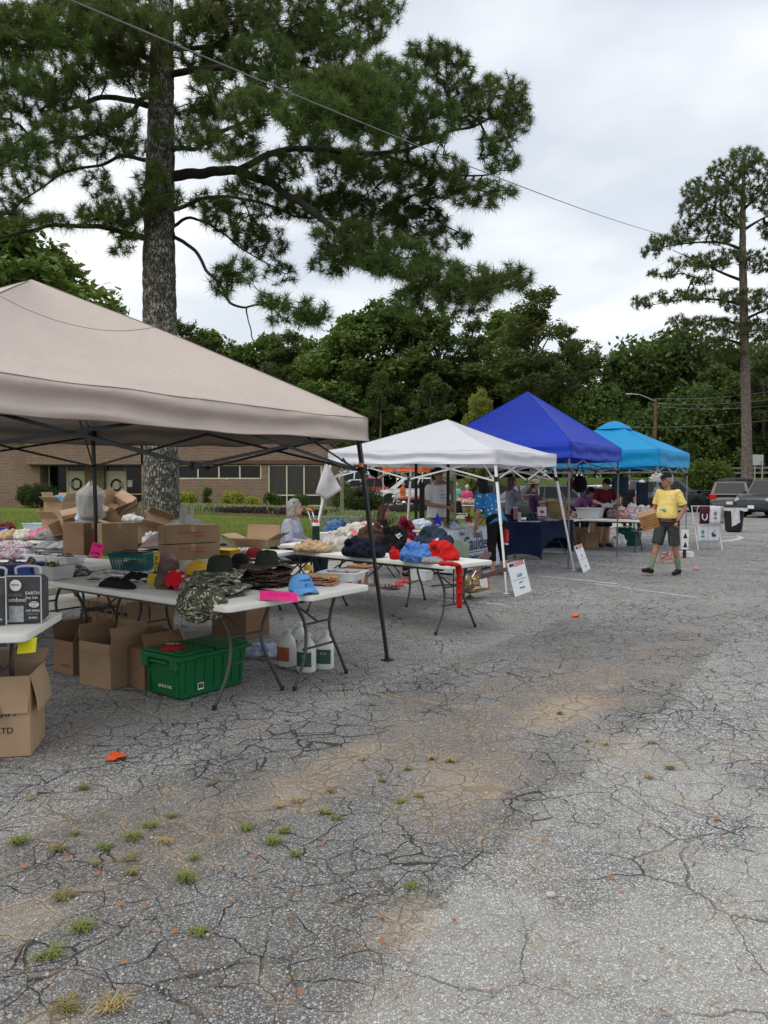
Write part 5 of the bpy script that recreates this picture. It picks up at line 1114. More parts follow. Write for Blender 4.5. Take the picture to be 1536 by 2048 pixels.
# --- cartons and tote beneath the hat tables
def onG(px,py,dx=0,dy=0,rz=RZ):  # nearest bottom corner (+x,-y) at pixel -> centre
    g = G(px,py); a = Vector((cos(rz),sin(rz),0)); b = Vector((-sin(rz),cos(rz),0)); c = g - a * dx / 2 + b * dy / 2; return (c.x,c.y,.004)
carton('brown open box leftmost under the hat tables, its flap hanging down',onG(147,1352,.27,.40),RZ,(.27,.40,.27),(120,95,110,205),KRAFT_D,texts=(('[=|=|=]',.035,BLKP,'-y',.03,.07),))
carton('tan open box second from the left under the hat tables, with faint print',onG(222,1381,.36,.34,RZ + .05),RZ + .05,(.36,.34,.34),(80,100,95,192),KRAFT,texts=(('—— ———— ——',.018,BLKP,'-y',.0,.215),('—— ———',.018,BLKP,'-y',-.03,.185)),flen=.12)
carton('reddish brown open box touching the green tote',onG(290,1382,.25,.36,RZ - .1),RZ - .1,(.25,.36,.30),(60,60,110,8),KRAFT_D)
carton('closed brown box standing behind the green tote',onG(300,1282,.34,.3),RZ,(.34,.3,.20),(100,100,100,100),KRAFT,True)
carton('dark brown box behind the camouflage hats that hang over the edge',onG(492,1280,.48,.34),RZ,(.48,.34,.27),(95,95,95,95),KRAFT_D,True,flen=.06)
tl = thing('crate_stack','row of tan cardboard trays with slotted handles behind the black table legs','box',onG(262,1262,.9,.4),RZ)
mb = MB()
mb.box((0,0,.13),(.88,.38,.25),bev=.004); mb.build('tray_body',KRAFT,tl)
for i in range(6):
    mb = MB(); mb.box((-.36 + i * .145,-.192,.16),(.085,.004,.035)); mb.build('slot',BLK,tl)
for i in range(5): mb = MB(); mb.box((-.29 + i * .145,-.1925,.13),(.008,.005,.25)); mb.build('divider',KRAFT_D,tl)
# big carton at the left edge
bc = onG(62,1512,.55,.36,radians(12)); t = carton('tall tan carton at the lower left edge with one flap folded down',bc,radians(12),(.55,.36,.46),(178,170,100,186),KRAFT_L,texts=(('ARGRAFT',.05,BLKP,'-y',.10,.245),('LTD',.05,BLKP,'-y',.14,.15)),flen=.21)
# green tote
GRN = mat('green_tote_plastic',(.007,.125,.038),.42,.08,5,.12,120)
tw_,tl_,th_ = .40,.66,.30; c_ = onG(362,1404,tw_ * .93,tl_ * .93,RZ - .04); t = thing('storage_tote','green plastic tote with attached lid under the hat table','tote',c_,RZ - .04)
mb = MB(); mb.box((0,0,th_ / 2),(tw_,tl_,th_),bev=.015,taper=.90); mb.build('tote_body',GRN,t,smooth='auto')
for i in range(7):
    y_ = -tl_ * .40 + i * tl_ * .133; mb = MB(); R = Matrix.Rotation(radians(3.6),3,'Y'); mb.box((tw_ / 2 - .006,y_,th_ * .52),(.012,.012,th_ * .72),R); mb.build('rib',GRN,t)
for i in (-1,1): mb = MB(); mb.box((i * tw_ * .40,-tl_ / 2 + .012,th_ * .5),(.014,.012,th_ * .8)); mb.build('rib',GRN,t)
mb = MB(); mb.box((0,0,th_ + .004),(tw_ + .05,tl_ + .05,.035),bev=.008); mb.build('rim',GRN,t,smooth='auto')
for s in (-1,1):
    mb = MB(); mb.box((0,s * tl_ * .255,th_ + .030),(tw_ + .02,tl_ * .47,.018),bev=.006)
    for k in range(5): mb.box((-tw_ * .36 + k * tw_ * .18,-s * .004 + s * .012,th_ + .041),(.035,.02,.008),bev=.002)
    lid = mb.build('lid',GRN,t,smooth='auto'); mb = MB(); mb.box((tw_ * .30,s * tl_ * .40,th_ + .043),(.06,.05,.012),bev=.003); mb.build('lid_lug',GRN,lid)
for s in (-1,1): mb = MB(); mb.box((s * tw_ * .40,-tl_ / 2 - .018,th_ - .04),(.07,.03,.075),bev=.006); mb.build('latch',GRN,t,smooth='auto')
mb = MB(); mb.box((0,-tl_ / 2 - .028,th_ - .03),(tw_ * .5,.012,.02),bev=.004); mb.build('handle',GRN,t)
text('QUICK PAC',.030,WHP,face_m((.02,-tl_ / 2 * .945,.085),(0,-1,.05),lift=.004),t)
mb = MB(); mb.box((tw_ / 2 * .945 + .002,-.13,.075),(.003,.055,.05)); lb = mb.build('barcode_label',WHP,t)
mb = MB()
for k in range(9): mb.box((tw_ / 2 * .945 + .0045,-.152 + k * .0052,.078),(.001,.002 + .0016 * (k % 3),.034))
mb.build('barcode_bars',BLKP,lb)['kind'] = 'stuff'
REDB = fabric('red_bandana',(.35,.015,.02),(.20,.01,.015),fold=.4)
cc = Vector(c_) + Vector((0,0,th_ + .042)); p_ = T(345,1299,th_ + .04); t = garment('crumpled red and white printed bandana on the green tote',p_,(.11,.075),.035,.3,REDB,5,'bandana','bandana')
text('HOT',.05,WHP,Matrix.Translation((0,0,.043)) @ Matrix.Rotation(-.5,4,'Z'),t)
# cleaning jugs
JUG = mat('jug_hdpe',(.68,.70,.66),.35,.04,6,.1,50,spec=.5); 
def jug(label,px,py,lab,rz):
    t = thing('plastic_jug',label,'jug',tuple(G(px,py) + Vector((0,0,.004))),rz,'white cleaning jugs under the table'); mb = MB()
    prof = [(.072,0),(.078,.008),(.079,.12),(.078,.19),(.070,.225),(.048,.255),(.026,.272),(.020,.282),(.020,.295)]
    vs = []; n = 24
    for r,z in prof:
        k = 3.2 if z < .2 else 2.2
        for i in range(n):
            q = 2 * pi * i / n; c,s = cos(q),sin(q); f = 1 / (abs(c) ** k + abs(s) ** k) ** (1 / k); off = .018 * (z > .23) * (z - .23) / .06; vs.append((r * f * c * 1.0 + (off if z > .23 else 0),r * f * s * .82,z))
    F_ = [(j * n + i,j * n + (i + 1) % n,(j + 1) * n + (i + 1) % n,(j + 1) * n + i) for j in range(len(prof) - 1) for i in range(n)] + [tuple(range(n - 1,-1,-1))]; mb.add(vs,F_); mb.build('jug_body',JUG,t,smooth='auto')
    mb = MB(); mb.tube(curve_pts([(-.062,0,.195),(-.066,0,.245),(-.045,0,.280),(-.005,0,.290),(.004,0,.280)],4),.0125,8); mb.build('handle',JUG,t,smooth=True)
    mb = MB(); mb.lathe([(.023,.292),(.023,.315),(.020,.318)],16,Matrix.Translation((.018,0,0))); mb.build('cap',JUG,t,smooth='auto')
    mb = MB(); mb.grid(lambda u,v: ((lambda q: (.0815 * (1 / (abs(cos(q)) ** 3.2 + abs(sin(q)) ** 3.2) ** (1 / 3.2)) * cos(q),.068 * (1 / (abs(cos(q)) ** 3.2 + abs(sin(q)) ** 3.2) ** (1 / 3.2)) * sin(q),.05 + .12 * v))(-pi / 2 + (u - .5) * 1.5)),14,2); lbm = mb.build('label',lab,t,smooth=True)
    return t
LO = mat('orange_label',(.50,.16,.05),.5,.2,60,0,c2=(.30,.04,.03)); LG = mat('dark_green_label',(.02,.06,.05),.5,.2,50,0,c2=(.05,.12,.10))
for lab,px,py,m,r,tx in (('white jug with orange label, leftmost of the jugs',574,1332,LO,-.5,''),('white jug at the back of the cluster, only its handle and cap showing',597,1316,LG,.2,''),('white jug with dark label in front, standing right beside the table leg',613,1343,LG,-.25,'|||'),('white jug with dark green label, rightmost of the jugs',649,1337,LG,-.1,'= =')):
    j = jug(lab,px,py,m,r)
    if tx: text(tx,.035,WHP,face_m((0,-.069,.135),(0,-1,0),lift=.002),j)
CLB = fabric('white_blue_bag',(.60,.64,.72),(.20,.28,.50),fold=.5); p_ = G(522,1318); garment('crumpled white and blue plastic bag on the asphalt left of the jugs',(p_.x,p_.y + .1,.002),(.17,.14),.11,.4,CLB,14,'plastic_bag','bag')
# --- bedding packs on the left table
VIN = glassy('clear_vinyl',(.6,.6,.62),.05,.05); CARD = mat('black_card',(.022,.022,.024),.55,.1,10,.03)
def bedding(label,px,py,w,d,h,rz,words):
    g = T(px,py); a = Vector((cos(rz),sin(rz),0)); b = Vector((-sin(rz),cos(rz),0)); c = g - a * w / 2 + b * d / 2; t = thing('bedding_pack',label,'package',(c.x,c.y,.747),rz,'bedding packs on the left table')
    mb = MB(); mb.box((0,0,h / 2),(w * .95,d * .8,h * .96),bev=.02); mb.build('folded_sheets',mat('dark_sheet',(.07,.075,.08),.9,.2,6,.4,30),t,smooth='auto')
    mb = MB(); mb.box((0,0,h / 2),(w,d,h),bev=.012); mb.build('vinyl_case',VIN,t,smooth='auto')
    mb = MB(); mb.box((0,-d / 2 + .004,h * .31),(w * .94,.004,h * .60)); mb.build('printed_card',CARD,t)
    for s in (-1,1): mb = MB(); mb.tube([(s * w / 2,-d / 2,0),(s * w / 2,-d / 2,h)],.004,5); mb.build('piping',mat('white_piping',(.6,.6,.6),.5),t)
    mb = MB(); mb.tube([(-w / 2,-d / 2,h),(w / 2,-d / 2,h)],.004,5); mb.build('piping',mat('white_piping',(.6,.6,.6),.5),t)
    mb = MB(); mb.tube(curve_pts([(-.07,0,h),(-.06,0,h + .045),(.06,0,h + .045),(.07,0,h)],4),.008,6); mb.build('carry_handle',mat('white_piping',(.6,.6,.6),.5),t,smooth=True)
    for s_,sz,x_,z_,m_ in words: text(s_,sz,m_,face_m((x_ * w,-d / 2 - .001,z_ * h),(0,-1,0),lift=.003),t)
    return t
t = bedding('clear zip pack of bamboo sheets on black card at the left table edge',83,1247,.205,.17,.275,radians(4),(('ORGANIC',.020,-.22,.60,mat('grey_print',(.3,.3,.3),.7)),('Bamboo',.036,-.20,.50,WHP),('EARTH',.026,.27,.64,WHP),('Stay Soft',.020,.24,.545,WHP),('ULTRA',.014,.30,.43,CARD),('SOFT',.014,.30,.37,CARD),('2000 SERIES',.016,.27,.27,WHP),('SHEET SET',.014,.27,.20,mat('grey_print',(.3,.3,.3),.7)),('QUEEN',.015,.27,.12,WHP)))
mb = MB(); mb.lathe([(.0,0),(.032,.001),(.033,0)],28,Matrix.Translation((-.04,-.087,.222)) @ Matrix.Rotation(pi / 2,4,'X')); mb.build('round_sticker',WHP,t); text('BAMBOO',.011,BLKP,face_m((-.04,-.09,.225),(0,-1,0)),t)
mb = MB(); mb.lathe([(.0,0),(.028,.001),(.0285,0)],24,Matrix.Translation((.062,-.0868,.110)) @ Matrix.Rotation(pi / 2,4,'X') @ Matrix.Diagonal((1,.62,1,1))); mb.build('oval_badge',WHP,t)
mb = MB(); mb.box((-.047,-.0865,.055),(.10,.003,.095),bev=.001); mb.build('bed_photo',mat('bed_photo',(.52,.53,.55),.6,.2,30,0,c2=(.28,.29,.31)),t)
bedding('second bedding pack, cut off by the left edge of the picture',13,1251,.205,.17,.275,radians(4),(('Bamboo',.036,-.15,.50,WHP),('QUEEN',.015,.27,.12,WHP)))
YEL = mat('yellow_paper',(.62,.58,.02),.8,.04,10,.05); MAG = mat('magenta_paper',(.75,.025,.22),.75,.04,10,.05); PEN = mat('marker_ink',(.12,.01,.05),.7)
g = T(58,1277,.70); t = thing('price_card','yellow paper price card hanging below the left table edge','sign',tuple(g),radians(8)); mb = MB(); mb.grid(lambda u,v: ((u - .5) * .10,-.015 - .012 * sin(2 * u) - .03 * v,-.075 * v + .01 * u),6,5); mb.build('paper',YEL,t,solid=.001)
# --- hats
def camo(name,cs,sc=14.0):
    t = NT(name); w = t.noise(sc,3,.5,dist=1.4); base = t.mix(t.rng(w,.47,.49),cs[0],cs[1]); w2 = t.noise(sc * 1.15,2,.5,vec=t.mapping(loc=(3,7,2)),dist=1.8); base = t.mix(t.rng(w2,.55,.57),base,cs[2]); w3 = t.noise(sc * 1.5,2,.5,vec=t.mapping(loc=(9,1,4)),dist=2.2); base = t.mix(t.rng(w3,.58,.60),base,cs[3])
    t.col(base); t.b.inputs['Roughness'].default_value = .85; t.bump(t.noise(500,2),.2,.002); return t.m
CAMO = camo('woodland_camouflage',((.025,.040,.022),(.085,.085,.05),(.42,.40,.30),(.012,.012,.011)),17); CAMOB = camo('brown_camouflage',((.06,.035,.025),(.025,.018,.015),(.16,.09,.06),(.012,.010,.009)),22); FELT = fabric('dark_olive_felt',(.030,.036,.026),fold=.2); BLKF = fabric('black_fabric',(.016,.016,.018),var=.3,fold=.5); 
def wide_hat(label,p,rz,m,R=.165,cr=.085,ch=.085,brim_only=False,seed=0,tilt=(0,0),mc=None,group=None,droop=0.0):
    t = thing('bucket_hat',label,'hat',p,rz,group); t.rotation_euler = (tilt[0],tilt[1],rz); mb = MB()
    def brim(u,v):
        q = 2 * pi * u; r = cr + (R - cr) * v; z = .018 * v * sin(2 * q + seed) + .010 * v * sin(5 * q + seed * 2) - .02 * v * v + .006 - droop * v * v * max(0,cos(q - droop * 3)); return (r * cos(q) * 1.06,r * sin(q) * .94,z)
    mb.grid(brim,48,7,True); mb.build('brim',m,t,smooth=True,solid=.004)
    if not brim_only:
        mb = MB(); n = 32
        mb.grid(lambda u,v: ((lambda q: ((cr * (1 - .26 * v ** 1.6) * (1 if v < .8 else sqrt(max(0,1 - ((v - .8) / .2) ** 2))) * cos(q) * 1.10,cr * (1 - .26 * v ** 1.6) * (1 if v < .8 else sqrt(max(0,1 - ((v - .8) / .2) ** 2))) * sin(q) * .90,ch * (min(v / .8,1)) * .86 + .014 * (v > .8) * (v - .8) / .2 + .010 * sin(3 * q + seed) * v)))(2 * pi * u)),n,14,True); mb.build('crown',mc or m,t,smooth=True)
    return t
# pile of camouflage hats hanging over the near table edge
hp = T(440,1196); i = 0; CG = 'woodland camouflage hats in the floppy pile'
labs = ['flattened camouflage bucket hat at the bottom of the woodland pile','camouflage hat second from the bottom of the woodland pile','camouflage hat third from the bottom of the woodland pile','camouflage hat near the top of the woodland pile','camouflage hat just under the dark olive hat','camouflage hat stack at right side of the woodland pile','camouflage hat lowest at the right of the woodland pile']
cpos = [(440,1192,.0),(430,1190,.025),(436,1188,.05),(424,1186,.075),(432,1184,.10),(455,1184,.035),(452,1188,.06)]
for (px,py,dz),lb in zip(cpos,labs): p = T(px,py); wide_hat(lb,(p.x - .02,p.y - .01 + .04 * (i % 3),.755 + dz),i * .9,CAMO,.205,brim_only=True,seed=i,group=CG,tilt=(.06 * sin(i),.05 * cos(i))); i += 1
# the part that spills over the edge: a sheaf of floppy hats
def spill(label,px,py,r,hgt,seed,m):
    p = T(px,py); mb = MB()
    def fn(u,v):
        q = 2 * pi * u; s = v; lay = .006 * sin(s * 46 + 2 * sin(q)); x = (r[0] * (sin(pi * min(s * .97 + .03,1)) ** .6)) * cos(q) * (1 + .12 * noise.noise(Vector((cos(q) * 2,sin(q) * 2,s * 4 + seed)))); y = r[1] * (sin(pi * min(s * .97 + .03,1)) ** .6) * sin(q) * (1 + .15 * noise.noise(Vector((cos(q) * 2,s * 5,seed)))) - s * .03
        return (x + lay * cos(q) + .04 * s,y + lay * sin(q),.07 - hgt * s + .01 * noise.noise(Vector((x * 20,y * 20,s * 9))))
    mb.grid(fn,56,40,True); o = mb.build('floppy_hat_bundle',m,smooth=True); o.location = (p.x - UY.x * .085,p.y - UY.y * .085,.775); o.rotation_euler = (.12,0,RZ); return tag(o,label,'hats',CG)
spill('bundle of floppy camouflage hats spilling over the near table edge',408,1198,(.16,.11),.26,3,CAMO); spill('bundle of camouflage hats sagging over the edge right of the other',436,1200,(.14,.09),.22,7,CAMO)
p = T(437,1178); wide_hat('dark olive felt hat crowning the woodland camouflage pile',(p.x,p.y + .05,.875),.4,CAMO,.205,.095,.125,mc=FELT,seed=2)
# brown camouflage stack
bp_ = T(530,1180); n_st = 9; bp_ = T(532,1172)
for k in range(n_st):
    wide_hat(['lowest','second lowest','third lowest','fourth','fifth','sixth','seventh','eighth','ninth and highest plain'][k] + ' hat brim in the brown camouflage stack',(bp_.x + .006 * sin(k * 2),bp_.y + .05 + .006 * cos(k * 3),.752 + k * .0155),k * 1.3,CAMOB,.205 - .001 * k,brim_only=True,seed=k,group='brown camouflage hats in the neat stack',tilt=(.03 * sin(k * 1.7),.03 * cos(k)))
wide_hat('dark camouflage cowboy-style hat on top of the brown stack',(bp_.x,bp_.y + .05,.905),.8,CAMOB,.215,.095,.12,mc=FELT,seed=5)
def ball_cap(label,p,rz,m,tilt=(0,0),txt=(),mv=None,R=.088):
    t = thing('baseball_cap',label,'cap',p,rz); t.rotation_euler = (tilt[0],tilt[1],rz); mb = MB()
    def dome(u,v):
        q = 2 * pi * u; th = v * pi / 2; k = 1 + .10 * max(0,cos(q)) ** 2 * sin(th) ; rr = R * cos(th) ** .75 * k; seam = 1 - .012 * (abs(sin(3 * q)) < .08); return (rr * cos(q) * 1.12 * seam,rr * sin(q) * .95 * seam,R * 1.22 * sin(th) ** .9)
    mb.grid(dome,72,16,True); mb.build('crown',m,t,smooth=True,solid=.002)
    mb = MB(); mb.grid(lambda u,v: ((lambda a: (R * 1.02 * cos(a) * 1.12 + (.075 * v) * (cos(a) ** .35 if cos(a) > 0 else 0),R * 1.0 * sin(a) * (1 + .12 * v),.006 - .028 * v * v - .9 * (R * sin(a)) ** 2 / R * .5 * v + .01))((u - .5) * 2.3)),24,8); mb.build('visor',mv or m,t,smooth=True,solid=.004)
    mb = MB(); mb.ell((0,0,R * 1.22),(.008,.008,.005),8,4); mb.build('button',m,t)
    def bendf(x,y,z):
        a = x / (R * 1.15); zz = .055 + y; c = min(max(zz / (R * 1.22),0),.97); th = math.asin(c ** (1 / .9)); rr = R * cos(th) ** .75 * (1 + .10 * max(0,cos(a)) ** 2 * sin(th)) + .0025 + z; return (rr * 1.12 * cos(a),rr * .97 * sin(a),zz)
    for s_,sz,mt,dx,dy in txt: text(s_,sz,mt,Matrix.Identity(4),t,bend=(lambda x,y,z,dx=dx,dy=dy: bendf(x + dx,y + dy,z)))
    return t
REDC = fabric('red_twill',(.55,.012,.022),fold=.15); SKY = fabric('sky_blue_twill',(.13,.36,.72),fold=.12); BRN = fabric('brown_check_cloth',(.13,.10,.075),(.06,.045,.035),fold=.3); YELC = fabric('yellow_cloth',(.70,.42,.05),fold=.2); GREYC = fabric('grey_check',(.22,.20,.19),(.10,.03,.03),fold=.3)
p = T(349,1178); ball_cap('red baseball cap with white lettering at the left of the camouflage pile',(p.x + .02,p.y + .02,.785),radians(-50),REDC,(.30,-.35),(("LET'S",.032,WHP,.025,.028),('GO',.026,NAVY,.03,.0),('BRA',.030,WHP,.028,-.028)))
p = T(318,1176); ball_cap('brown checked cap under the red cap',(p.x + .03,p.y + .06,.758),radians(-60),BRN,(0,.1)); p = T(335,1150); ball_cap('grey and red checked cap behind the red cap',(p.x,p.y + .04,.775),radians(200),GREYC,(.1,.1)); p = T(395,1152); ball_cap('yellow and white cap behind the camouflage pile',(p.x,p.y,.775),radians(30),YELC,(.1,-.1)); 
p = T(372,1148); ball_cap('white and black cap between the checked and yellow caps',(p.x,p.y + .03,.76),radians(-80),fabric('off_white_twill',(.55,.54,.50),fold=.2),(.1,0)); p = T(330,1130); ball_cap('red and grey plaid cap farthest back on the hat table',(p.x,p.y + .08,.76),radians(150),fabric('red_plaid',(.30,.05,.05),(.25,.24,.23),fold=.3))
p = T(604,1186); ball_cap('sky blue baseball cap with black embroidered lettering at the table corner',(p.x - .01,p.y + .05,.762),radians(-62),SKY,(.05,-.10),(('S.CAROLINA',.022,BLKP,0,.018),('SC',.028,BLKP,.0,-.018)),R=.098)
p = T(480,1132); ball_cap('black cap behind the brown hat stack',(p.x,p.y,.765),radians(-120),BLKF); p = T(510,1118); ball_cap('dark red and black cap at the back of the hat stacks',(p.x,p.y,.765),radians(-160),fabric('dark_red_twill',(.22,.02,.03),fold=.2))
# signs on the table edges
g = T(556,1196); t = thing('price_card','pink handwritten card lying on the front table edge by the hats','sign',(g.x + .01,g.y - .03,.757),radians(12)); t.rotation_euler = (.30,.10,radians(12)); mb = MB(); mb.grid(lambda u,v: ((u - .5) * .27,(v - .5) * .15,.003 + .006 * sin(u * 3) + .003 * sin(7 * v)),10,8); mb.build('paper',MAG,t,solid=.001); text('~ ~ —~',.045,PEN,Matrix.Translation((0,.02,.013)),t,shear=.2)
# black holsters / straps bundle, silver rolls, parts bags
p = T(232,1176); garment('tangle of black straps and work gloves hanging on the table edge',(p.x,p.y + .05,.745),(.20,.09),.06,-.55,BLKF,31,'black_straps','straps',nf=9,amp=.6,droop=(0,-1,.05,1.4)); p = T(245,1165); garment('black folded glove heap behind the straps',(p.x + .1,p.y + .08,.745),(.17,.08),.075,-.6,BLKF,33,'glove_heap','gloves',nf=9,amp=.6)
FOIL = mat('silver_film',(.55,.56,.57),.22,.1,10,.2,60,metal=.7)
for k,(px,py,lb) in enumerate(((262,1160,'silver roll of film lying nearest the yellow card'),(255,1152,'second silver roll behind the first on the hat table'))):
    p = T(px,py); t = thing('film_roll',lb,'roll',(p.x,p.y,.775),RZ + .1); mb = MB(); mb.tube([(-.24,0,0),(.20,0,0)],.018,12); mb.build('roll',FOIL,t,smooth='auto'); mb = MB(); mb.tube([(.195,0,0),(.245,0,0)],.021,12); mb.build('end_cap',NOTE,t,smooth='auto')
YP = mat('yellow_pack',(.62,.43,.02),.5,.1,30,.05); 
p = T(305,1172); t = thing('hanging_pack','yellow carded tool pack between the red cap and black straps','package',(p.x,p.y + .02,.75),RZ + .2); mb = MB(); mb.box((0,0,.045),(.11,.006,.09),Matrix.Rotation(-.35,3,'X')); mb.build('card',YP,t); text('= — =',.022,BLKP,face_m((0,-.004,.06),(0,-1,.35),lift=.003),t)
p = T(307,1152); t = thing('spirit_level','yellow upright plastic frame beside the teal basket','tool',(p.x,p.y + .1,.748),RZ)
for dx in (-.025,.025): mb = MB(); mb.box((dx,0,.10),(.012,.02,.20),bev=.002); mb.build('upright',YP,t)
for z_ in (.02,.07,.12,.19): mb = MB(); mb.box((0,0,z_),(.05,.018,.014),bev=.002); mb.build('rung',YP,t)
CLP = glassy('cloudy_plastic',(.70,.72,.72),.15,.45)
for k,(px,py,r_,lb) in enumerate(((160,1150,(.14,.10),'flat grey parts packets at the far left end of the hat table'),(200,1155,(.12,.09),'pile of small clear parts bags beside the teal basket'),(150,1140,(.12,.1),'clear bag of grey hardware at the table end'))):
    p = T(px,py); garment(lb,(p.x,p.y + .03,.747),r_,.035,k,(mat('grey_hardware',(.22,.22,.22),.4,.4,40,.5,90,metal=.4) if k != 1 else CLP),40 + k,'parts_bag','bags',nf=12,amp=.7)
rq = random.Random(12)
PKM = [mat('packet_grey',(.30,.31,.32),.35,.3,30,.2,60,c2=(.12,.12,.13)),mat('packet_white',(.58,.58,.57),.4,.1,20,.2,60),mat('packet_black',(.03,.03,.035),.4,.1,20,.1)]
for k in range(16):
    px = 128 + k * 11.2; py = 1152 + (px - 128) * .10 + rq.uniform(-12,8); p = T(px,py); t = thing('blister_packet','small ' + ('grey','white','black')[k % 3] + ' blister packet, ' + ('leftmost','second','third','fourth','fifth','sixth','seventh','eighth','ninth','tenth','eleventh','twelfth','thirteenth','fourteenth','fifteenth','rightmost')[k] + ' counted from the left end of the hat table','packet',(p.x,p.y + .04,.752 + .006 * (k % 4)),rq.uniform(0,3),'blister packets spread on the hat table'); mb = MB(); w_ = rq.uniform(.06,.12); mb.box((0,0,.003),(w_,w_ * .7,.004),bev=.001); mb.build('card',PKM[k % 3],t); mb = MB(); mb.box((0,0,.014),(w_ * .7,w_ * .45,.018),bev=.006); mb.build('blister',PKM[(k + 1) % 2],t,smooth='auto')
# --- teal slotted shopping basket
TL = mat('teal_basket_plastic',(.0,.13,.14),.38,.08,5,.05); bw,bd_,bh = .36,.25,.165
p = T(258,1143); t = thing('shopping_basket','teal slotted plastic shopping basket on the hat table','basket',(p.x,p.y + .10,.748),RZ + .35); mb = MB(); mb.box((0,0,.004),(bw * .82,bd_ * .82,.008)); mb.build('basket_floor',TL,t)
def bside(u,z):  # perimeter point, tapered
    a = 4 * u; k = int(a) % 4; f = a - int(a); s = .82 + .18 * z / bh; c = [(bw / 2,-bd_ / 2),(bw / 2,bd_ / 2),(-bw / 2,bd_ / 2),(-bw / 2,-bd_ / 2)]; q0,q1 = c[k],c[(k + 1) % 4]; return ((q0[0] + (q1[0] - q0[0]) * f) * s,(q0[1] + (q1[1] - q0[1]) * f) * s,z)
for z0_,z1_,nm in ((0,.022,'lower_band'),(.125,bh,'rim_band')):
    mb = MB(); mb.grid(lambda u,v: bside(u if u < 1 else 0,z0_ + (z1_ - z0_) * v),80,3,True); mb.build(nm,TL,t,solid=.004)
lip = MB(); lip.grid(lambda u,v: ((lambda q: (q[0] * (1 + .07 * v),q[1] * (1 + .09 * v),q[2] - .006 * v * v))(bside(u,bh))),80,3,True); lip.build('rim',TL,t,solid=.004)
for k in range(44):
    u = (k + .5) / 44; a,b = bside(u,.02),bside(u,.127); mb = MB(); mb.tube([a,b],.0045,4); mb.build('slat',TL,t)
for s in (-1,1): mb = MB(); mb.tube(curve_pts([(-bw * .42,s * .05,bh + .008),(-bw * .40,s * bd_ * .40,bh + .012),(0,s * bd_ * .44,bh + .012),(bw * .40,s * bd_ * .40,bh + .012),(bw * .42,s * .05,bh + .008)],4),.005,6); mb.build('handle',mat('maroon_handle',(.12,.015,.02),.4),t,smooth=True)
garment('jumble of small tools lying inside the teal basket',(p.x,p.y + .10,.757),(.14,.09),.06,.2,mat('grey_hardware',(.22,.22,.22),.4,.4,40,.5,90,metal=.4),55,'tool_jumble','tools',nf=14,amp=.7)
q = T(190,1118); t = thing('price_card','magenta handwritten pipe price card leaning on the teal basket','sign',(q.x,q.y + .05,.755),RZ + .55); mb = MB(); R = Matrix.Rotation(-.28,3,'X') @ Matrix.Rotation(.18,3,'Y'); mb.box((0,0,.085),(.135,.0015,.155),R); mb.build('paper',MAG,t)
Mp = Matrix.Translation((0,0,.085)) @ R.to_4x4(); text("3' Pipe",.034,PEN,Mp @ face_m((0,-.001,.045),(0,-1,0)),t,shear=.25); text('$2.00ea',.034,PEN,Mp @ face_m((0,-.001,-.035),(0,-1,0)),t,shear=.25)
# --- black table with bins of odds and ends
BLUP = mat('blue_bin_plastic',(.012,.05,.32),.35,.1,5,.05); NVP = mat('navy_bin_plastic',(.01,.02,.09),.35,.1,5,.05); CYP = mat('pale_blue_bin',(.42,.55,.60),.4,.05,5,.05)
def tub(label,p,rz,d,m,name='plastic_bin',th=.004,lip_=.012,fill=None,seed=0,handle=False,cat='bin'):
    t = thing(name,label,cat,p,rz); w,l,h = d; mb = MB()
    mb.box((0,0,th),(w * .86,l * .86,th * 2)); 
    def side(u,v): a = 4 * u; k = int(a) % 4; f = a - int(a); s = .86 + .14 * v; c = [(w / 2,-l / 2),(w / 2,l / 2),(-w / 2,l / 2),(-w / 2,-l / 2)]; q0,q1 = c[k],c[(k + 1) % 4]; e_ = 1 - .03 * (1 - min(f,1 - f) * 8 if min(f,1 - f) < .125 else 0); return ((q0[0] + (q1[0] - q0[0]) * f) * s * e_,(q0[1] + (q1[1] - q0[1]) * f) * s * e_,h * v)
    mb.grid(side,32,4,True); mb.build('bin_body',m,t,solid=th)
    mb = MB(); mb.grid(lambda u,v: ((lambda q: (q[0] * (1 + lip_ * 2 / w * v),q[1] * (1 + lip_ * 2 / l * v),q[2] - .008 * v * v))(side(u,1))),32,3,True); mb.build('rim',m,t,solid=th)
    return t
def fill(label,p,r,h,m,seed,name='odds_and_ends',rz=0.0,cat='goods',nf=12,amp=.8): return garment(label,p,r,h,rz,m,seed,name,cat,nf=nf,amp=amp)
MIX1 = camo('mixed_small_goods',((.35,.35,.36),(.05,.06,.10),(.5,.1,.08),(.02,.02,.02)),30); MIX2 = camo('mixed_pastel_goods',((.62,.60,.58),(.45,.25,.30),(.18,.22,.35),(.08,.10,.06)),18)
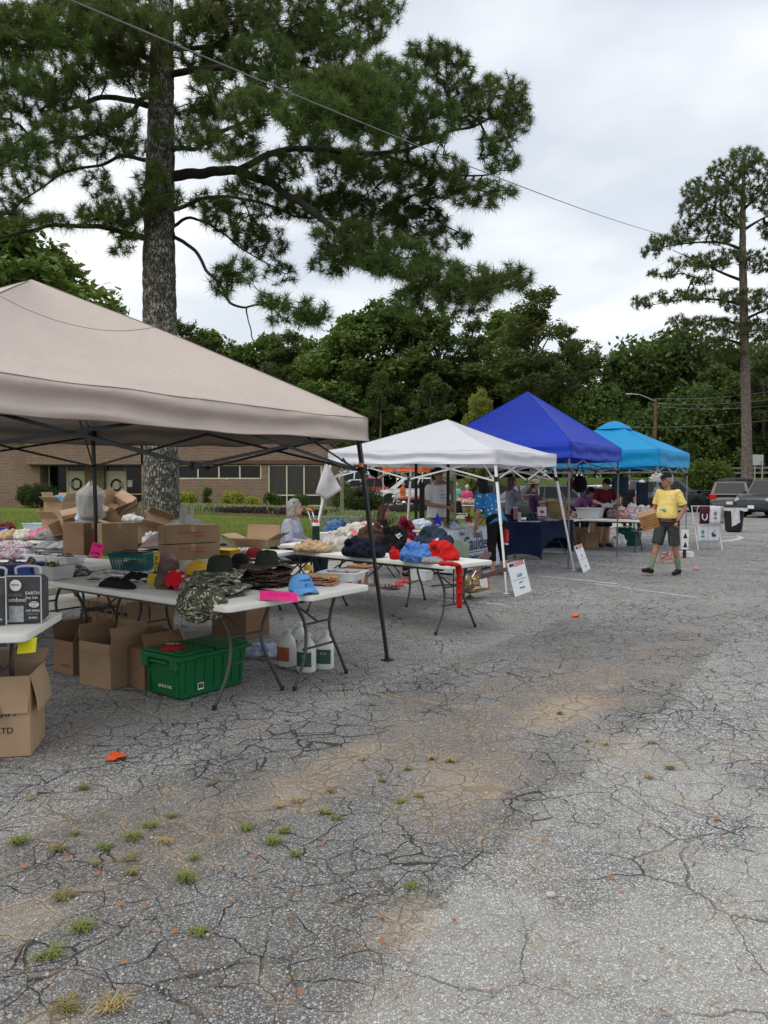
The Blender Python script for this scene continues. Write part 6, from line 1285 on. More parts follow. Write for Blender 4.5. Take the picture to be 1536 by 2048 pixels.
for lb,px,py,d,m,r_ in (('dark blue bin of silver hardware at the far left',28,1152,(.26,.2,.10),NVP,-.5),('bright blue bin beside the clear bag bin',62,1157,(.24,.2,.12),BLUP,-.5),('clear bin holding green packets, with a pink sticker',108,1160,(.30,.22,.11),CLP,-.6),('shallow clear tray behind the blue bin',132,1128,(.34,.24,.07),CLP,-.5),('long clear lid tray behind the black table bins',85,1122,(.36,.22,.06),CLP,-.5)):
    p = T(px,py); tub(lb,(p.x - .05,p.y + .12,.748),r_,d,m); fill('loose hardware and packets inside the ' + lb.split(' ',2)[0] + ' ' + lb.split()[1] + ' bin near x' if 0 else {28: 'silver knobs and fittings heaped in the dark blue bin',62: 'boxed blades in the bright blue bin',108: 'green packets in the clear bin',132: 'red and silver bottle caps in the shallow tray',85: 'grey sleeves in the long clear tray'}[px],(p.x - .05,p.y + .12,.758),(d[0] * .38,d[1] * .38),d[2] * .9,MIX1 if px != 108 else fabric('olive_packets',(.12,.13,.05),(.2,.2,.1),fold=.4),px)
p = T(80,1150); t = thing('price_card','small pink round sticker card on the clear bin','sign',(p.x + .02,p.y + .01,.85),RZ); mb = MB(); mb.box((0,0,0),(.06,.002,.045),bev=.0008); mb.build('paper',mat('pale_pink_paper',(.75,.30,.36),.8),t); text('-',.03,PEN,face_m((0,-.001,0),(0,-1,0)),t)
for k,(px,py,r_,h_,lb,m_) in enumerate(((40,1150,(.16,.1),.05,'silver metal knobs heaped at the front of the black table',MIX1),(15,1118,(.25,.18),.10,'white box with grey paper and blue straps at far left',MIX2),(110,1100,(.40,.22),.10,'long grey plastic-wrapped bundle at far left',mat('grey_film',(.30,.31,.32),.25,.2,8,.4,30,c2=(.12,.12,.13))),(20,1098,(.30,.2),.09,'heap of cream packets behind the black table',MIX2))):
    p = T(px,py); garment(lb,(p.x,p.y + .1,.75),r_,h_,-.3,m_,70 + k,'bundle','bundle',nf=7,amp=.45)
# second row: tall cartons with the plastic bag, pass cartons
def boxat(label,px,py,d,rz,m,**kw):
    g = T(px,py); a = Vector((cos(rz),sin(rz),0)); b = Vector((-sin(rz),cos(rz),0)); c = g - a * d[0] / 2 + b * d[1] / 2; return carton(label,(c.x,c.y,.747 + kw.pop('dz',0)),rz,d,m=m,**kw),c
boxat('brown carton under the clear bag, left of the two standing side by side',168,1110,(.30,.30,.36),radians(-20),KRAFT_D,open_=False); bg,cbg = boxat('brown carton under the clear bag, right of the two standing side by side',205,1112,(.20,.40,.36),radians(-55),KRAFT,open_=False)
NOTE2 = mat('carton_label',(.6,.6,.58),.8); 
b1_,c_b1 = boxat('lower of the two cartons printed in red, beside the teal basket',331,1123,(.20,.62,.165),radians(-52),KRAFT,open_=False,texts=(('Pass & Seymour',.045,REDP,'+x',-.02,.125),('legrand',.036,REDP,'+x',.07,.085))); b2_,_ = boxat('upper carton with red print, a rounded corner flap and a grey carton on it',331,1123,(.20,.62,.185),radians(-52),KRAFT,open_=False,dz=.18,texts=(('Pass & Seymour',.045,REDP,'+x',-.02,.115),('legrand',.036,REDP,'+x',.07,.075)))
carton('small pale grey carton standing on the red printed cartons',(c_b1.x - .02,c_b1.y - .03,1.135),radians(-50),(.12,.10,.16),m=mat('grey_board',(.42,.42,.43),.7,.05,5,.05),open_=False)
BAGC = glassy('clear_bag',(.62,.62,.61),.15,.30)
def bagfn(u,v):
    q = 2 * pi * u; s = v; r = .158 * (min(1,.55 + s * 5) if s < .7 else max(.06,1 - ((s - .7) / .3) ** 1.7)); w = 1 + .10 * noise.noise(Vector((cos(q) * 2.4,sin(q) * 2.4,s * 3))) + .05 * (1 - 2 * abs(noise.noise(Vector((cos(q) * 5,sin(q) * 5,s * 4))))) + .02 * sin(14 * q + 3 * s); return (r * w * cos(q),r * w * sin(q),.46 * s + (.03 * sin(3 * q) if s > .9 else 0))
pb = T(172,1106); mb = MB(); mb.grid(bagfn,64,30,True); o = mb.build('plastic_bag',BAGC,smooth=True); o.location = (pb.x - .02,pb.y + .22,1.115); tag(o,'large inflated clear plastic bag tied to the canopy pole above brown cartons','bag')
mb = MB(); mb.grid(lambda u,v: tuple(c * .86 for c in bagfn(u,v * .8 + .02)),40,18,True); o = mb.build('bag_contents',mat('grey_wrap',(.22,.215,.21),.5,.2,6,.5,25),smooth=True); o.location = (pb.x - .02,pb.y + .22,1.125); tag(o,'grey wrapping bundled inside the clear bag','wrapping')
# yellow folders on the second table
YF = mat('yellow_folder',(.60,.42,.03),.6,.06,10,.05)
for k in range(9):
    p = T(438,1112); t = thing('folder',['lowest','second','third','fourth','fifth','sixth','seventh','eighth','topmost'][k] + ' yellow folder counted upward in the pile behind the hats','folder',(p.x + .008 * sin(k * 2),p.y + .05,.749 + k * .0085),RZ + .3 + .05 * sin(k * 3),'yellow folders in a pile'); mb = MB(); mb.grid(lambda u,v: ((u - .5) * .40,(v - .5) * .26,.012 * sin(pi * u) * sin(k) * .5),8,3); mb.build('cover',YF,t,solid=.004)
p = T(445,1106); garment('black rubber strap coil over the yellow folders',(p.x,p.y + .05,.83),(.05,.06),.025,0,BLKF,91,'strap_coil','strap'); p = T(480,1108); garment('pink and white paper bundle beside the yellow folders',(p.x + .04,p.y + .1,.76),(.12,.07),.05,0,MIX2,92,'paper_bundle','papers')
p = T(405,1128); t = thing('glass_sheet','clear picture glass lying across the second table','glass',(p.x + .1,p.y + .12,.752),RZ + .1); mb = MB(); mb.box((0,0,.003),(.62,.42,.005)); mb.build('pane',CLP,t)
# colourful envelopes and clear bin on the second table's end
STR = camo('striped_bright_cloth',((.12,.30,.12),(.60,.12,.06),(.65,.50,.08),(.05,.18,.40)),34)
p = T(648,1170)
for k in range(9):
    t = thing('patterned_pouch',['lowest','second','third','fourth','fifth','sixth','seventh','eighth','topmost'][k] + ' bright striped pouch counted upward beside the blue cap','pouch',(p.x - .02 + .012 * sin(k * 2.3),p.y + .04,.750 + k * .0085),RZ + .35 + .12 * sin(k * 2.1),'striped pouches stacked by the blue cap'); mb = MB(); mb.grid(lambda u,v: ((u - .5) * .24,(v - .5) * .19,.012 * sin(pi * u + k) * (1 - v) + .006 * sin(9 * u + k)),12,5); mb.build('cloth',STR,t,smooth=True,solid=.006)
p = T(672,1164); tb = tub('clear plastic bin with white packets at the right end of the second table',(p.x + .05,p.y + .14,.748),RZ + .25,(.34,.30,.075),glassy('milky_plastic',(.80,.82,.82),.2,.55),lip_=.014)
for k in range(7):
    t = thing('white_packet',['first','second','third','fourth','fifth','sixth','seventh'][k] + ' white printed packet from the left in the clear bin','packet',(p.x + .05 + (k - 3) * .03,p.y + .15 + .012 * k,.79),RZ + .3 + k * .1,'white packets in the clear bin'); mb = MB(); mb.box((0,0,.02),(.09,.006,.06),Matrix.Rotation(.9 + .1 * k,3,'X')); mb.build('packet',MIX2 if k % 3 == 0 else NOTE,t)
garment('small yellow cloth peeping from behind the blue cap',tuple(T(617,1140)),(.05,.04),.05,0,YELC,95,'yellow_cloth','cloth')

# ================================================================== clothes table
CL = {'tan': fabric('tan_fleece',(.52,.36,.22),var=.1,fold=.8),'cream': fabric('cream_knit',(.58,.55,.49),var=.1,fold=.7),'navy': fabric('navy_jersey',(.014,.018,.035),var=.3,fold=.7),'brown': fabric('brown_leather',(.085,.045,.03),fold=.6),'black': fabric('black_jersey',(.014,.014,.017),var=.3,fold=.6),
      'maroon': fabric('maroon_jersey',(.16,.012,.03),fold=.6),'stripe': fabric('pale_blue_stripe',(.28,.42,.62),(.50,.55,.62),fold=.6),'denim': fabric('dark_denim',(.035,.055,.085),var=.25,fold=.8),'blue': fabric('cornflower_fleece',(.10,.24,.62),fold=.7),'red': fabric('red_hoodie',(.60,.018,.018),fold=.7),'floral': camo('pink_floral',((.60,.56,.54),(.50,.10,.16),(.65,.60,.60),(.10,.08,.10)),30),'grey': fabric('grey_stripe',(.40,.40,.40),(.12,.12,.13),fold=.6)}
def cl(label,px,py,r,h,k,seed,rz=0,dz=0,**kw): p = T(px,py,.745); return garment(label,(p.x,p.y,.746 + dz),r,h,rz,CL[k],seed,'garment','clothes',group='clothes heaped on the table',**kw)
cl('tan fleece folded at the left end of the clothes table',625,1103,(.30,.16),.13,'tan',1,-.5); cl('cream knitted top left of the navy garments',678,1100,(.22,.20),.25,'cream',2,-.4); cl('cream and white heap farthest back on the clothes table',700,1090,(.28,.2),.30,'cream',3,0)
cl('pink and red floral cloth behind the brown jacket',735,1084,(.26,.18),.30,'floral',4,-.4); cl('navy jersey heap in front of the brown jacket',728,1113,(.27,.18),.22,'navy',5,-.6); cl('brown jacket over the navy heap',745,1098,(.22,.18),.32,'brown',6,-.3); o = cl('black T-shirt with white print in the middle of the clothes heap',785,1103,(.20,.2),.31,'black',7,-.2)
cl('maroon sweatshirt at the top of the clothes heap',808,1092,(.14,.2),.36,'maroon',8,-.6); cl('pale blue striped shirt on top of the clothes heap',845,1087,(.20,.14),.37,'stripe',9,-.5); cl('dark denim jacket along the right back of the heap',868,1100,(.32,.17),.30,'denim',10,-.9); cl('cornflower blue fleece at the front of the heap',831,1123,(.16,.13),.20,'blue',11,-.3)
cl('small crumpled red cap at the front of the heap',790,1118,(.07,.06),.12,'red',12); cl('grey striped knit at the table front beside the red hoodie',862,1126,(.15,.08),.07,'grey',13,-.5); hood = cl('bright red hoodie with white lettering at the table corner',882,1118,(.25,.13),.20,'red',14,-.9)
p = T(790,1104); lt = text('BULL',.085,WHP,Matrix.Translation((p.x + .03,p.y - .13,.965)) @ Matrix.Rotation(-.7,4,'Z') @ Matrix.Rotation(.7,4,'X') @ Matrix.Rotation(-.6,4,'Z'),None); lt.parent = o; lt.matrix_parent_inverse = (Matrix.Translation(o.location) @ o.rotation_euler.to_matrix().to_4x4()).inverted()
p = T(878,1116); lt = text('Roll',.085,WHP,Matrix.Translation((p.x - .02,p.y - .09,.925)) @ Matrix.Rotation(-.5,4,'Z') @ Matrix.Rotation(.75,4,'X') @ Matrix.Rotation(-.8,4,'Z'),None); lt.parent = hood; lt.matrix_parent_inverse = (Matrix.Translation(hood.location) @ hood.rotation_euler.to_matrix().to_4x4()).inverted()
# dangling red sleeve, a child of the hoodie
e0 = T(905,1128,.79); e1 = T(911,1133,.76) + UX * .03; mb = MB(); pts_ = [e0 - UX * .12,e0,e1,e1 + Vector((.01,-.01,-.12)),e1 + Vector((.008,-.01,-.26)),e1 + Vector((.012,-.01,-.40))]; mb.tube(curve_pts([tuple(q) for q in pts_],5),[.060 - .0006 * k + .006 * sin(k * 1.7) for k in range(26)],12,flat=.38); sl_ = mb.build('sleeve',CL['red'],hood,smooth=True); sl_.matrix_parent_inverse = (Matrix.Translation(hood.location) @ hood.rotation_euler.to_matrix().to_4x4()).inverted()
# table behind: frames, red cloth, thermos, bowls, white boxes
WD = mat('pine_frame_wood',(.46,.32,.15),.5,.15,10,.2,60); 
def T2(px,py): return G(px,py,.745)
for k,(px,py,w_,lb) in enumerate(((700,1052,.55,'light wooden picture frame leaning lowest on the back table'),(705,1046,.45,'light wooden tray behind the lowest frame'),(770,1046,.30,'stack of pale wooden slats right of the frames'))):
    p = Vector((-.45 + k * .35,10.3 + k * .05,0)); t = thing('picture_frame',lb,'frame',(p.x,p.y,.80 + .05 * k),RZ + .5); 
    for s in (-1,1): mb = MB(); mb.box((0,s * .16,0),(w_,.03,.03),bev=.003); mb.build('rail',WD,t); mb = MB(); mb.box((s * (w_ / 2 - .015),0,.001),(.03,.29,.03),bev=.003); mb.build('stile',WD,t)
for k in range(4):
    t = thing('wooden_plank',['lowest','second lowest','third','topmost'][k] + ' pale wooden slat behind the clothes heap in front of the brown-haired woman','slat',(.35 + .02 * k,10.2,.82 + .05 * k),RZ + .3,'wooden slats'); mb = MB(); mb.box((0,0,0),(.40,.09,.02),bev=.004); mb.build('slat',WD,t)
garment('red and pink cloth folded on the back table',(-.1,10.0,.75),(.55,.2),.20,-.4,fabric('coral_cloth',(.55,.07,.07),(.6,.3,.3),fold=.5),61,'folded_cloth','cloth')
p = P(632,1064,9.6); t = thing('thermos_flask','dark green thermos flask with white and red cap before the seated woman','flask',(p.x,9.6,.88)); mb = MB(); mb.lathe([(.045,-.13),(.048,-.12),(.048,.16)],18); mb.build('flask_body',mat('dark_green_enamel',(.012,.035,.03),.3),t,smooth='auto'); mb = MB(); mb.lathe([(.046,.16),(.046,.20)],18); mb.build('white_band',WHP,t,smooth='auto'); mb = MB(); mb.lathe([(.030,.20),(.030,.235),(.02,.24)],18); mb.build('cap',REDP,t,smooth='auto')
for px,lb in ((660,'white card box'),): t = thing('white_box','small white box of cards on the table in front of the seated woman','box',(P(px,1060,9.9).x,9.9,.75),.1); mb = MB(); mb.box((0,0,.14),(.32,.14,.10),bev=.004); mb.build('lid',NOTE,t); mb = MB(); mb.box((0,0,.045),(.31,.13,.09)); mb.build('box_body',NOTE,t)
for px,Y,lb in ((648,9.9,'clear glass bowl left of the white box'),(690,9.9,'small steel bowl right of the white box')):
    t = thing('bowl',lb + ' on the back table','bowl',(P(px,1070,Y).x,Y - .1,.75)); mb = MB(); mb.lathe([(.04,0),(.05,.005),(.10,.07),(.105,.09),(.10,.088),(.05,.012),(0,.010)],24,cap=False); mb.build('bowl_shell',FOIL,t,smooth='auto')
# things under the clothes table
CR = mat('orange_crate_wood',(.36,.16,.06),.6,.2,6,.3,40)
g = G(740,1178); t = thing('wooden_crate','orange-brown wooden bench under the clothes table','crate',(g.x - .12,g.y + .4,0),RZ - .2)
for k in range(3): mb = MB(); mb.box((0,-.10 + k * .10,.30),(.42,.09,.02),bev=.003); mb.build('slat',CR,t)
for a,b in ((-.18,-.1),(.18,-.1),(-.18,.1),(.18,.1)): mb = MB(); mb.box((a,b,.145),(.05,.03,.29)); mb.build('leg',CR,t)
mb = MB(); mb.box((0,-.13,.24),(.38,.02,.09)); mb.build('apron',CR,t)
def sandal(label,px,py,rz,m,z=.006,grp=None):
    t = thing('sandal',label,'sandal',tuple(G(px,py) + Vector((0,0,z))),rz,grp); mb = MB(); mb.grid(lambda u,v: ((lambda q: (.115 * cos(q) * v,.042 * sin(q) * (1 + .12 * cos(q)) * v,.012 + .01 * (cos(q) * v) ** 2))(2 * pi * u)),28,5,True); mb.build('sole',m,t,solid=.014)
    for x_ in (.045,-.01): mb = MB(); mb.tube(curve_pts([(x_,-.045,.012),(x_,-.03,.05),(x_,0,.062),(x_,.03,.05),(x_,.045,.012)],4),.010,6); mb.build('strap',m,t,smooth=True)
CORAL = mat('coral_rubber',(.75,.06,.09),.5); BRL = mat('brown_sandal',(.11,.06,.045),.7)
sandal('coral pink sandal, left of the pair under the clothes table',795,1173,.3,CORAL,grp='pink sandals'); sandal('coral pink sandal, right of the pair and nearer the table leg',806,1166,.4,CORAL,grp='pink sandals'); sandal('brown sandal left of the pink pair',772,1178,.1,BRL); sandal('second brown sandal beside the canopy pole',786,1180,.2,BRL)
for px,py,d,lb in ((845,1165,(.32,.26,.17),'clear storage box behind the clothes table legs'),(825,1158,(.34,.28,.12),'shallow clear storage box left of the other clear one'),(880,1150,(.5,.3,.28),'dark grey storage box behind the clothes table legs')):
    g = G(px,py); tub(lb,(g.x,g.y + .3,.004),RZ,d,CLP if 'clear' in lb else mat('dark_grey_plastic',(.05,.05,.055),.5),'storage_box',cat='bin')
# ceiling fan standing upside down on the asphalt
BRS = mat('polished_brass',(.62,.50,.28),.18,.15,12,.05,metal=.95,c2=(.35,.28,.16)); FBL = mat('dark_walnut_blade',(.055,.022,.016),.35,.2,8,.1,40)
g = G(940,1197); t = thing('ceiling_fan','brass ceiling fan with dark wooden blades standing upside down on the asphalt','fan',(g.x,g.y,.002),0)
mb = MB(); mb.lathe([(.0,0),(.055,.003),(.058,.02),(.035,.035),(.018,.045),(.018,.075),(.05,.08),(.12,.09),(.155,.115),(.16,.15),(.14,.18),(.08,.19),(.06,.20),(.055,.25),(.0,.26)],32); mb.build('motor_housing',BRS,t,smooth='auto')
for k in range(4):
    a = k * pi / 2 + .5; R = Matrix.Translation((.075 * cos(a),.075 * sin(a),.21)) @ Matrix.Rotation(a,4,'Z') @ Matrix.Rotation(.6,4,'Y'); mb = MB(); mb.lathe([(.016,0),(.02,.03),(.036,.055),(.044,.095),(.040,.098),(.03,.05),(0,.02)],16,R,cap=False); mb.build('lamp_cup',BRS,t,smooth='auto')
for a,tl_,dz_ in ((.75,.75,.05),(.10,.30,.04),(2.2,.05,0),(3.25,-.04,0),(4.6,0,0)):
    M_ = Matrix.Translation((0,0,.20 + dz_)) @ Matrix.Rotation(a,4,'Z') @ Matrix.Rotation(-tl_ * 1.0,4,'Y') @ Matrix.Rotation(.25,4,'X'); mb = MB(); n = 5
    poly = [(.14,-.045),(.16,-.055),(.50,-.068),(.535,-.05),(.535,.05),(.50,.068),(.16,.055),(.14,.045)]; vs = [M_ @ Vector((x,y,-.004)) for x,y in poly] + [M_ @ Vector((x,y,.004)) for x,y in poly]; m_ = len(poly); mb.add(vs,[tuple(range(m_ - 1,-1,-1)),tuple(range(m_,2 * m_))] + [(i,(i + 1) % m_,m_ + (i + 1) % m_,m_ + i) for i in range(m_)]); bl_ = mb.build('blade',FBL,t)
    mb = MB(); mb.tube([M_ @ Vector((.05,0,0)),M_ @ Vector((.17,0,.006))],.012,6,flat=.5); mb.build('blade_iron',BRS,bl_)
# framed picture, ornate vase and sage green panel behind
g = G(968,1182); t = thing('picture_frame','small wooden picture frame standing behind the ceiling fan','frame',(g.x,g.y + .1,.0),radians(25)); mb = MB(); mb.box((0,0,.12),(.18,.02,.22),Matrix.Rotation(-.25,3,'X')); mb.build('frame',CR,t); mb = MB(); mb.box((0,-.014,.12),(.13,.006,.17),Matrix.Rotation(-.25,3,'X')); mb.build('picture',NOTE,t)
g = G(915,1165); t = thing('ornate_box','small gilt framed panel behind the clothes table legs','frame',(g.x + .05,g.y + .3,.0),radians(-10)); mb = MB(); mb.box((0,0,.22),(.20,.03,.42),bev=.006); mb.build('frame',mat('gilt',(.40,.30,.14),.4,.3,30,.4,50,metal=.4),t); mb = MB(); mb.box((0,-.02,.22),(.13,.012,.34)); mb.build('panel',mat('sage_panel',(.30,.34,.26),.6,.2,15),t)
sp = P(918,1100,9.9); t = thing('display_stand','small sage green scalloped wooden stand just beyond the clothes table','stand',(sp.x,9.9,0),radians(-35)); SAGE = mat('sage_paint',(.20,.27,.21),.6,.1,8,.15,50)
poly = [(-.14,0),(.14,0),(.14,.14)] + [(.14 - .02 * k,.14 + .07 * sin(pi * k / 14) + .02 * abs(sin(pi * k / 3.5))) for k in range(1,14)] + [(-.14,.14)]; mb = MB(); mb.prism(poly,lambda a,b,c: (a,c,b + .62),-.015,.015); mb.build('panel',SAGE,t)
for s in (-.08,.08): mb = MB(); mb.box((s,0,.31),(.012,.012,.62)); mb.build('leg',mat('dark_wire',(.05,.05,.045),.5),t)
# blanket thrown over things behind the cartons, flattened carton
BLK1 = fabric('taupe_blanket',(.20,.155,.14),(.13,.10,.09),fold=.8); LAV = fabric('lavender_lining',(.25,.23,.29),fold=.5)
mb = MB(); ptsb = [P(345,1040,9.9),P(392,1036,9.8),P(430,1062,9.6),P(470,1098,9.3),P(512,1108,9.1)]
cb = curve_pts([tuple(q) for q in ptsb],6)
mb.grid(lambda u,v: ((lambda c: (c[0] - .25 * v * (1 - u) + .03 * sin(9 * u + 5 * v),c[1] - .55 * v * (1 - .5 * u) + .04 * sin(12 * v + 4 * u),max(c[2] - (c[2] - .76) * v ** 1.2 * .95 - .02 * sin(16 * v + 6 * u),.755)))(cb[min(int(u * (len(cb) - 1)),len(cb) - 1)])),len(cb),26); tag(mb.build('blanket',BLK1,smooth=True,solid=.012),'taupe blanket sweeping down behind the red printed cartons','blanket')
carton('light brown opened carton lying flat right of the blanket',(T(505,1098).x,T(505,1098).y + .3,.76),radians(-20),(.50,.36,.09),(150,95,160,170),KRAFT_L)
t = folding_table('low white folding table beneath the blanket and flattened carton',(-2.05,9.5,0),radians(-25),L=1.8)
# heap of cartons before the pine, far left goods
hb = [(255,1085,-3.55,9.9,.75,.40,.30,.25,.4),(215,1060,-3.95,10.0,.75,.40,.35,.22,-.3),(290,1060,-3.15,9.95,.75,.42,.30,.24,.9),(225,1030,-3.7,10.0,.98,.38,.3,.2,.2),(265,1035,-3.35,10.05,1.0,.36,.28,.18,1.2),(242,1012,-3.55,10.1,1.17,.30,.26,.16,-.5),(205,1040,-4.05,10.1,.95,.32,.25,.2,.6),(285,1040,-3.0,10.1,.97,.34,.25,.14,.3)]
lbs = ['open tan carton at the foot of the carton heap before the pine','open carton at the lower left of the heap before the pine','open carton at the lower right of the heap, nearest the pine trunk','tilted carton in the middle of the heap before the pine','flattened tilted carton high on the right of the heap','crumpled carton at the very top of the heap','small carton leaning at the left of the heap, beside a blue pack','shallow tan tray tilted at the right end of the heap']
for k,(a,b,x_,y_,z_,w_,l_,h_,r_) in enumerate(hb): carton(lbs[k],(x_,y_,z_),r_,(w_,l_,h_),(130,150,100,165),[KRAFT_L,KRAFT,KRAFT_L][k % 3],tilt=((.0,.25,-.2,.35,-.4,.3,.1,-.45)[k],(0,-.2,.25,.3,-.3,.4,-.2,.35)[k]))
t = thing('blue_pack','blue and white printed plastic pack on the carton heap','package',(-3.75,9.75,1.12),.5); mb = MB(); mb.box((0,0,0),(.30,.10,.20),Matrix.Rotation(.5,3,'Y'),bev=.03); mb.build('pack',mat('blue_white_film',(.05,.35,.65),.3,.3,12,.2,30,c2=(.65,.68,.72)),t,smooth='auto')
garment('white crumpled plastic bags among the cartons',(-3.2,9.8,1.08),(.16,.1),.10,0,mat('white_film',(.6,.6,.6),.4,.1,10,.4,40),66,'plastic_bag','bag'); garment('white plastic bag low at the right of the carton heap',(-2.95,9.75,.80),(.12,.1),.16,0,mat('white_film',(.6,.6,.6),.4,.1,10,.4,40),67,'plastic_bag','bag')
s1 = carton('open tan carton, lower of two stacked beside the child',(-4.95,11.7,.75),radians(-20),(.34,.34,.30),(120,130,115,140),KRAFT_L); carton('open tan carton with blue packets, upper of two stacked beside the child',(-4.95,11.7,1.06),radians(-10),(.30,.30,.24),(120,120,110,150),KRAFT_L); garment('light blue packets heaped in the upper carton',(-4.95,11.7,1.24),(.14,.14),.14,0,mat('sky_blue_film',(.10,.38,.62),.3,.2,10,.4,30),68,'blue_packets','packets')
tub('pale aqua cooler box standing at the lawn side, left of the child',(P(73,1062,12).x,12.1,.75),radians(-6),(.40,.30,.20),CYP,'cooler_box'); tub('blue tub at the far left edge holding red and black things',(P(5,1068,11.8).x,11.8,.75),0,(.30,.26,.16),BLUP); garment('red and black goods sticking out of the blue tub',(P(10,1060,11.8).x,11.8,.86),(.16,.12),.12,0,fabric('black_red_goods',(.02,.02,.02),(.35,.03,.03),fold=.5),69,'boots','goods')
for k,(px,c,lb) in enumerate(((68,'pink','pink garment on the laundry table at far left'),(92,'grey','grey garment on the laundry table beside the pink one'),(38,'cream','cream garment on the laundry table left of the pink one'),(122,'cream','white towel at the right end of the laundry table'),(12,'tan','beige garment at the left end of the laundry table'))):
    m_ = {'pink': fabric('pink_cloth',(.65,.22,.28),fold=.5)}.get(c) or CL[c]; garment(lb,(P(px,1078,11.2).x,11.35,.75),(.26,.16),.14,k,m_,80 + k,'garment','clothes')
# shopping cart on the lawn behind the seated woman
CH = mat('chrome_wire',(.45,.46,.47),.25,.1,10,0,metal=.8); sc_ = P(672,1050,13.2); t = thing('shopping_cart','wire shopping cart with orange handle carrying a blue bag on the lawn','shopping cart',(sc_.x,13.2,.17),radians(15)); 
def ct(u,z): 
    a = 4 * u; k = int(a) % 4; f = a - int(a); s = .78 + .22 * z; c = [(.42,-.24),(.42,.24),(-.42,.24),(-.42,-.24)]; q0,q1 = c[k],c[(k + 1) % 4]; return ((q0[0] + (q1[0] - q0[0]) * f) * s,(q0[1] + (q1[1] - q0[1]) * f) * s,.42 + .42 * z)
mb = MB()
for z_ in np.linspace(0,1,6): mb.tube([ct(u,z_) for u in list(np.linspace(0,.999,17))] + [ct(0,z_)],.006 if z_ < 1 else .010,4)
for k in range(36): mb.tube([ct(k / 36,0),ct(k / 36,1)],.004,4)
mb.build('wire_basket',CH,t)
for s in (-1,1): mb = MB(); mb.tube([(-.45,s * .22,.95),(-.30,s * .22,.42),(-.34,s * .22,.10),(.40,s * .20,.14)],.012,6); mb.build('frame_tube',CH,t,smooth=True)
mb = MB(); mb.tube([(-.46,-.24,.96),(-.46,.24,.96)],.017,8); mb.build('handle',ORG,t)
for a,b in ((-.3,-.2),(-.3,.2),(.38,-.18),(.38,.18)): mb = MB(); mb.lathe([(.055,-.012),(.06,0),(.055,.012)],16,Matrix.Translation((a,b,.06)) @ Matrix.Rotation(pi / 2,4,'X')); mb.build('wheel',BLK,t)
garment('blue plastic bags filling the shopping cart',(sc_.x,13.2,.66),(.24,.18),.30,.2,mat('blue_film',(.06,.20,.50),.35,.2,8,.5,30),97,'blue_bag','bag')
# ================================================================== campaign stall goods
FLAGM = mat('flag_white',(.72,.73,.74),.7); SIGN = mat('corrugated_sign',(.72,.76,.78),.5,.03,6,.03)
def yard_sign(label,p4,d0,d1,texts):
    """four corner pixels: bottom left, bottom right on the ground; leaning sheet"""
    bl_,br_ = G(*p4[0]),G(*p4[1]); w = (br_ - bl_); 
    tl_ = P(p4[2][0],p4[2][1],bl_.y + d0); up = (tl_ - bl_); t = thing('campaign_sign',label,'sign',tuple(bl_),0); W = w.length; H = up.length; xa = w.normalized(); n = xa.cross(up).normalized(); ua = n.cross(xa).normalized(); sh = up.dot(xa)
    M = Matrix.Identity(4)
    for i in range(3): M[i][0] = xa[i]; M[i][1] = ua[i]; M[i][2] = n[i]
    mb = MB(); Hh = up.dot(ua); vs = [(0,0,-.002),(W,0,-.002),(W + sh,Hh,-.002),(sh,Hh,-.002),(0,0,.002),(W,0,.002),(W + sh,Hh,.002),(sh,Hh,.002)]; mb.add([M @ Vector(v) for v in vs],[(0,3,2,1),(4,5,6,7),(0,1,5,4),(1,2,6,5),(2,3,7,6),(3,0,4,7)]); mb.build('sheet',SIGN,t)
    S = Matrix.Shear('XZ',4,(0,0)); 
    for s_,sz,m_,fx,fy,sq in texts:
        text(s_,sz,m_,M @ Matrix.Translation((W * fx + sh * fy,Hh * fy,.0035)),t,squeeze=sq)
    # little flag printed at the top
    mb = MB()
    for k in range(4): y0 = Hh * (.97 - .035 * k); mb.add([M @ Vector(v) for v in ((W * .30 + sh,y0 - .010,.0032),(W * .93 + sh,y0 + .004,.0032),(W * .93 + sh,y0 + .016,.0032),(W * .30 + sh,y0,.0032))],[(0,1,2,3)])
    mb.build('flag_stripes',REDP,t)['kind'] = 'stuff'; mb = MB(); mb.add([M @ Vector(v) for v in ((W * .06 + sh,Hh * .86,.0033),(W * .30 + sh,Hh * .87,.0033),(W * .30 + sh,Hh * .97,.0033),(W * .06 + sh,Hh * .96,.0033))],[(0,1,2,3)]); mb.build('flag_canton',NAVY,t)
    mb = MB(); mb.box((0,0,0),(W * .8,.004,.004)); o = mb.build('printed_rule',NAVY,t); o.matrix_local = M @ Matrix.Translation((W * .5 + sh * .45,Hh * .46,.004))
    return t
yard_sign('white campaign sign leaning at the near leg of the white canopy',((1030,1194),(1063,1182),(1014,1127)),.13,.13,(('Caulder',.085,NAVY,.52,.58,.86),('Edgefield County',.030,NAVY,.52,.36,.8),('Probate Judge',.042,NAVY,.52,.20,.85)))
yard_sign('narrow white campaign sign leaning at the far leg of the white canopy',((1167,1146),(1181,1137),(1148,1093)),.15,.15,(('Elect',.05,NAVY,.55,.80,.5),('Caulder',.08,NAVY,.5,.58,.35),('Probate Judge',.045,NAVY,.5,.18,.4)))
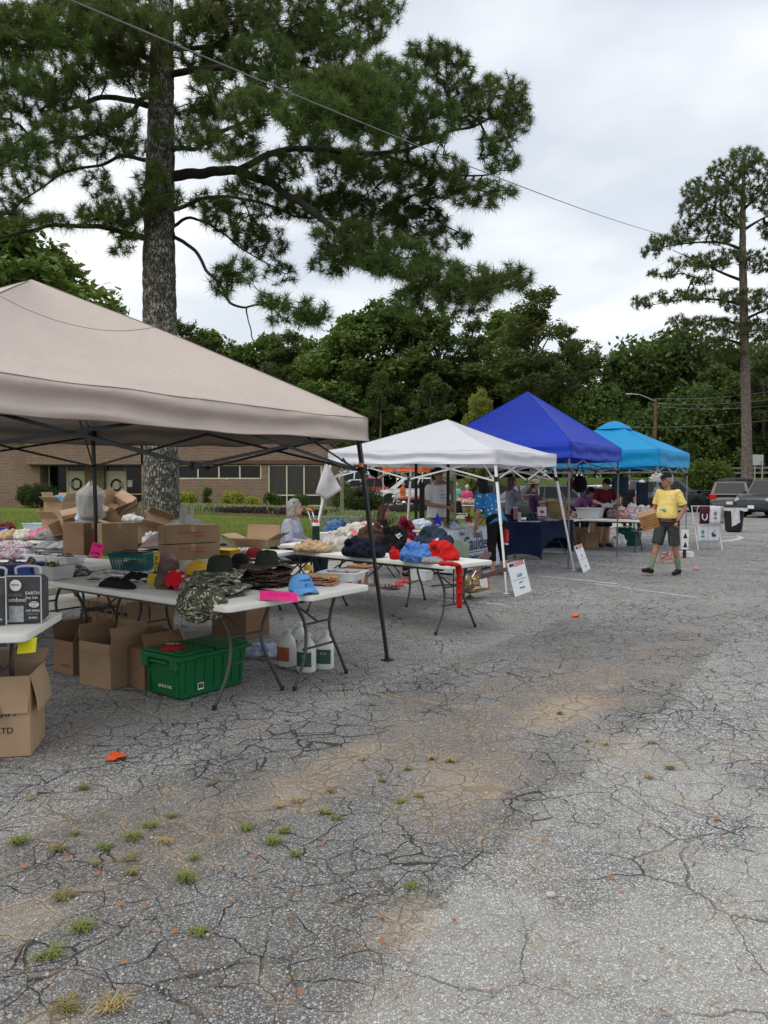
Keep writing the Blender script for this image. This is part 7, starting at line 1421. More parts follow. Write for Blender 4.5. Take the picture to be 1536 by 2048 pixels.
# white triangular cloth tied at the left canopy corner
c_w = Cw - UX * Lw / 2 - UY * Lw / 2; wp = P(655,925,12.7); mb = MB()
tri = lambda u,v: ((lambda s: (wp.x - .02 - .17 * v * (1 - u) + .26 * v * u,12.6 + .02 * sin(6 * v + 4 * u),wp.z + .02 - (.53 + (.14 * (1 - abs(2 * u - 1)) - (.0 if u < .5 else .06))) * v))(0)); mb.grid(tri,9,12); tag(mb.build('weight_bag',fabric('white_canvas',(.60,.61,.59),fold=.3),smooth=True,solid=.006),'white pointed cloth bag hanging from the left corner of the white canopy','bag')
# stars and hats on the campaign table
def star(label,px,py,r,m,Y):
    p = P(px,py,Y); t = thing('star_ornament',label,'ornament',tuple(p),radians(-15)); mb = MB(); poly = [(r * (1 if k % 2 == 0 else .42) * sin(k * pi / 5),r * (1 if k % 2 == 0 else .42) * cos(k * pi / 5)) for k in range(10)]; mb.prism(poly,lambda a,b,c: (a,c,b),-.02,.02); mb.build('star',m,t); mb = MB(); mb.box((0,.03,-r * .85),(.08,.06,.02)); mb.build('stand',m,t)
star('royal blue glitter star standing on the campaign table',875,1040,.125,mat('blue_glitter',(.01,.045,.50),.35,.2,60),13.35); star('dark red star standing at the far end of the campaign table',938,1037,.11,mat('red_glitter',(.28,.015,.02),.4,.2,60),14.6)
def te(fx,fy,z=.76): v = cE + UX * fx + UY * fy; return (v.x,v.y,z)
garment('white printed cap leaning at the back of the campaign table',te(-.1,-.55),(.10,.10),.14,0,fabric('white_twill',(.62,.64,.70),(.25,.28,.45),fold=.3),101,'printed_hat','cap'); garment('second white and navy cap right of the blue star',te(.1,-.3),(.11,.09),.12,0,fabric('white_twill',(.62,.64,.70),(.25,.28,.45),fold=.3),102,'printed_hat','cap'); garment('dark patterned cap behind the white ones',te(-.05,-.1),(.12,.10),.15,0,camo('dark_print',((.02,.02,.02),(.4,.4,.4),(.06,.04,.03),(.02,.02,.02)),30),103,'printed_hat','cap')
for fx,fy,w_,l_,h_,lb in ((.05,.15,.30,.4,.05,'white literature tray on the campaign table'),(-.05,.55,.25,.3,.07,'white box at the far end of the campaign table')):
    t = thing('paper_tray',lb,'tray',te(fx,fy),RZ); mb = MB(); mb.box((0,0,h_ / 2),(w_,l_,h_),bev=.004); mb.build('tray',NOTE,t); mb = MB(); mb.box((w_ / 2 + .002,0,h_ * .5),(.003,l_ * .7,h_ * .3)); mb.build('stripe',REDP,t)
t = thing('drink_can','green and white tin can at the near corner of the campaign table','can',te(-.25,-.82,.758)); mb = MB(); mb.lathe([(.03,0),(.033,.004),(.033,.10),(.028,.108)],16); mb.build('can_body',mat('green_can',(.20,.42,.22),.4),t,smooth='auto'); mb = MB(); mb.lathe([(.034,.02),(.034,.05)],16,cap=False); mb.build('white_band',WHP,t)
# navy table goods
def tf(fx,fy,z=.775): v = cF + UX * fx + UY * fy; return (v.x,v.y,z)
t = thing('tabletop_card','white printed table card with red emblem on the navy table','sign',tf(.0,.05),RZ + .9); mb = MB(); mb.box((0,0,.20),(.22,.006,.20),Matrix.Rotation(-.15,3,'X'),bev=.002); mb.build('card',NOTE,t); mb = MB(); mb.lathe([(0,0),(.05,.001),(.051,0)],20,Matrix.Translation((0,-.012,.19)) @ Matrix.Rotation(pi / 2 - .15,4,'X') @ Matrix.Diagonal((1,.7,1,1))); mb.build('emblem',REDP,t); mb = MB(); mb.box((0,0,.05),(.02,.02,.1)); mb.build('stand',BLK,t)
garment('black gift basket wrapped in film on the navy table',tf(-.1,-.25),(.13,.12),.20,0,mat('black_film',(.04,.05,.05),.2,.4,15,.6,30),104,'gift_basket','basket'); garment('clear bowl of sweets on the navy table',tf(.08,.0),(.14,.10),.09,0,mat('silver_sweets',(.35,.35,.36),.3,.4,25,.6,40),105,'sweets','sweets')
for k,(a,b,r_) in enumerate(((.12,-.62,.2),(.0,-.45,-.3),(.15,.38,.1),(-.12,-.7,.5))):
    t = thing('leaflet',['leaflet at the near end of the navy table','leaflet beside the gift basket on the navy table','leaflet at the far end of the navy table','leaflet at the lawn-side corner of the navy table'][k],'leaflet',tf(a,b,.778),RZ + r_); mb = MB(); mb.box((0,0,.002),(.21,.28,.003)); mb.build('sheet',NOTE,t)
t = thing('steel_tumbler','steel tumbler with dark straw at the near end of the navy table','cup',tf(-.20,-.70)); mb = MB(); mb.lathe([(.035,0),(.042,.18),(.043,.2)],18); mb.build('cup',FOIL,t,smooth='auto'); mb = MB(); mb.tube([(0,0,.18),(-.03,0,.34)],.006,6); mb.build('straw',BLK,t)
# teal stall goods
def tg(px,Y,z=.75): return (P(px,1040,Y).x,Y,z)
t = tub('white perforated laundry basket on the long table under the blue canopy',tg(1180,18.75),radians(-32),(.60,.42,.24),mat('grey_white_plastic',(.52,.54,.56),.4,.04),'laundry_basket',.005,.02,cat='basket')
for k in range(9):
    for j in range(3): mb = MB(); mb.lathe([(0,0),(.016,.001)],10,Matrix.Translation((-.2 + k * .05,-.2005 + .02 * (1 - (.08 + j * .05) / .24),.08 + j * .05)) @ Matrix.Rotation(pi / 2,4,'X')); mb.build('hole',BLK,t)
MIX3 = camo('toy_colours',((.50,.48,.46),(.45,.06,.06),(.03,.03,.03),(.50,.40,.30)),24)
items = [(1150,19.0,.10,.16,'red and white goods left of the laundry basket',MIX3),(1190,19.1,.2,.12,'mixed toys behind the laundry basket',MIX3),(1228,18.4,.20,.22,'dark patterned handbag heap right of the laundry basket',camo('bag_colours',((.04,.04,.045),(.12,.14,.14),(.30,.05,.06),(.02,.02,.02)),20)),(1245,18.35,.2,.30,'black and white striped toy heap on the long table',MIX3),(1262,18.5,.22,.38,'clear film gift basket with white goods',mat('film_white_goods',(.55,.52,.50),.2,.3,14,.6,20,c2=(.35,.25,.25))),(1282,18.3,.18,.34,'spotted black and white soft toys at the end of the long table',camo('cow_spots',((.62,.60,.58),(.60,.58,.56),(.03,.02,.02),(.18,.05,.03)),26)),(1272,17.9,.16,.22,'cream jug and pink flowers near the table end',MIX2),(1290,18.4,.16,.30,'pale wrapped plush toys next to the canopy leg',mat('plush_peach',(.60,.42,.34),.8,.3,20,.5,40,c2=(.65,.62,.60)))]
for k,(px,Y,r_,h_,lb,m_) in enumerate(items): garment(lb,tg(px,Y,.748),(r_ * .9,r_ * .75),h_,k,m_,120 + k,'stall_goods','goods',nf=9,amp=.5)
GRT = mat('dark_green_tub',(.01,.07,.06),.45); 
for px,Y,d,lb,m_ in ((1262,19.6,(.45,.35,.35),'dark green tub under the long table, right of the standing woman',GRT),(1250,20.2,(.4,.3,.42),'green storage crate behind the dark green tub',GRT),(1150,19.8,(.4,.35,.40),'green bin under the long table left of the standing woman',GRT)): tub(lb,(P(px,1090,Y).x,Y,.004),RZ,d,m_,'storage_tub')
for px,Y,w_,h_,lb in ((1158,19.2,.30,.34,'brown carton under the long table behind the blue canopy leg'),(1178,18.9,.36,.22,'low carton of white goods under the long table'),(1198,19.8,.40,.48,'tall tan carton behind the legs of the woman in maroon'),(1128,19.6,.35,.40,'tan carton behind the navy table')): carton(lb,(P(px,1090,Y).x,Y,.004),.2,(w_,.3,h_),(110,100,95,100),KRAFT)
garment('white plastic bag on the asphalt beside the dark green tub',(P(1243,1100,19).x,19.2,.003),(.2,.15),.34,0,mat('white_film',(.6,.6,.6),.4,.1,10,.4,40),140,'plastic_bag','bag')
# brown carton of goods and basket by navy table
carton('green and brown carton of red goods standing behind the navy table',(P(1112,1010,18.3).x,18.3,.76),.1,(.42,.3,.34),(100,100,100,100),mat('green_brown_board',(.16,.20,.06),.8,.3,3,c2=(.25,.15,.08)),flen=.08); garment('red and white goods in the green carton',(P(1112,1000,18.3).x,18.3,1.0),(.2,.13),.15,0,MIX3,141,'stall_goods','goods'); carton('small orange-brown carton right of the green carton',(P(1128,1020,17.9).x,17.9,.76),.1,(.22,.2,.18),(100,) * 4,KRAFT,False)
folding_table('white folding table behind the navy table, under the green carton',(P(1120,1040,18.4).x - .2,18.6,0),RZ,L=1.5)
# things hung in the stalls: black bags, dark coat, white shirts on the teal canopy leg
garm = [(1160,968,17.2,.17,.26,'black shoulder bag hanging from the blue canopy frame','black'),(1141,968,17.6,.08,.2,'dark red and black cloth hanging beside the black bag','maroon')]
for k,(px,py,Y,w_,h_,lb,c) in enumerate(garm):
    p = P(px,py,Y); t = thing('hanging_bag',lb,'bag',tuple(p),RZ); mb = MB(); mb.ell((0,0,0),(w_,.08,h_ * .75),14,10); mb.box((0,0,-.02),(w_ * 1.7,.10,h_ * 1.1),bev=.04); remesh(mb,'bag_body',CL[c],t,.02,3,.006,8,k); mb = MB(); mb.tube(curve_pts([(-w_ * .7,0,h_ * .5),(0,0,h_ * 1.8),(w_ * .7,0,h_ * .5)],5),.010,5); mb.build('strap',BLKF,t)
p = P(1240,955,20.5); t = thing('hanging_cloth','slate blue cloth hanging under the teal canopy','cloth',tuple(p),RZ); mb = MB(); mb.grid(lambda u,v: ((u - .5) * .45,.02 * sin(14 * u),-.45 * v),14,5); mb.build('cloth',fabric('slate_cloth',(.06,.09,.12)),t,smooth=True,solid=.006)
for k,(px,Y) in enumerate(((1278,21),(1285,21.1),(1291,21.2))):
    p = P(px,965,Y); t = thing('hanging_trousers',['left','middle','right'][k] + ' pair of slate blue trousers on the rail behind the white-haired man','trousers',tuple(p),RZ,'trousers on the rail'); mb = MB(); mb.grid(lambda u,v: ((u - .5) * .14,.02 * sin(9 * u),-.62 * v),6,6); mb.build('cloth',fabric('slate_denim',(.05,.07,.10)),t,smooth=True,solid=.02)
# windsock-like white plush birds at the teal leg
p = P(1312,955,17.7); garment('white and yellow plush gull hanging on the teal canopy leg',(p.x,17.7,p.z - .1),(.16,.10),.22,0,fabric('white_plush',(.60,.60,.58),(.45,.42,.35),fold=.5),150,'plush_bird','toy'); p = P(1316,985,17.7); garment('grey plush bird lower on the teal canopy leg',(p.x,17.7,p.z - .15),(.12,.08),.3,0,fabric('grey_plush',(.30,.31,.33),fold=.5),151,'plush_bird','toy')
# drying rack with towels
rk = G(1412,1099); t = thing('drying_rack','white folding rack hung with printed tea towels on the open asphalt','rack',(rk.x,rk.y,0),radians(6))
for s in (-1,1):
    for f in (-1,1): mb = MB(); mb.tube([(s * .30,f * .20,0),(s * .30,-f * .16,1.05)],.012,6); mb.build('leg',WHM,t)
for z_,y_ in ((1.04,-.16),(1.04,.16),(.62,-.05),(.62,.06),(.30,.1)): mb = MB(); mb.tube([(-.31,y_,z_),(.31,y_,z_)],.009,6); mb.build('rail',WHM,t)
TOW = fabric('white_towel',(.62,.61,.66),var=.06,fold=.3); PUR = fabric('plum_towel',(.075,.02,.045),fold=.3); PNK = fabric('pink_stripe_towel',(.62,.40,.40),(.6,.58,.58),fold=.3); GRE = mat('green_print',(.05,.30,.18),.8)
def towel(label,x,z0,w,h,m,y,em=None,ec=None):
    q = thing('tea_towel',label,'towel',(rk.x + x * cos(.105) - y * sin(.105),rk.y + x * sin(.105) + y * cos(.105),z0),radians(6),'tea towels on the drying rack'); mb = MB(); mb.grid(lambda u,v: ((u - .5) * w * (1 - .03 * v),-.012 + .010 * sin(11 * u + 2) * v,-h * v),12,6); mb.build('cloth',m,q,smooth=True,solid=.004)
    if em:
        mb = MB()
        if em == 'U': mb.tube(curve_pts([(-.05,-.025,-h * .45),(-.06,-.025,-h * .65),(0,-.025,-h * .8),(.06,-.025,-h * .65),(.05,-.025,-h * .45)],4),.012,5)
        elif em == 'leaf': mb.ell((0,-.022,-h * .6),(.06,.006,.035),10,6); mb.ell((-.04,-.022,-h * .5),(.03,.006,.03),8,5); mb.tube([(0,-.022,-h * .45),(.02,-.022,-h * .3)],.006,5)
        else: mb.ell((0,-.022,-h * .4),(.035,.006,.05),10,6); mb.ell((0,-.022,-h * .65),(.05,.006,.02),10,6)
        mb.build('printed_motif',ec,q)
towel('plum tea towel with white horseshoe print, top left on the rack',-.15,1.05,.25,.42,PUR,-.17,'U',WHP); towel('white tea towel with small grey emblem, top middle on the rack',.12,1.05,.27,.44,TOW,-.17,'e',mat('grey_ink',(.2,.18,.16),.8)); towel('white tea towel with small green print, lower left on the rack',-.15,.60,.27,.42,TOW,-.10,'e',GRE); towel('white tea towel with green turtle print, lower right on the rack',.13,.60,.28,.42,TOW,-.10,'leaf',mat('deep_green_print',(.01,.10,.07),.8)); towel('pink striped towel hanging at the right end of the rack',.33,.98,.14,.78,PNK,.02); towel('thin grey towel at the right end of the top rail',.29,1.05,.10,.42,CL['grey'],-.16)
# bin with white liner
tb = G(1467,1064); t = thing('rubbish_bin','black rubbish bin with a white liner hanging over one side','bin',(tb.x,tb.y,0),.1); mb = MB(); mb.box((0,0,.38),(.52,.50,.76),bev=.05,taper=.78); mb.build('bin_body',mat('black_bin_plastic',(.018,.018,.02),.5),t,smooth='auto'); mb = MB(); mb.box((0,0,.77),(.60,.57,.05),bev=.02); mb.build('rim',mat('black_bin_plastic',(.018,) * 3,.5),t,smooth='auto')
LIN = mat('liner_film',(.62,.63,.65),.35,.1,8,.4,25); mb = MB(); mb.grid(lambda u,v: ((lambda a: (a[0],a[1],.80 - (.09 + .06 * noise.noise(Vector((u * 12,0,0)))) * v))((lambda k,f: [(.31,-.30 + .6 * f),(.31 - .62 * f,.30),(-.31,.30 - .6 * f),(-.31 + .62 * f,-.30)][k])(int(4 * u) % 4,4 * u - int(4 * u)))),60,4,True); ln_ = mb.build('liner',LIN,t,smooth=True)
mb = MB(); mb.grid(lambda u,v: (-.28 + .30 * u + .04 * v,-.30 - .02 * sin(9 * u + 3 * v),.80 - .62 * v * (1 - .25 * u)),14,12); mb.build('liner_flap',LIN,t,smooth=True)
# framed prints and white crates at the feet of the man in yellow
for k,(px,Y,w_,h_,z_,lb,m_) in enumerate(((1369,16.3,.16,.42,.18,'white panel with two black triangle prints behind the man in yellow',NOTE),(1372,16.5,.26,.12,.0,'low white box at the foot of the triangle panel',NOTE),(1310,15.6,.06,.62,.0,'white narrow post frame left of the man in yellow',NOTE),(1335,15.2,.28,.22,.0,'white boxes with red print between the legs of the man in yellow',MIX3))):
    gx = P(px,1100,Y).x; t = thing('triangle_display',lb,'display',(gx,Y,z_),radians(8)); mb = MB(); mb.box((0,0,h_ / 2),(w_,.05 if k != 1 else .2,h_),bev=.006); mb.build('panel',m_,t)
    if k == 0:
        for z2 in (.11,.30): mb = MB(); mb.prism([(-.05,-.06),(.05,-.06),(0,.06)],lambda a,b,c: (a,c,b + z2),-.030,-.026); mb.build('triangle_print',BLKP,t)
        mb = MB(); mb.box((0,0,-.09),(.05,.05,.18)); mb.build('stand',BLK,t)
# folding camp chair of the seated woman
def camp_chair(label,p,rz,m,fm=BLK):
    t = thing('camp_chair',label,'chair',p,rz); mb = MB(); mb.grid(lambda u,v: ((u - .5) * .50,-.22 + .44 * v,.43 - .03 * sin(pi * u) - .02 * v),8,6); mb.build('seat',m,t,smooth=True,solid=.012)
    mb = MB(); mb.grid(lambda u,v: ((u - .5) * .50,.22 + .10 * v + .03 * sin(pi * u),.46 + .46 * v),8,6); mb.build('backrest',m,t,smooth=True,solid=.012)
    for s in (-1,1):
        for a,b in (((s * .27,-.24,0),(s * .27,.23,.62)),((s * .27,.24,0),(s * .27,-.22,.44)),((s * .26,.20,.40),(s * .26,.33,.95)),((s * .27,-.24,.40),(s * .27,-.24,.66))): mb = MB(); mb.tube([a,b],.011,6); mb.build('leg',fm,t)
        mb = MB(); mb.box((s * .28,-.02,.67),(.06,.48,.03),bev=.012); mb.build('armrest',fm,t)
    return t
# ================================================================== people
SKIN = mat('skin',(.46,.25,.17),.5,.06,12,.1,60); SKIN_T = mat('tanned_skin',(.36,.18,.115),.5,.08,12,.1,60); SKIN_P = mat('pale_skin',(.52,.31,.23),.5,.06,12,.1,60)
EYE = mat('eye_dark',(.02,.015,.012),.2); LIP = mat('lip',(.30,.09,.08),.5)
def hairm(name,c): return mat(name,c,.55,.25,30,.7,40,bd=.01)
GREYH = hairm('grey_hair',(.38,.37,.35)); WHITEH = hairm('white_hair',(.60,.57,.53)); BROWNH = hairm('brown_hair',(.075,.035,.018)); DARKH = hairm('dark_hair',(.012,.009,.008)); BLONDH = hairm('blond_hair',(.30,.20,.10)); SANDH = hairm('sandy_hair',(.16,.10,.06))
def person(label,p,face,pose=None,h=1.72,build=1.0,skin=SKIN,hair=None,hstyle='short',top=None,sleeve='short',bottom=None,leg='long',shoes=BLK,hat=None,voxel=.012,look=(0,0),seated=False,belly=0.0,skirt=False,socks=None,fem=False,glasses=False,beard=None,untucked=True,group=None):
    """face: heading the body faces (radians, 0 = towards the camera, -y); pose: joint overrides in metres for a 1.75 m body"""
    s = h / 1.75; J = {'pel': (0,0,.95),'wai': (0,0,1.09),'che': (0,.01,1.28),'nec': (0,.02,1.47),'hea': (0,-.02,1.625),
         'shL': (.185,.01,1.42),'elL': (.235,.03,1.13),'wrL': (.24,-.05,.88),'shR': (-.185,.01,1.42),'elR': (-.235,.03,1.13),'wrR': (-.24,-.05,.88),
         'hiL': (.09,0,.92),'knL': (.10,-.01,.50),'anL': (.10,.02,.09),'toL': (.12,-.15,.035),'hiR': (-.09,0,.92),'knR': (-.10,-.01,.50),'anR': (-.10,.02,.09),'toR': (-.12,-.15,.035)}
    J.update(pose or {}); J = {k: Vector(v) * s for k,v in J.items()}; B = build * s; t = thing('person',label,'person',p,face,group)
    def torso(mb,e_=0.0,skirtlen=0,lo=True):
        sx = .93 if fem else 1.0
        side = (J['shL'] - J['shR']).normalized(); loose = e_ > 0; k_ = 1.06 if loose else 1.0
        up_ = lambda a,b,f: J[a].lerp(J[b],f)
        secs = [(up_('che','nec',.86),.060,.050,0),(up_('che','nec',.74),.120,.075,0),(up_('che','nec',.55),.158,.092,0),(up_('che','nec',.25),.166,.108,0),(J['che'],.164,.116,.1),(up_('che','wai',.5),.156,.114,.5),(J['wai'],.150 if not loose else .158,.112,1),(up_('wai','pel',.5),.156 if not loose else .164,.116,1),(up_('wai','pel',1.0),.168,.122,.6)]
        if loose and not untucked: secs[-1] = (up_('wai','pel',.80),.166,.124,.7)
        elif loose: secs.append((J['pel'] + (J['pel'] - J['wai']).normalized() * .07 * s,.176,.130,.3))
        else: secs.append((J['pel'] - Vector((0,0,.06)) * s,.14,.105,0))
        V = []; n = 28
        for c,rx,ry,bf in secs:
            ax = (J['nec'] - J['pel']).normalized(); fw = side.cross(ax).normalized()
            for i in range(n):
                q = 2 * pi * i / n; yy_ = -sin(q); xx_ = cos(q); ex = (abs(xx_) ** .85) * (1 if xx_ > 0 else -1); V.append(c + side * ex * (rx * B * sx + e_) - fw * (-yy_) * (ry * B + e_) * (-1) + (fw * (-1 if fw.y > 0 else 1)) * (belly * bf * max(0,-yy_ if False else max(0,(1 if True else 0) * (sin(q) if fw.y < 0 else -sin(q)))) * 1.0) * B)
        F_ = [(j * n + i,j * n + (i + 1) % n,(j + 1) * n + (i + 1) % n,(j + 1) * n + i) for j in range(len(secs) - 1) for i in range(n)] + [tuple(range(n - 1,-1,-1)),tuple((len(secs) - 1) * n + i for i in range(n))]
        mb.add(V,F_); mb.cap(J['shL'] * .86 + J['nec'] * .14 - Vector((0,0,.03)),J['shR'] * .86 + J['nec'] * .14 - Vector((0,0,.03)),.046 * B * sx + e_ * .8,None,12)
        if fem: 
            for q in (-1,1): mb.ell(tuple(J['che'] * .75 + J['wai'] * .25 + Vector((q * .065,-.085,.03)) * s),(.07 * B + e_,.055 * B + e_,.065 * B + e_),10,8)
    mb = MB(); torso(mb,-.012)
    mb.cap(J['nec'] - Vector((0,0,.05)) * s,J['hea'] - Vector((0,-.01,.05)) * s,.054 * s,.050 * s,12)
    hc = J['hea']; yaw,pit = look; HR = Matrix.Rotation(yaw,3,'Z') @ Matrix.Rotation(pit,3,'X'); hp_ = lambda x,y,z: hc + HR @ Vector((x,y,z)) * s
    mb.ell(tuple(hp_(0,.012,.022)),(.076 * s,.094 * s,.096 * s),16,12,HR); mb.ell(tuple(hp_(0,-.022,-.042)),(.058 * s,.066 * s,.068 * s),14,10,HR); mb.ell(tuple(hp_(0,-.062,-.082)),(.028 * s,.024 * s,.022 * s),10,8,HR)
    mb.cap(hp_(0,-.078,.018),hp_(0,-.101,-.022),.008 * s,.013 * s,8); mb.ell(tuple(hp_(0,-.074,.034)),(.048 * s,.014 * s,.010 * s),10,6,HR); mb.ell(tuple(hp_(0,-.078,-.052)),(.022 * s,.012 * s,.009 * s),8,6,HR)
    for q in (-1,1): mb.ell(tuple(hp_(q * .076,.012,.0)),(.010 * s,.020 * s,.030 * s),8,6,HR); mb.ell(tuple(hp_(q * .036,-.064,-.012)),(.020 * s,.016 * s,.018 * s),8,6,HR)
    for S in 'LR':
        q = 1 if S == 'L' else -1; a,b,c = J['sh' + S],J['el' + S],J['wr' + S]; mb.cap(a,b,.040 * B,.037 * B,12); mb.cap(b,c,.038 * B,.026 * B,12)
        d = (c - b).normalized(); up = J.get('palm' + S,Vector((0,0,1)) * s) / s; sd_ = d.cross(up); sd_ = sd_.normalized() if sd_.length > .05 else Vector((1,0,0)); nn_ = sd_.cross(d); curl = J.get('curl' + S,Vector((.35,0,0)) * s).x / s; w0 = c + d * .02 * s
        mb.cap(w0 + sd_ * .012 * s,w0 + sd_ * .020 * s + d * .062 * s,.019 * s,.018 * s,8); mb.cap(w0 - sd_ * .012 * s,w0 - sd_ * .020 * s + d * .058 * s,.019 * s,.017 * s,8)
        for k,ln in enumerate((.068,.076,.071,.056)):
            f0 = w0 + d * .055 * s + sd_ * (.030 - .020 * k) * s; d1 = (d * cos(curl) - nn_ * sin(curl)); d2 = (d * cos(curl * 2.2) - nn_ * sin(curl * 2.2)); f1 = f0 + d1 * ln * .52 * s; mb.cap(f0,f1,.0092 * s,.0085 * s,6); mb.cap(f1,f1 + d2 * ln * .48 * s,.0085 * s,.007 * s,6)
        th0 = w0 + sd_ * .024 * s + d * .012 * s; th1 = th0 + (sd_ * .75 + d * .6 - nn_ * .3).normalized() * .038 * s; mb.cap(th0,th1,.012 * s,.010 * s,6); mb.cap(th1,th1 + (d * .9 - nn_ * .5).normalized() * .028 * s,.010 * s,.008 * s,6)
        a,b,c,e_ = J['hi' + S],J['kn' + S],J['an' + S],J['to' + S]; mb.cap(a,b,.080 * B,.054 * B,12); mb.cap(b,b.lerp(c,.35),.052 * B,.052 * B,12); mb.cap(b.lerp(c,.35) + (J['an' + S] - J['to' + S]).normalized() * .01,c,.050 * B,.034 * B,12)
        mb.cap(c - Vector((0,0,.035)) * s,e_,.036 * s,.028 * s,10); mb.ell(tuple(c + (c - e_).normalized() * .03 * s - Vector((0,0,.045)) * s),(.032 * s,) * 3,8,6)
    remesh(mb,'body',skin,t,voxel if voxel > .009 else .0085,3)
    # face details
    for q in (-1,1):
        mb = MB(); mb.ell(tuple(hp_(q * .031,-.078,.014)),(.011 * s,.007 * s,.006 * s),8,6,HR); mb.build('eye',EYE,t)
        mb = MB(); mb.tube([hp_(q * .015,-.086,.036),hp_(q * .032,-.086,.040),hp_(q * .050,-.074,.034)],.0042 * s,5); mb.build('eyebrow',hair or GREYH,t)
    mb = MB(); mb.ell(tuple(hp_(0,-.088,-.052)),(.023 * s,.006 * s,.006 * s),8,5,HR); mb.build('mouth',LIP,t)
    # clothes
    if top is not None:
        mb = MB(); torso(mb,.014); hem = J['pel'] * 1.0; dn = (J['pel'] - J['wai']).normalized()
        if False:
            for q in (-1,0,1):
                o_ = (J['shL'] - J['shR']).normalized() * q * .055 * B; mb.tube([J['wai'] + o_,J['pel'] + o_ + dn * .06 * s],[(.125 - .008 * abs(q)) * B + .01,(.138 - .008 * abs(q) + belly * .5) * B + .01],16)
        mb.tube([J['nec'] - Vector((0,0,.07)) * s,J['nec'] + Vector((0,-.005,-.012)) * s],[.085 * s,.066 * s],12)
        for S in 'LR':
            a,b,c = J['sh' + S],J['el' + S],J['wr' + S]; fr = {'short': .80,'none': .12,'long': 1}[sleeve]; m_ = a.lerp(b,fr); mb.cap(a - Vector((0,0,.006)),a.lerp(b,.12),.050 * B + .003,.052 * B,12); mb.tube([a,a.lerp(m_,.3),m_],[.046 * B + .002,.054 * B + .004,(.060 if sleeve == 'short' else .050) * B + .006],14)
            if sleeve == 'long': mb.cap(b,b,.052 * B,.052 * B,12); mb.tube([b,b.lerp(c,.97)],[.050 * B,.037 * B],14)
        remesh(mb,'top',top,t,max(voxel * .9,.009),3,.0055 * s,5.5,p[0] * 3 + p[1],(1.3,1.3,.55))
    if bottom is not None:
        mb = MB(); 
        for q in (-1,0,1): o_ = (J['hiL'] - J['hiR']).normalized() * q * .055 * B; mb.cap(J['pel'] + o_ + Vector((0,0,.02)) * s,J['hiL'].lerp(J['hiR'],.5) + o_,.122 * B,.124 * B,14)
        if False: mb.ell(tuple(J['pel'] + Vector((0,-.03,.02)) * s),(.165 * B,(.13 + belly * .6) * B,.10 * B),14,10)
        for S in 'LR':
            a,b,c = J['hi' + S],J['kn' + S],J['an' + S]
            if leg == 'long': mb.tube([a,b],[.094 * B,.070 * B],16); mb.cap(b,b,.070 * B,.069 * B,12); mb.tube([b,b.lerp(c,.93)],[.068 * B,.054 * B],16)
            elif leg == 'capri': mb.tube([a,b],[.094 * B,.068 * B],16); mb.cap(b,b,.067 * B,.067 * B,12); mb.tube([b,b.lerp(c,.62)],[.066 * B,.056 * B],16)
            else: mb.cap(a,a.lerp(b,.1),.10 * B,.10 * B,12); mb.tube([a,a.lerp(b,{'short': .96,'mini': .62}[leg])],[.098 * B,.092 * B],16)
        remesh(mb,'trousers' if leg in ('long','capri') else 'shorts',bottom,t,max(voxel * .9,.009),3,.006 * s,7,p[0] * 5,(1.2,1.2,.6))
    for S in 'LR':
        c,e_ = J['an' + S],J['to' + S]; f_ = (e_ - c); f_.z = 0 if abs(f_.z) < .12 * s else f_.z; f_.normalize()
        if socks is not None: mb = MB(); mb.tube([c.lerp(J['kn' + S],.42),c.lerp(J['kn' + S],.02)],[.052 * B,.040 * B],14); mb.build('sock',socks,t,smooth='auto')
        if shoes is not None:
            mb = MB(); hl = c - Vector((0,0,.055)) * s + (c - e_).normalized() * .035 * s; mb.cap(hl + Vector((0,0,.012)) * s,e_ + Vector((0,0,.006)),.040 * s,.036 * s,12); mb.cap(c - Vector((0,0,.04)) * s,c.lerp(e_,.4),.042 * s,.038 * s,12); mb.ell(tuple(e_ + Vector((0,0,.004))),(.046 * s,.046 * s,.034 * s),12,8)
            remesh(mb,'shoe',shoes,t,.009,3); mb = MB(); u_ = e_ - hl; u_.normalize(); sd2 = u_.cross(Vector((0,0,1))).normalized(); V = []; n = 20
            for zz in (-.030,-.044):
                for k in range(n): a_ = 2 * pi * k / n; ctr = hl.lerp(e_,.5); V.append(ctr + u_ * cos(a_) * ((e_ - hl).length / 2 + .043 * s) + sd2 * sin(a_) * .044 * s + Vector((0,0,zz + (hl.z - ctr.z) * 0)) * s)
            mb.add(V,[tuple(range(n)),tuple(range(2 * n - 1,n - 1,-1))] + [(k,n + k,n + (k + 1) % n,(k + 1) % n) for k in range(n)]); mb.build('sole',mat('shoe_sole',(.30,.24,.18),.7),t)
    # hair
    if hair is not None:
        mb = MB(); 
        if hstyle != 'bald':
            mb.ell(tuple(hp_(0,.026,.046)),(.083 * s,.096 * s,.086 * s),16,12,HR); mb.ell(tuple(hp_(0,.055,-.005)),(.078 * s,.060 * s,.075 * s),14,10,HR)
        if hstyle == 'bald': mb.ell(tuple(hp_(0,.045,-.01)),(.082 * s,.062 * s,.055 * s),14,10,HR)
        if hstyle == 'bob':
            for q in (-1,1): mb.cap(hp_(q * .065,.03,.04),hp_(q * .078,.035,-.09),.040 * s,.036 * s,10)
            mb.cap(hp_(0,.06,.03),hp_(0,.075,-.10),.07 * s,.055 * s,12)
        if hstyle == 'long':
            for q in (-1,1): mb.cap(hp_(q * .066,.03,.04),hp_(q * .085,.045,-.16),.038 * s,.034 * s,10); mb.cap(hp_(q * .085,.045,-.16),hp_(q * .075,.06,-.26),.034 * s,.018 * s,10)
            mb.cap(hp_(0,.06,.03),hp_(0,.10,-.22),.072 * s,.05 * s,12)
        if hstyle == 'pony': mb.cap(hp_(0,.10,.05),hp_(0,.15,-.12),.03 * s,.018 * s,10)
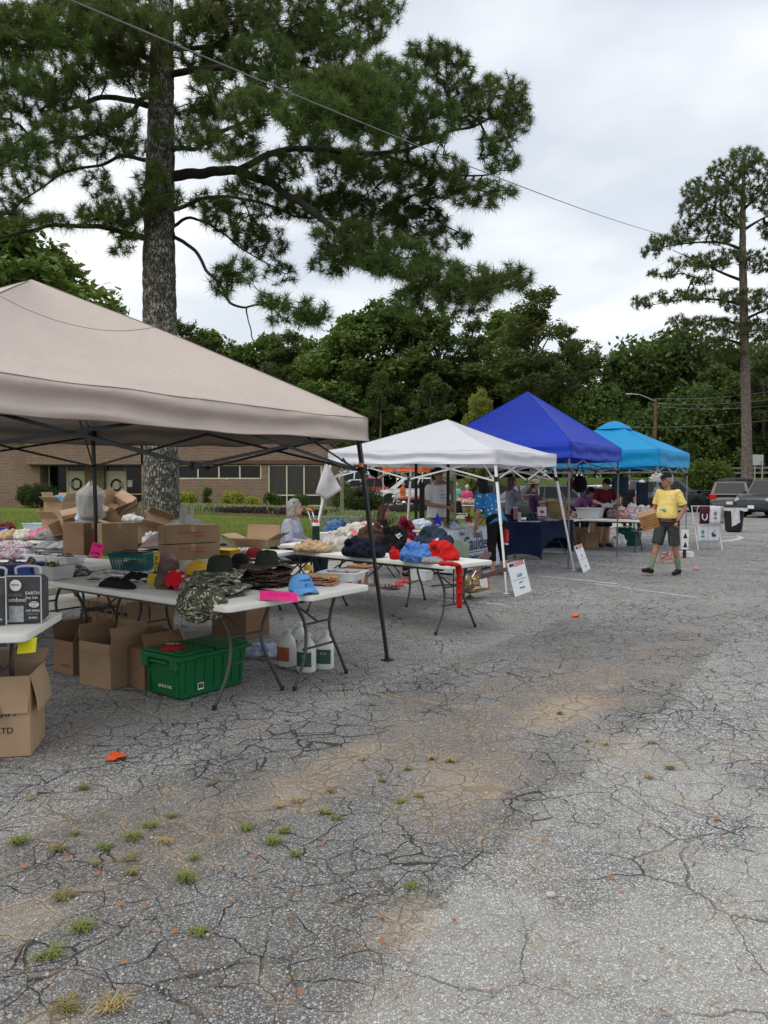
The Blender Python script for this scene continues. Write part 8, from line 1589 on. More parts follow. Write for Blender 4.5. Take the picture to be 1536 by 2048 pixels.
        remesh(mb,'hair',hair,t,max(.009,voxel * .8),2,.012 * s,26,3,(1.5,1.5,.35))
    if beard is not None: mb = MB(); mb.ell(tuple(hp_(0,-.040,-.072)),(.056 * s,.058 * s,.040 * s),12,8,HR); mb.ell(tuple(hp_(0,-.090,-.042)),(.026 * s,.012 * s,.008 * s),8,5,HR); remesh(mb,'beard',beard,t,.010,2,.006,30)
    if glasses:
        mb = MB()
        for q in (-1,1): mb.tube([hp_(q * .034 + .018 * cos(a_),-.096,.012 + .014 * sin(a_)) for a_ in np.linspace(0,2 * pi,12)],.0025 * s,4); mb.tube([hp_(q * .052,-.094,.014),hp_(q * .082,.01,.012)],.0025 * s,4)
        mb.build('glasses',BLK,t)
    if hat:
        mh = hat[1]; mb = MB(); kind = hat[0]; R0 = .092 * s; Hm = Matrix.Translation(hp_(0,.010,.055)) @ HR.to_4x4() @ Matrix.Rotation(-.10,4,'X')
        mb.v = []; V = []
        def dm(u,v): q = 2 * pi * u; th = v * pi / 2; return tuple(Hm @ Vector((R0 * cos(th) ** .7 * cos(q) * .96,R0 * cos(th) ** .7 * sin(q) * 1.12,R0 * (1.0 if kind == 'cap' else 1.15) * sin(th))))
        mb.grid(dm,40,12,True); hh = mb.build('cap' if kind == 'cap' else 'hat',mh,t,smooth=True,solid=.004)
        mb = MB()
        if kind == 'cap': mb.grid(lambda u,v: tuple(Hm @ Vector((R0 * .92 * sin((u - .5) * 2.2),-R0 * 1.05 * cos((u - .5) * 2.2) - .075 * s * v * cos((u - .5) * 2.0),.004 - .016 * v * v - .20 * (R0 * sin((u - .5) * 2.2)) ** 2 * 8 * v * .3))),16,6)
        else: mb.grid(lambda u,v: tuple(Hm @ Vector(((R0 * .97 + .055 * s * v) * cos(2 * pi * u),(R0 * 1.08 + .055 * s * v) * sin(2 * pi * u),-.012 * v + .006 * sin(4 * pi * u)))),36,4,True)
        mb.build('visor' if kind == 'cap' else 'brim',mh,hh,smooth=True,solid=.004)
        if len(hat) > 2: mb = MB(); mb.ell(tuple(Hm @ Vector((0,-R0 * 1.08,R0 * .48))),(.028 * s,.008,.018 * s),10,6); mb.build('badge',hat[2],hh)
    t['_hp'] = 0; del t['_hp']; return t,J,hp_
def gz(px,py,z=0.0): g = G(px,py,z); return (g.x,g.y,z)
V3 = Vector
# --- man in the yellow T-shirt carrying a wooden crate; mid-stride to the left, head turned away to the left
YSH = fabric('yellow_tshirt',(.76,.60,.19),var=.06,fold=.45,fs=6); CHAR = fabric('charcoal_shorts',(.055,.06,.062),fold=.4); GSOCK = fabric('sage_sock',(.20,.28,.19),fold=.2)
mp = G(1334,1150); face_y = radians(-56)
tman,J,hp_ = person('older man in a yellow T-shirt, charcoal shorts and black cap carrying a wooden crate',(mp.x,mp.y,0),face_y,
    {'hea': (.0,-.05,1.615),'nec': (0,-.005,1.46),'elR': (-.27,.02,1.16),'wrR': (-.20,-.24,1.06),'elL': (.27,.08,1.15),'wrL': (.22,-.04,.93),'curlL': (.9,0,0),
     'hiR': (-.09,-.02,.92),'knR': (-.11,-.14,.52),'anR': (-.11,-.30,.115),'toR': (-.12,-.46,.095),'hiL': (.09,.02,.92),'knL': (.11,.05,.50),'anL': (.12,.15,.10),'toL': (.14,.00,.035)},
    1.76,1.03,SKIN_T,GREYH,'short',YSH,'short',CHAR,'short',fabric('black_canvas_shoe',(.018,.018,.018),fold=.1),('cap',fabric('black_cap',(.016,.016,.018),fold=.1),mat('grey_badge',(.30,.32,.28),.7)),.0085,(radians(-18),.10),belly=.045,socks=GSOCK,beard=None,untucked=False)
mb = MB(); mb.tube([tuple(V3((.165 * cos(a),.135 * sin(a) - .01,.93))) for a in np.linspace(0,2 * pi,28)],.02,6); mb.build('belt',mat('brown_belt',(.10,.045,.03),.6),tman,smooth=True)
mb = MB(); w_ = J['wrL']; mb.tube([tuple(w_ + V3((.034 * cos(a),.034 * sin(a),.0))) for a in np.linspace(0,2 * pi,14)],.009,5); mb.box(tuple(w_ + V3((.034,-.01,0))),(.015,.035,.035),bev=.005); mb.build('wristwatch',BLK,tman)
mb = MB(); mb.ell((.055,-.175,1.125),(.036,.014,.033),12,8); mb.ell((.0,-.185,1.135),(.035,.008,.007),8,5); mb.build('shirt_print',mat('aqua_print',(.12,.38,.34),.8),tman)
mb = MB(); mb.box((.16,-.08,.60),(.02,.14,.16),bev=.008); mb.build('cargo_pocket',CHAR,tman)
cpos = P(1297,1040,12.45); t = thing('wooden_crate','orange-brown wooden crate with a slatted side held under the man in yellow\'s arm','crate',tuple(cpos),radians(-18)); CRT = mat('honey_wood',(.40,.20,.075),.5,.2,5,.2,50); R = Matrix.Rotation(-.32,3,'Y') @ Matrix.Rotation(.15,3,'X')
for c,d,nm in (((0,0,-.11),(.26,.38,.014),'bottom_board'),((0,0,.11),(.26,.38,.014),'top_board'),((.13,0,0),(.014,.38,.23),'side_board'),((-.13,0,0),(.014,.38,.23),'side_board'),((0,.18,0),(.25,.014,.21),'back_board')):
    mb = MB(); mb.box(tuple(R @ V3(c)),d,R); mb.build(nm,CRT,t)
for k in range(5): mb = MB(); mb.box(tuple(R @ V3((0,-.18,-.084 + k * .042))),(.26,.014,.034),R); mb.build('slat',CRT,t)
# --- woman in the blue printed blouse, seen from behind leaning over the campaign table
FLO = camo('blue_floral_blouse',((.012,.13,.36),(.012,.13,.36),(.012,.13,.36),(.66,.68,.62)),16); BLKT = fabric('black_trousers',(.014,.014,.016),fold=.3)
def floral():
    t = NT('blue_printed_blouse'); v = t.node('ShaderNodeTexVoronoi',Scale=17.0); t.l.new(t.tc.outputs['Object'],v.inputs['Vector']); s_ = t.node('ShaderNodeSeparateColor'); t.l.new(v.outputs['Color'],s_.inputs[0]); m1 = t.math('MULTIPLY',t.rng(v.outputs['Distance'],.22,.30,1,0),t.rng(s_.outputs[0],.45,.5)); base = t.mix(m1,(.012,.17,.46),(.66,.70,.62)); m2 = t.math('MULTIPLY',m1,t.rng(v.outputs['Distance'],.08,.12,1,0)); base = t.mix(m2,base,(.30,.20,.03)); t.col(base); t.b.inputs['Roughness'].default_value = .85; return t.m
wp_ = G(992,1150); person('woman in a blue printed blouse and black trousers leaning over the campaign table',(wp_.x,wp_.y,0),radians(218),
    {'wai': (0,-.07,1.08),'che': (0,-.17,1.25),'nec': (0,-.27,1.41),'hea': (0,-.36,1.54),'shL': (.19,-.24,1.37),'shR': (-.19,-.24,1.37),'elL': (.24,-.20,1.09),'wrL': (.20,-.30,.86),'elR': (-.24,-.36,1.12),'wrR': (-.18,-.52,.93),'knR': (-.12,.02,.5),'anR': (-.13,.10,.10),'toR': (-.14,-.06,.035)},
    1.74,1.10,SKIN,DARKH,'long',floral(),'short',BLKT,'capri',mat('pale_shoe',(.38,.42,.40),.6),None,.0095,(0,.35),fem=True)
p = P(1012,1072,wp_.y - .12); t = thing('red_bag','red and white shopping bag hanging from the hand of the woman in blue','bag',tuple(p),.3); mb = MB(); mb.box((0,0,0),(.05,.14,.24),bev=.02); mb.build('bag_body',mat('red_bag',(.60,.04,.03),.5,.15,8,.3,30),t,smooth='auto'); mb = MB(); mb.box((0,0,-.135),(.045,.13,.03),bev=.01); mb.build('white_base',WHP,t)
# --- man in white T-shirt behind the campaign table
WTS = fabric('white_tshirt',(.66,.66,.68),var=.05,fold=.4); KHK = fabric('khaki_trousers',(.34,.23,.12),fold=.3)
yy = 14.6; p = P(874,1100,yy); tm,J,hp_ = person('man in a white campaign T-shirt and dark cap standing behind the campaign table',(p.x,yy,0),radians(38),{'elR': (-.27,.02,1.13),'wrR': (-.06,-.27,1.08),'elL': (.26,.0,1.13),'wrL': (.08,-.30,1.10),'curlL': (1.0,0,0),'curlR': (1.0,0,0)},1.86,1.10,SKIN_T,DARKH,'short',WTS,'short',KHK,'long',BLK,('cap',BLKF),.010,(radians(8),0),belly=.02)
for s_,sz,z_,m_ in (('BRAD',.035,1.44,REDP),('Caulder',.05,1.37,NAVY),('PROBATE',.03,1.31,NAVY)): text(s_,sz,m_,face_m((-.03,-.158,z_),(0,-1,.05),lift=.02),tm)
# --- seated woman with grey hair
LIL = fabric('lilac_hoodie',(.36,.37,.46),var=.08,fold=.5); JEA = fabric('dark_jeans',(.03,.04,.07),fold=.3)
sit = {'pel': (0,.06,.50),'wai': (0,.06,.64),'che': (0,.04,.84),'nec': (0,.03,1.03),'hea': (0,.0,1.18),'shL': (.19,.03,.97),'shR': (-.19,.03,.97),'elL': (.26,-.02,.70),'wrL': (.14,-.22,.68),'elR': (-.26,-.02,.70),'wrR': (-.12,-.24,.68),'hiL': (.10,.02,.50),'hiR': (-.10,.02,.50),'knL': (.12,-.40,.50),'knR': (-.12,-.40,.50),'anL': (.12,-.40,.09),'anR': (-.12,-.40,.09),'toL': (.13,-.55,.035),'toR': (-.13,-.55,.035)}
yy = 11.3; p = P(588,1100,yy); fs_ = radians(78); person('seated older woman with long grey hair in a pale lilac hoodie, sunglasses on her head',(p.x,yy,.02),fs_,dict(sit,hea=(0,-.03,1.17)),1.78,1.16,SKIN_P,GREYH,'bob',LIL,'long',JEA,'long',BLK,None,.010,(0,.0),fem=True,belly=.04)
camp_chair('dark folding camp chair under the grey-haired woman',(p.x - .02,yy,.02),fs_,fabric('slate_canvas',(.05,.06,.075)))
hpz = V3((p.x,yy,.02)) + Matrix.Rotation(fs_,3,'Z') @ V3((0,-.03,1.17)) * (1.78 / 1.75); t = thing('sunglasses','sunglasses pushed up on the grey-haired woman\'s head','sunglasses',tuple(hpz),fs_); mb = MB()
for q in (-1,1): mb.ell((q * .035,-.070,.115),(.028,.010,.020),10,6); mb.tube([(q * .066,-.06,.115),(q * .084,.03,.07)],.004,5)
mb.build('frame',BLK,t)
# --- seated brown-haired woman
yy = 12.9; p = P(768,1100,yy); person('seated woman with long brown hair and a dark top behind the clothes table',(p.x,yy,.02),radians(80),dict(sit,hea=(0,-.02,1.13)),1.66,.95,SKIN,BROWNH,'long',fabric('dark_sleeveless_top',(.02,.018,.022)),'none',BLKT,'long',BLK,None,.011,(0,.05),fem=True)
camp_chair('black folding camp chair under the brown-haired woman',(p.x,yy,.02),radians(80),BLKF)
# --- stall keepers further along
GT = fabric('grey_tshirt',(.24,.25,.29),var=.08); PUT = fabric('purple_tshirt',(.085,.04,.11),var=.1); MAR = fabric('maroon_tshirt',(.10,.008,.014),var=.1); DKN = fabric('dark_navy_shorts',(.015,.018,.03)); CAMS = camo('camouflage_shorts',((.10,.11,.07),(.05,.06,.04),(.2,.2,.15),(.03,.03,.02)),12)
yy = 17.9; p = P(1023,1100,yy); person('woman with long sandy hair in a grey T-shirt raising her hand to her mouth',(p.x,yy,0),radians(100),{'elR': (-.22,-.18,1.20),'wrR': (-.06,-.16,1.46),'elL': (.2,-.26,1.28),'wrL': (.12,-.50,1.32)},1.74,1.05,SKIN,SANDH,'long',GT,'short',DKN,'short',BLK,None,.012,(0,0),fem=True)
yy = 17.3; p = P(1030,1100,yy); t = thing('insulated_mug','pink insulated mug on the far corner of the navy table','mug',(p.x,yy - .1,.775)); mb = MB(); mb.lathe([(.045,0),(.05,.02),(.058,.20),(.06,.26)],18); mb.build('mug_body',mat('dusty_pink_enamel',(.42,.20,.22),.4),t,smooth='auto'); mb = MB(); mb.lathe([(.061,.26),(.055,.29),(0,.295)],18); mb.build('lid',CLP,t,smooth='auto')
yy = 18.6; p = P(1068,1100,yy); person('person in a purple T-shirt and pale visor reaching over the green carton',(p.x,yy,0),radians(75),{'elR': (-.26,-.14,1.18),'wrR': (-.20,-.38,1.20),'elL': (.26,-.14,1.20),'wrL': (.18,-.40,1.24)},1.66,1.04,SKIN,BROWNH,'short',PUT,'short',CAMS,'short',BLK,('hat',fabric('straw_visor',(.42,.36,.27))),.012,(.1,.15))
yy = 20.2; p = P(1150,1100,yy); person('person in a pinkish purple top bending behind the laundry basket',(p.x,yy,0),radians(60),{'wai': (0,-.08,1.05),'che': (0,-.20,1.20),'nec': (0,-.32,1.32),'hea': (0,-.42,1.42),'shL': (.18,-.28,1.27),'shR': (-.18,-.28,1.27),'elR': (-.22,-.40,1.02),'wrR': (-.12,-.55,.92),'elL': (.22,-.42,1.02),'wrL': (.10,-.56,.92)},1.66,1.05,SKIN,DARKH,'short',fabric('mauve_top',(.26,.09,.22)),'short',DKN,'long',BLK,('hat',BLKF),.013,(0,.3),fem=True)
yy = 21.2; p = P(1165,1100,yy); person('person in a blue top right behind the one in mauve',(p.x + .05,yy,0),radians(40),{'wai': (0,-.08,1.05),'che': (0,-.18,1.20),'nec': (0,-.28,1.33),'hea': (0,-.36,1.44),'shL': (.18,-.25,1.28),'shR': (-.18,-.25,1.28)},1.62,1.0,SKIN,BROWNH,'short',fabric('denim_blue_top',(.08,.14,.26)),'short',DKN,'long',BLK,None,.014)
yy = 19.25; p = P(1208,1100,yy); person('woman in a maroon T-shirt, black cap and black shorts sorting goods at the long table',(p.x,yy,0),radians(8),{'nec': (0,-.04,1.46),'hea': (0,-.12,1.58),'che': (0,-.02,1.28),'elR': (-.28,-.02,1.14),'wrR': (-.12,-.26,1.06),'elL': (.30,-.02,1.14),'wrL': (.06,-.28,1.06)},1.74,1.06,SKIN,DARKH,'short',MAR,'short',fabric('black_shorts',(.012,.012,.013)),'short',mat('black_sandal',(.02,.02,.02),.6),('cap',BLKF),.011,(.25,.40),fem=True)
p = P(1210,996,yy - .35); garment('pale blue cloth in the hands of the woman in maroon',(p.x + .05,yy - .42,.985),(.16,.10),.12,.2,fabric('pale_blue_cloth',(.25,.36,.40)),160,'cloth','cloth')
yy = 26.0; p = P(1279,1060,yy); person('white-haired man in a pale shirt looking down, beyond the teal stall',(p.x,yy,0),radians(70),{'hea': (0,-.08,1.60)},1.74,1.0,SKIN_P,WHITEH,'short',fabric('pale_shirt',(.50,.52,.50)),'short',BLKT,'long',BLK,None,.014,(0,.3))
yy = 27.0; p = P(1255,1060,yy); person('grey-haired person in a black top beyond the teal stall',(p.x,yy,0),radians(160),{},1.68,1.05,SKIN,GREYH,'short',fabric('black_top',(.015,.015,.017)),'short',BLKT,'long',BLK,None,.015)
# far people by the white car
yy = 36; p = P(912,1010,yy); person('person with white hair in a pale turquoise shirt far off under the white canopy',(p.x,yy,-.02),radians(170),{},1.68,1.05,SKIN,WHITEH,'short',fabric('turquoise_shirt',(.20,.48,.42)),'short',KHK,'short',BLK,None,.018)
yy = 34.5; p = P(934,1010,yy); person('person with pale hair in a bright pink shirt, far off beside the turquoise shirt',(p.x,yy,-.12),radians(200),{},1.68,1.08,SKIN,WHITEH,'short',fabric('hot_pink_shirt',(.72,.09,.22)),'short',KHK,'short',BLK,None,.018)
# child at the left in dark vest with yellow sleeves
yy = 12.4; p = P(118,1100,yy); person('blond child in a black vest over a yellow T-shirt bending at the laundry table',(p.x,yy,.0),radians(70),{'wai': (0,-.07,1.06),'che': (0,-.16,1.22),'nec': (0,-.24,1.37),'hea': (0,-.33,1.50),'shL': (.17,-.22,1.32),'shR': (-.17,-.22,1.32),'elR': (-.2,-.30,1.08),'wrR': (-.16,-.42,.86),'elL': (.2,-.30,1.08),'wrL': (.16,-.42,.86)},1.45,.9,SKIN_P,BLONDH,'short',fabric('yellow_child_shirt',(.62,.60,.12)),'short',BLKT,'long',BLK,None,.012,(.1,.4))
vp = V3((p.x,yy,0)); R = Matrix.Rotation(radians(70),3,'Z'); mb = MB(); s_ = 1.45 / 1.75
for q in (-1,0,1): mb.cap(R @ V3((q * .05,-.16,1.24)) * s_,R @ V3((q * .05,-.03,1.0)) * s_,.125 * s_,.13 * s_,12)
par_ = [o for o in COL.objects if o.get('label','').startswith('blond child')][0]; q_ = remesh(mb,'vest',BLKF,par_,.012,3,.004); q_.rotation_euler = (0,0,-radians(70))
# folding seats and stuff seen behind the campaign stall
for px,Y,lb in ((920,30,'black folding camp chair on the far lot under the white canopy'),): pc = P(px,1020,Y); camp_chair(lb,(pc.x,Y,0),.5,BLKF)
pc = P(935,1000,31.5); folding_table('far white folding table before the people in pink and turquoise',(pc.x,31.5,0),.1,L=2.2); garment('mixed goods heaped on the far table',(pc.x,31.4,.75),(.8,.3),.25,.1,MIX3,170,'stall_goods','goods'); tub('box of red and white goods beneath the far table',(pc.x - .3,31.0,.0),.1,(.5,.3,.4),NOTE,'goods_box')
# ================================================================== vehicles
TYRE = mat('tyre_rubber',(.018,.018,.018),.8,.1,20,.2); RIM = mat('alloy_rim',(.42,.43,.44),.3,.1,10,0,metal=.8); CGL = mat('car_glass',(.010,.012,.013),.07,.1,3,0,spec=.25); CHR = mat('chrome_trim',(.6,.6,.6),.15,.05,10,0,metal=1.0)
TAIL = mat('red_tail_lamp',(.45,.012,.010),.2,.1,20,0,coat=.6); HEADL = mat('clear_head_lamp',(.55,.56,.56),.12,.1,20,0,spec=.8); PLAST = mat('black_bumper',(.022,.022,.023),.6,.1,20,.1)
def paint(n,c): return mat(n,c,.32,.03,2,0,spec=.35,coat=.45)
def wheel(t,x,y,r,w,side):
    o = thing('wheel',None,None,(x,y,r)); o.parent = t; R = Matrix.Rotation(pi / 2,4,'X'); mb = MB(); mb.lathe([(r * .62,-w / 2),(r * .93,-w / 2),(r,-w * .35),(r,w * .35),(r * .93,w / 2),(r * .62,w / 2)],28,R,cap=False); mb.build('tyre',TYRE,o,smooth='auto')
    mb = MB(); yo = -side * 0; mb.lathe([(0,-.01),(r * .58,-.01),(r * .64,.02),(r * .64,-.03)],24,Matrix.Translation((0,side * w * .30,0)) @ R,cap=False)
    for k in range(6): a = k * pi / 3; mb.box((r * .33 * cos(a),side * w * .42,r * .33 * sin(a)),(r * .56,.02,r * .13),Matrix.Rotation(-a,3,'Y'))
    mb.build('rim',RIM,o,smooth='auto'); return o
def car(label,p,rz,L,W,H,kind,pm,belt=.98,hood=.95,rw=.36,glass=CGL,wb=None,front='lights',roofm=None,cat='car',tailm=TAIL,name='parked_car',plate=True):
    """+x is the front. kind: suv, van, sedan, pickup, boxy"""
    t = thing(name,label,cat,p,rz); hw = W / 2; zb = .28
    G_ = {'suv': (-.49,-.40,.12,.30),'van': (-.49,-.42,.24,.42),'sedan': (-.36,-.22,.10,.26),'pickup': (-.10,-.06,.14,.26),'boxy': (-.48,-.45,.14,.22),'hatch': (-.46,-.32,.12,.28)}[kind]; xb0,xt0,xt1,xb1 = [v * L for v in G_]
    st = [(-.5,.62,.86),(-.485,.80,.95),(-.44,.95,.99),(-.3,1,1),(.0,1,1),(.25,1,1),(.36,1,.99),(.44,.97,.97),(.485,.90,.90),(.5,.72,.82)]
    prof = []
    for f,hz,wz in st:
        zt = belt if f * L < xb1 + .05 else belt - (belt - hood) * min(1,(f * L - xb1) / (.1 * L)) - .10 * max(0,(f - .40)) / .10
        if kind == 'sedan' and f * L < xb0: zt = belt - .03
        prof.append((f * L,zb + (.10 if abs(f) > .48 else 0) * 1.0,zb + (zt - zb) * (hz if abs(f) > .46 else 1),hw * wz))
    V = []; 
    for x,z0,z1,w in prof:
        mid = (z0 + z1) / 2 + .05; sec = [(-w * .88,z0),(-w * .97,z0 + .08),(-w,mid),(-w * .985,z1 - .12),(-w * .94,z1 - .02),(-w * .80,z1 + .012),(0,z1 + .03),(w * .80,z1 + .012),(w * .94,z1 - .02),(w * .985,z1 - .12),(w,mid),(w * .97,z0 + .08),(w * .88,z0)]; V += [(x,a,b) for a,b in sec]
    n = 13; F = []; m = len(prof)
    for j in range(m - 1): F += [(j * n + i,j * n + (i + 1) % n,(j + 1) * n + (i + 1) % n,(j + 1) * n + i) for i in range(n)]
    F += [tuple(range(n - 1,-1,-1)),tuple((m - 1) * n + i for i in range(n))]; mb = MB(); mb.add(V,F); body = mb.build('body',pm,t,smooth='auto')
    # greenhouse
    wb_,wt = hw * .93,hw * .74; bz = belt + .005; c8 = [(xb0,-wb_,bz),(xb1,-wb_,bz),(xb1,wb_,bz),(xb0,wb_,bz),(xt0,-wt,H - .05),(xt1,-wt,H - .05),(xt1,wt,H - .05),(xt0,wt,H - .05)]
    mb = MB(); mb.add(c8,[(0,1,5,4),(1,2,6,5),(2,3,7,6),(3,0,4,7)]); mb.build('cabin',pm,t)
    mb = MB(); mb.grid(lambda u,v: (xt0 + (xt1 - xt0) * u,wt * 1.0 * (2 * v - 1),H - .05 + .05 * (1 - (2 * v - 1) ** 4) * (1 - (2 * u - 1) ** 6)),10,9); mb.build('roof',roofm or pm,t,smooth=True)
    def pane(q,u0,u1,v0,v1,nm='window',mm=glass,off=.008,th=.006):
        a,b,c,d = [Vector(v) for v in q]; bl = lambda u,v: a.lerp(b,u).lerp(d.lerp(c,u),v); nr = (b - a).cross(d - a).normalized(); mb = MB(); P8 = [bl(u0,v0),bl(u1,v0),bl(u1,v1),bl(u0,v1)]; mb.add([x + nr * off for x in P8] + [x + nr * (off + th) for x in P8],[(0,3,2,1),(4,5,6,7),(0,1,5,4),(1,2,6,5),(2,3,7,6),(3,0,4,7)]); return mb.build(nm,mm,t)
    right = (c8[0],c8[1],c8[5],c8[4]); left = (c8[2],c8[3],c8[7],c8[6]); wind = (c8[1],c8[2],c8[6],c8[5]); rear = (c8[3],c8[0],c8[4],c8[7])
    cuts = {'suv': (.04,.30,.33,.58,.61,.90),'van': (.04,.34,.37,.64,.67,.92),'sedan': (.14,.46,.49,.86),'pickup': (.06,.42,.46,.90),'boxy': (.04,.33,.37,.63,.67,.95),'hatch': (.05,.26,.29,.56,.59,.90)}[kind]
    for k in range(0,len(cuts),2): pane(right,cuts[k],cuts[k + 1],.10,.92); pane(left,1 - cuts[k + 1],1 - cuts[k],.10,.92)
    pane(wind,.06,.94,.06,.95,'windscreen'); pane(rear,.08,.92,.12,.92,'rear_window')
    if kind in ('suv','van','pickup','boxy'):
        mb = MB()
        for s in (-1,1): mb.box(((xt0 + xt1) / 2,s * wt * .85,H + .02),((xt1 - xt0) * .8,.03,.03))
        if kind in ('suv','van'): mb.build('roof_rail',PLAST,t)['kind'] = 'stuff'
    # wheels in dark arches
    wbx = (wb or .29) * L
    for x in (-wbx,wbx):
        for s in (-1,1):
            wheel(t,x,s * (hw - .10),rw,.22,s); mb = MB(); mb.prism([((rw + .07) * cos(a),(rw + .07) * sin(a)) for a in np.linspace(-.25,pi + .25,16)],lambda a,b,c: (x + a,c,rw + b),s * (hw + .004),s * (hw - .02)); mb.build('wheel_arch',PLAST,t)
    for s in (-1,1): mb = MB(); mb.box((0,s * (hw - .01),zb + .03),(L * .42,.05,.09)); mb.build('sill',PLAST,t)
    for x,s in ((-.5 * L - .0,-1),(.5 * L,1)): mb = MB(); mb.box((x + s * .0,0,.46),(.14,W * .86,.20),bev=.04); mb.build('bumper',PLAST if kind in ('boxy','suv','pickup') else pm,t,smooth='auto')
    for s in (-1,1):
        mb = MB(); mb.box((-.487 * L,s * hw * .80,.90 if kind != 'pickup' else .86),(.09,hw * .24 if kind != 'suv' and kind != 'van' else hw * .36,.26 if kind != 'sedan' else .14),bev=.02); mb.build('tail_lamp',tailm,t,smooth='auto')
        mb = MB()
        if kind == 'boxy': mb.lathe([(0,0),(.10,.0),(.11,-.05)],18,Matrix.Translation((.5 * L - .02,s * hw * .76,.84)) @ Matrix.Rotation(pi / 2,4,'Y'))
        else: mb.box((.468 * L,s * hw * .76,.76),(.12,hw * .30,.14),bev=.03)
        mb.build('headlight',HEADL,t,smooth='auto'); mb = MB(); mb.box((xb1 - .18,s * (hw + .09),belt + .08),(.10,.18,.13),bev=.03); mb.build('door_mirror',pm,t,smooth='auto')
        for k in (-.02,.2): mb = MB(); mb.box((k * L - .1,s * (hw + .004),belt - .16),(.16,.02,.025)); mb.build('door_handle',pm,t)
    mb = MB(); mb.box((.494 * L,0,.76),(.05,W * .50,.16),bev=.01); gr_ = mb.build('grille',PLAST,t)
    if kind == 'boxy': mb = MB(); mb.box((.5 * L + .01,0,.84),(.02,W * .62,.03)); mb.build('grille_bar',CHR,gr_)
    if plate:
        for x in (-.5 * L - .075,.5 * L + .075): mb = MB(); mb.box((x,0,.52 if kind == 'pickup' or x > 0 else .60),(.01,.30,.15)); mb.build('number_plate',NOTE,t)
    if kind == 'pickup':
        mb = MB(); mb.box((-.31 * L,0,belt + .008),(.34 * L,W * .78,.02)); mb.build('bed_opening',BLK,t)
        for s in (-1,1): mb = MB(); mb.box((-.31 * L,s * hw * .86,belt + .03),(.37 * L,.14,.05),bev=.015); mb.build('bed_rail',pm,t,smooth='auto')
        mb = MB(); mb.box((-.493 * L,0,belt - .05),(.06,W * .84,.20),bev=.02); mb.build('tailgate',pm,t,smooth='auto')
    return t
BKP = paint('black_car_paint',(.010,.010,.012)); SLV = paint('silver_car_paint',(.05,.05,.048)); WHT_ = paint('white_car_paint',(.66,.67,.68)); REDC_ = paint('red_car_paint',(.38,.012,.014)); DKG = paint('dark_grey_paint',(.045,.05,.055)); NVB = paint('navy_black_paint',(.012,.016,.026))
def cp(px,Y): q = P(px,1000,Y); return (q.x,Y,float(zlot(Y)))
# right-hand row
car('black boxy off-road car at the right edge facing the stalls',cp(1548,37.5),radians(218),4.4,1.92,1.84,'boxy',NVB,1.12,1.08,.40)
car('grey minivan seen from behind, between the black off-road car and the black pickup',cp(1466,41.5),radians(62),5.1,1.98,1.72,'van',SLV,1.0,.92,.35)
car('black pickup truck with red tail lamps right of the teal canopy, behind the grey minivan',cp(1463,44.5),radians(12),5.6,1.98,1.90,'pickup',BKP,1.12,1.06,.40)
car('black car behind the white-haired man, left of the black pickup',cp(1325,43),radians(20),5.0,1.95,1.80,'suv',DKG,1.05,.98,.38)
# seen under the blue and white canopies
car('dark grey hatchback with chrome window trim seen beneath the blue canopy',cp(1062,33),radians(196),4.5,1.85,1.56,'hatch',DKG,.95,.85,.33); car('silver sedan behind the laundry basket under the teal canopy',cp(1178,38),radians(205),4.7,1.85,1.46,'sedan',SLV,.92,.84,.33); car('black sedan under the blue canopy right of the dark hatchback',cp(1128,36),radians(205),4.6,1.85,1.48,'sedan',BKP,.92,.84,.33); car('red and white car tail behind the woman in maroon',cp(1228,44),radians(20),4.6,1.85,1.5,'hatch',WHT_,.95,.88,.33)
# left far lot
car('large white sport utility car right behind the round dark hedge',cp(822,50),radians(186),5.2,2.03,1.92,'suv',WHT_,1.12,1.04,.42); car('red pickup truck behind the large white sport utility car',cp(752,58),radians(188),5.6,2.0,1.9,'pickup',REDC_,1.12,1.05,.40); car('white estate car half hidden by the dark hedge',cp(712,64),radians(186),4.9,1.9,1.75,'suv',WHT_,1.05,.98,.36)
car('white van farthest left beyond the hedge',cp(688,74),radians(182),5.6,2.1,2.6,'van',WHT_,1.5,1.3,.38,name='parked_van',cat='van'); car('dark car at the far end of the lot left of the dark hatchback',cp(975,48),radians(190),4.6,1.85,1.5,'sedan',NVB,.92,.85,.33)
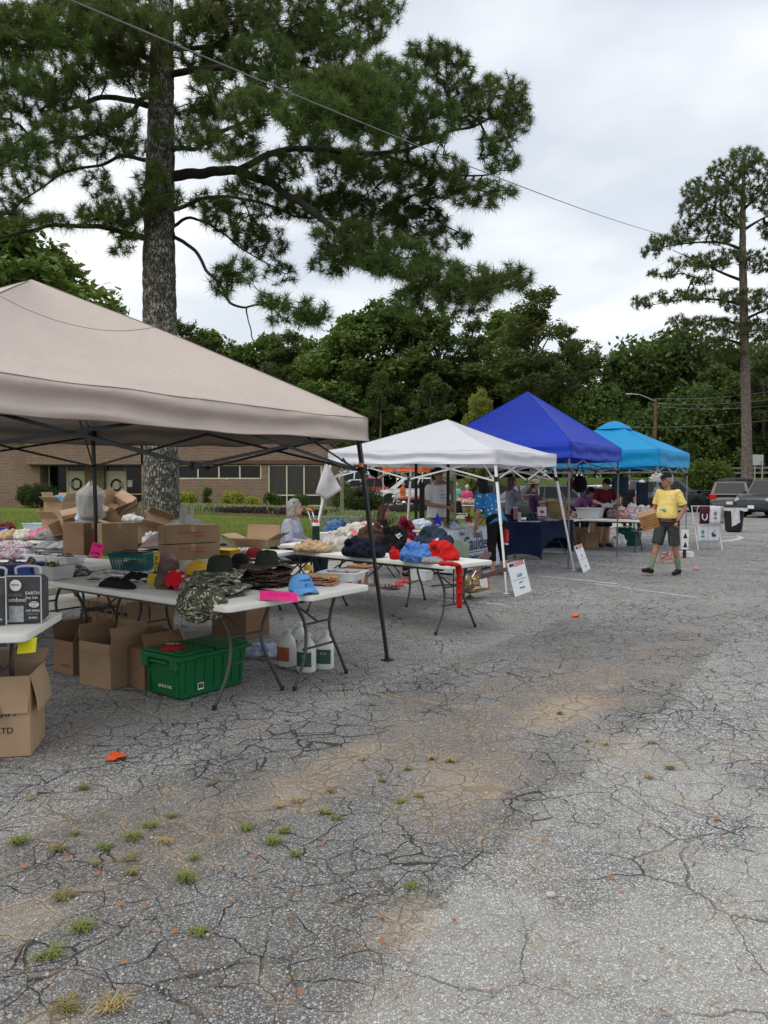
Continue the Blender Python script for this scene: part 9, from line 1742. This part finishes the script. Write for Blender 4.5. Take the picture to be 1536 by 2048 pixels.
# motorcycle
def motorcycle(label,p,rz):
    t = thing('motorcycle',label,'motorcycle',p,rz); R = Matrix.Rotation(pi / 2,4,'X')
    for x in (-.78,.78):
        w = thing('wheel',None,None,(x,0,.33)); w.parent = t; mb = MB(); mb.lathe([(.24,-.06),(.31,-.06),(.33,0),(.31,.06),(.24,.06)],24,R,cap=False); mb.build('tyre',TYRE,w,smooth='auto'); mb = MB()
        for k in range(8): a = k * pi / 4; mb.box((.13 * cos(a),0,.13 * sin(a)),(.25,.02,.02),Matrix.Rotation(-a,3,'Y'))
        mb.build('rim',RIM,w)
    mb = MB(); mb.ell((.12,0,.82),(.34,.15,.15),14,10); mb.build('fuel_tank',paint('orange_black_paint',(.30,.05,.01)),t,smooth=True); mb = MB(); mb.ell((-.38,0,.74),(.40,.16,.09),14,8); mb.build('seat',BLK,t,smooth=True)
    mb = MB(); mb.box((.05,0,.48),(.50,.30,.36),bev=.08); mb.ell((.12,0,.60),(.16,.2,.16),10,8); mb.build('engine',CHR,t,smooth='auto'); mb = MB()
    for s in (-1,1): mb.tube([(.80,s * .09,.33),(.52,s * .10,.98)],.022,6)
    mb.build('fork',CHR,t); mb = MB(); mb.tube([(.42,-.40,1.10),(.52,-.2,1.04),(.52,.2,1.04),(.42,.40,1.10)],.015,6); mb.build('handlebar',CHR,t); mb = MB(); mb.ell((.66,0,.92),(.09,.09,.09),12,8); mb.build('headlight',HEADL,t,smooth=True); mb = MB(); mb.tube([(.1,.2,.3),(-.9,.22,.28)],.045,8); mb.build('exhaust',CHR,t,smooth=True); mb = MB(); mb.tube([(-.78 + .40 * cos(a),0,.33 + .40 * sin(a)) for a in np.linspace(.4,2.8,10)],.05,6,flat=1.5); mb.build('mudguard',BLK,t,smooth=True)
    return t
motorcycle('orange and black motorcycle parked before the large white car',cp(812,40)[:2] + (.02,),radians(190)); motorcycle('chrome and black motorcycle just right of the orange one',cp(838,41)[:2] + (.02,),radians(160))
yy = 42; q = P(806,1000,yy); person('rider in an orange shirt standing among the motorcycles',(q.x,yy,0),radians(60),{},1.70,1.1,SKIN,GREYH,'short',fabric('orange_shirt',(.60,.14,.04)),'short',JEA,'long',BLK,None,.02)
# post and framed notice case behind the campaign stall
KI = mat('olive_wood_frame',(.22,.20,.13),.8,.15,5,.3,30); ky = 22.5; c0 = P(893,960,ky); t = thing('notice_case','olive wooden framed notice case behind the man in the white T-shirt','notice board',(c0.x,ky,.1),radians(-6))
for s in (-1,1): mb = MB(); mb.box((s * .25,0,1.15),(.07,.08,2.4),bev=.008); mb.build('post',KI,t)
for z_ in (2.32,1.62,.62): mb = MB(); mb.box((0,0,z_),(.43,.06,.08),bev=.006); mb.build('rail',KI,t)
mb = MB(); mb.box((0,.02,1.97),(.42,.02,.60)); mb.build('panel',mat('pale_green_panel',(.30,.31,.22),.6,.1),t); mb = MB(); mb.box((0,.02,1.12),(.42,.02,.90)); mb.build('dark_panel',mat('dim_panel',(.10,.10,.07),.5,.2),t)
q = P(684,960,30); t = thing('wooden_post','tall square wooden post behind the white flag-like bag','post',(q.x,30,.1)); mb = MB(); mb.box((0,0,1.35),(.14,.14,2.7),bev=.01); mb.build('post_shaft',KI,t); mb = MB(); mb.box((0,0,2.72),(.19,.19,.05),bev=.01); mb.build('post_cap',KI,t)
# dark poles standing in the campaign stall
for k,(px,y0,Y,lb) in enumerate(((832,1046,13.9,'slim black pole on a small base left of the man in the white T-shirt'),(844,1046,14.0,'thick black padded pole directly left of the man in the white T-shirt'),(896,1046,14.4,'dark pole at the right hand of the man in the white T-shirt'))):
    q = P(px,1000,Y); t = thing('banner_pole',lb,'pole',(q.x,Y,.0),0); mb = MB(); mb.tube([(0,0,.03),(0,0,(1.95,1.60,2.0)[k])],(.028,.05,.03)[k],10); mb.build('pole',BLK,t,smooth='auto'); mb = MB(); mb.box((0,0,.015),(.30,.30,.03),bev=.01); mb.build('base',BLK,t)
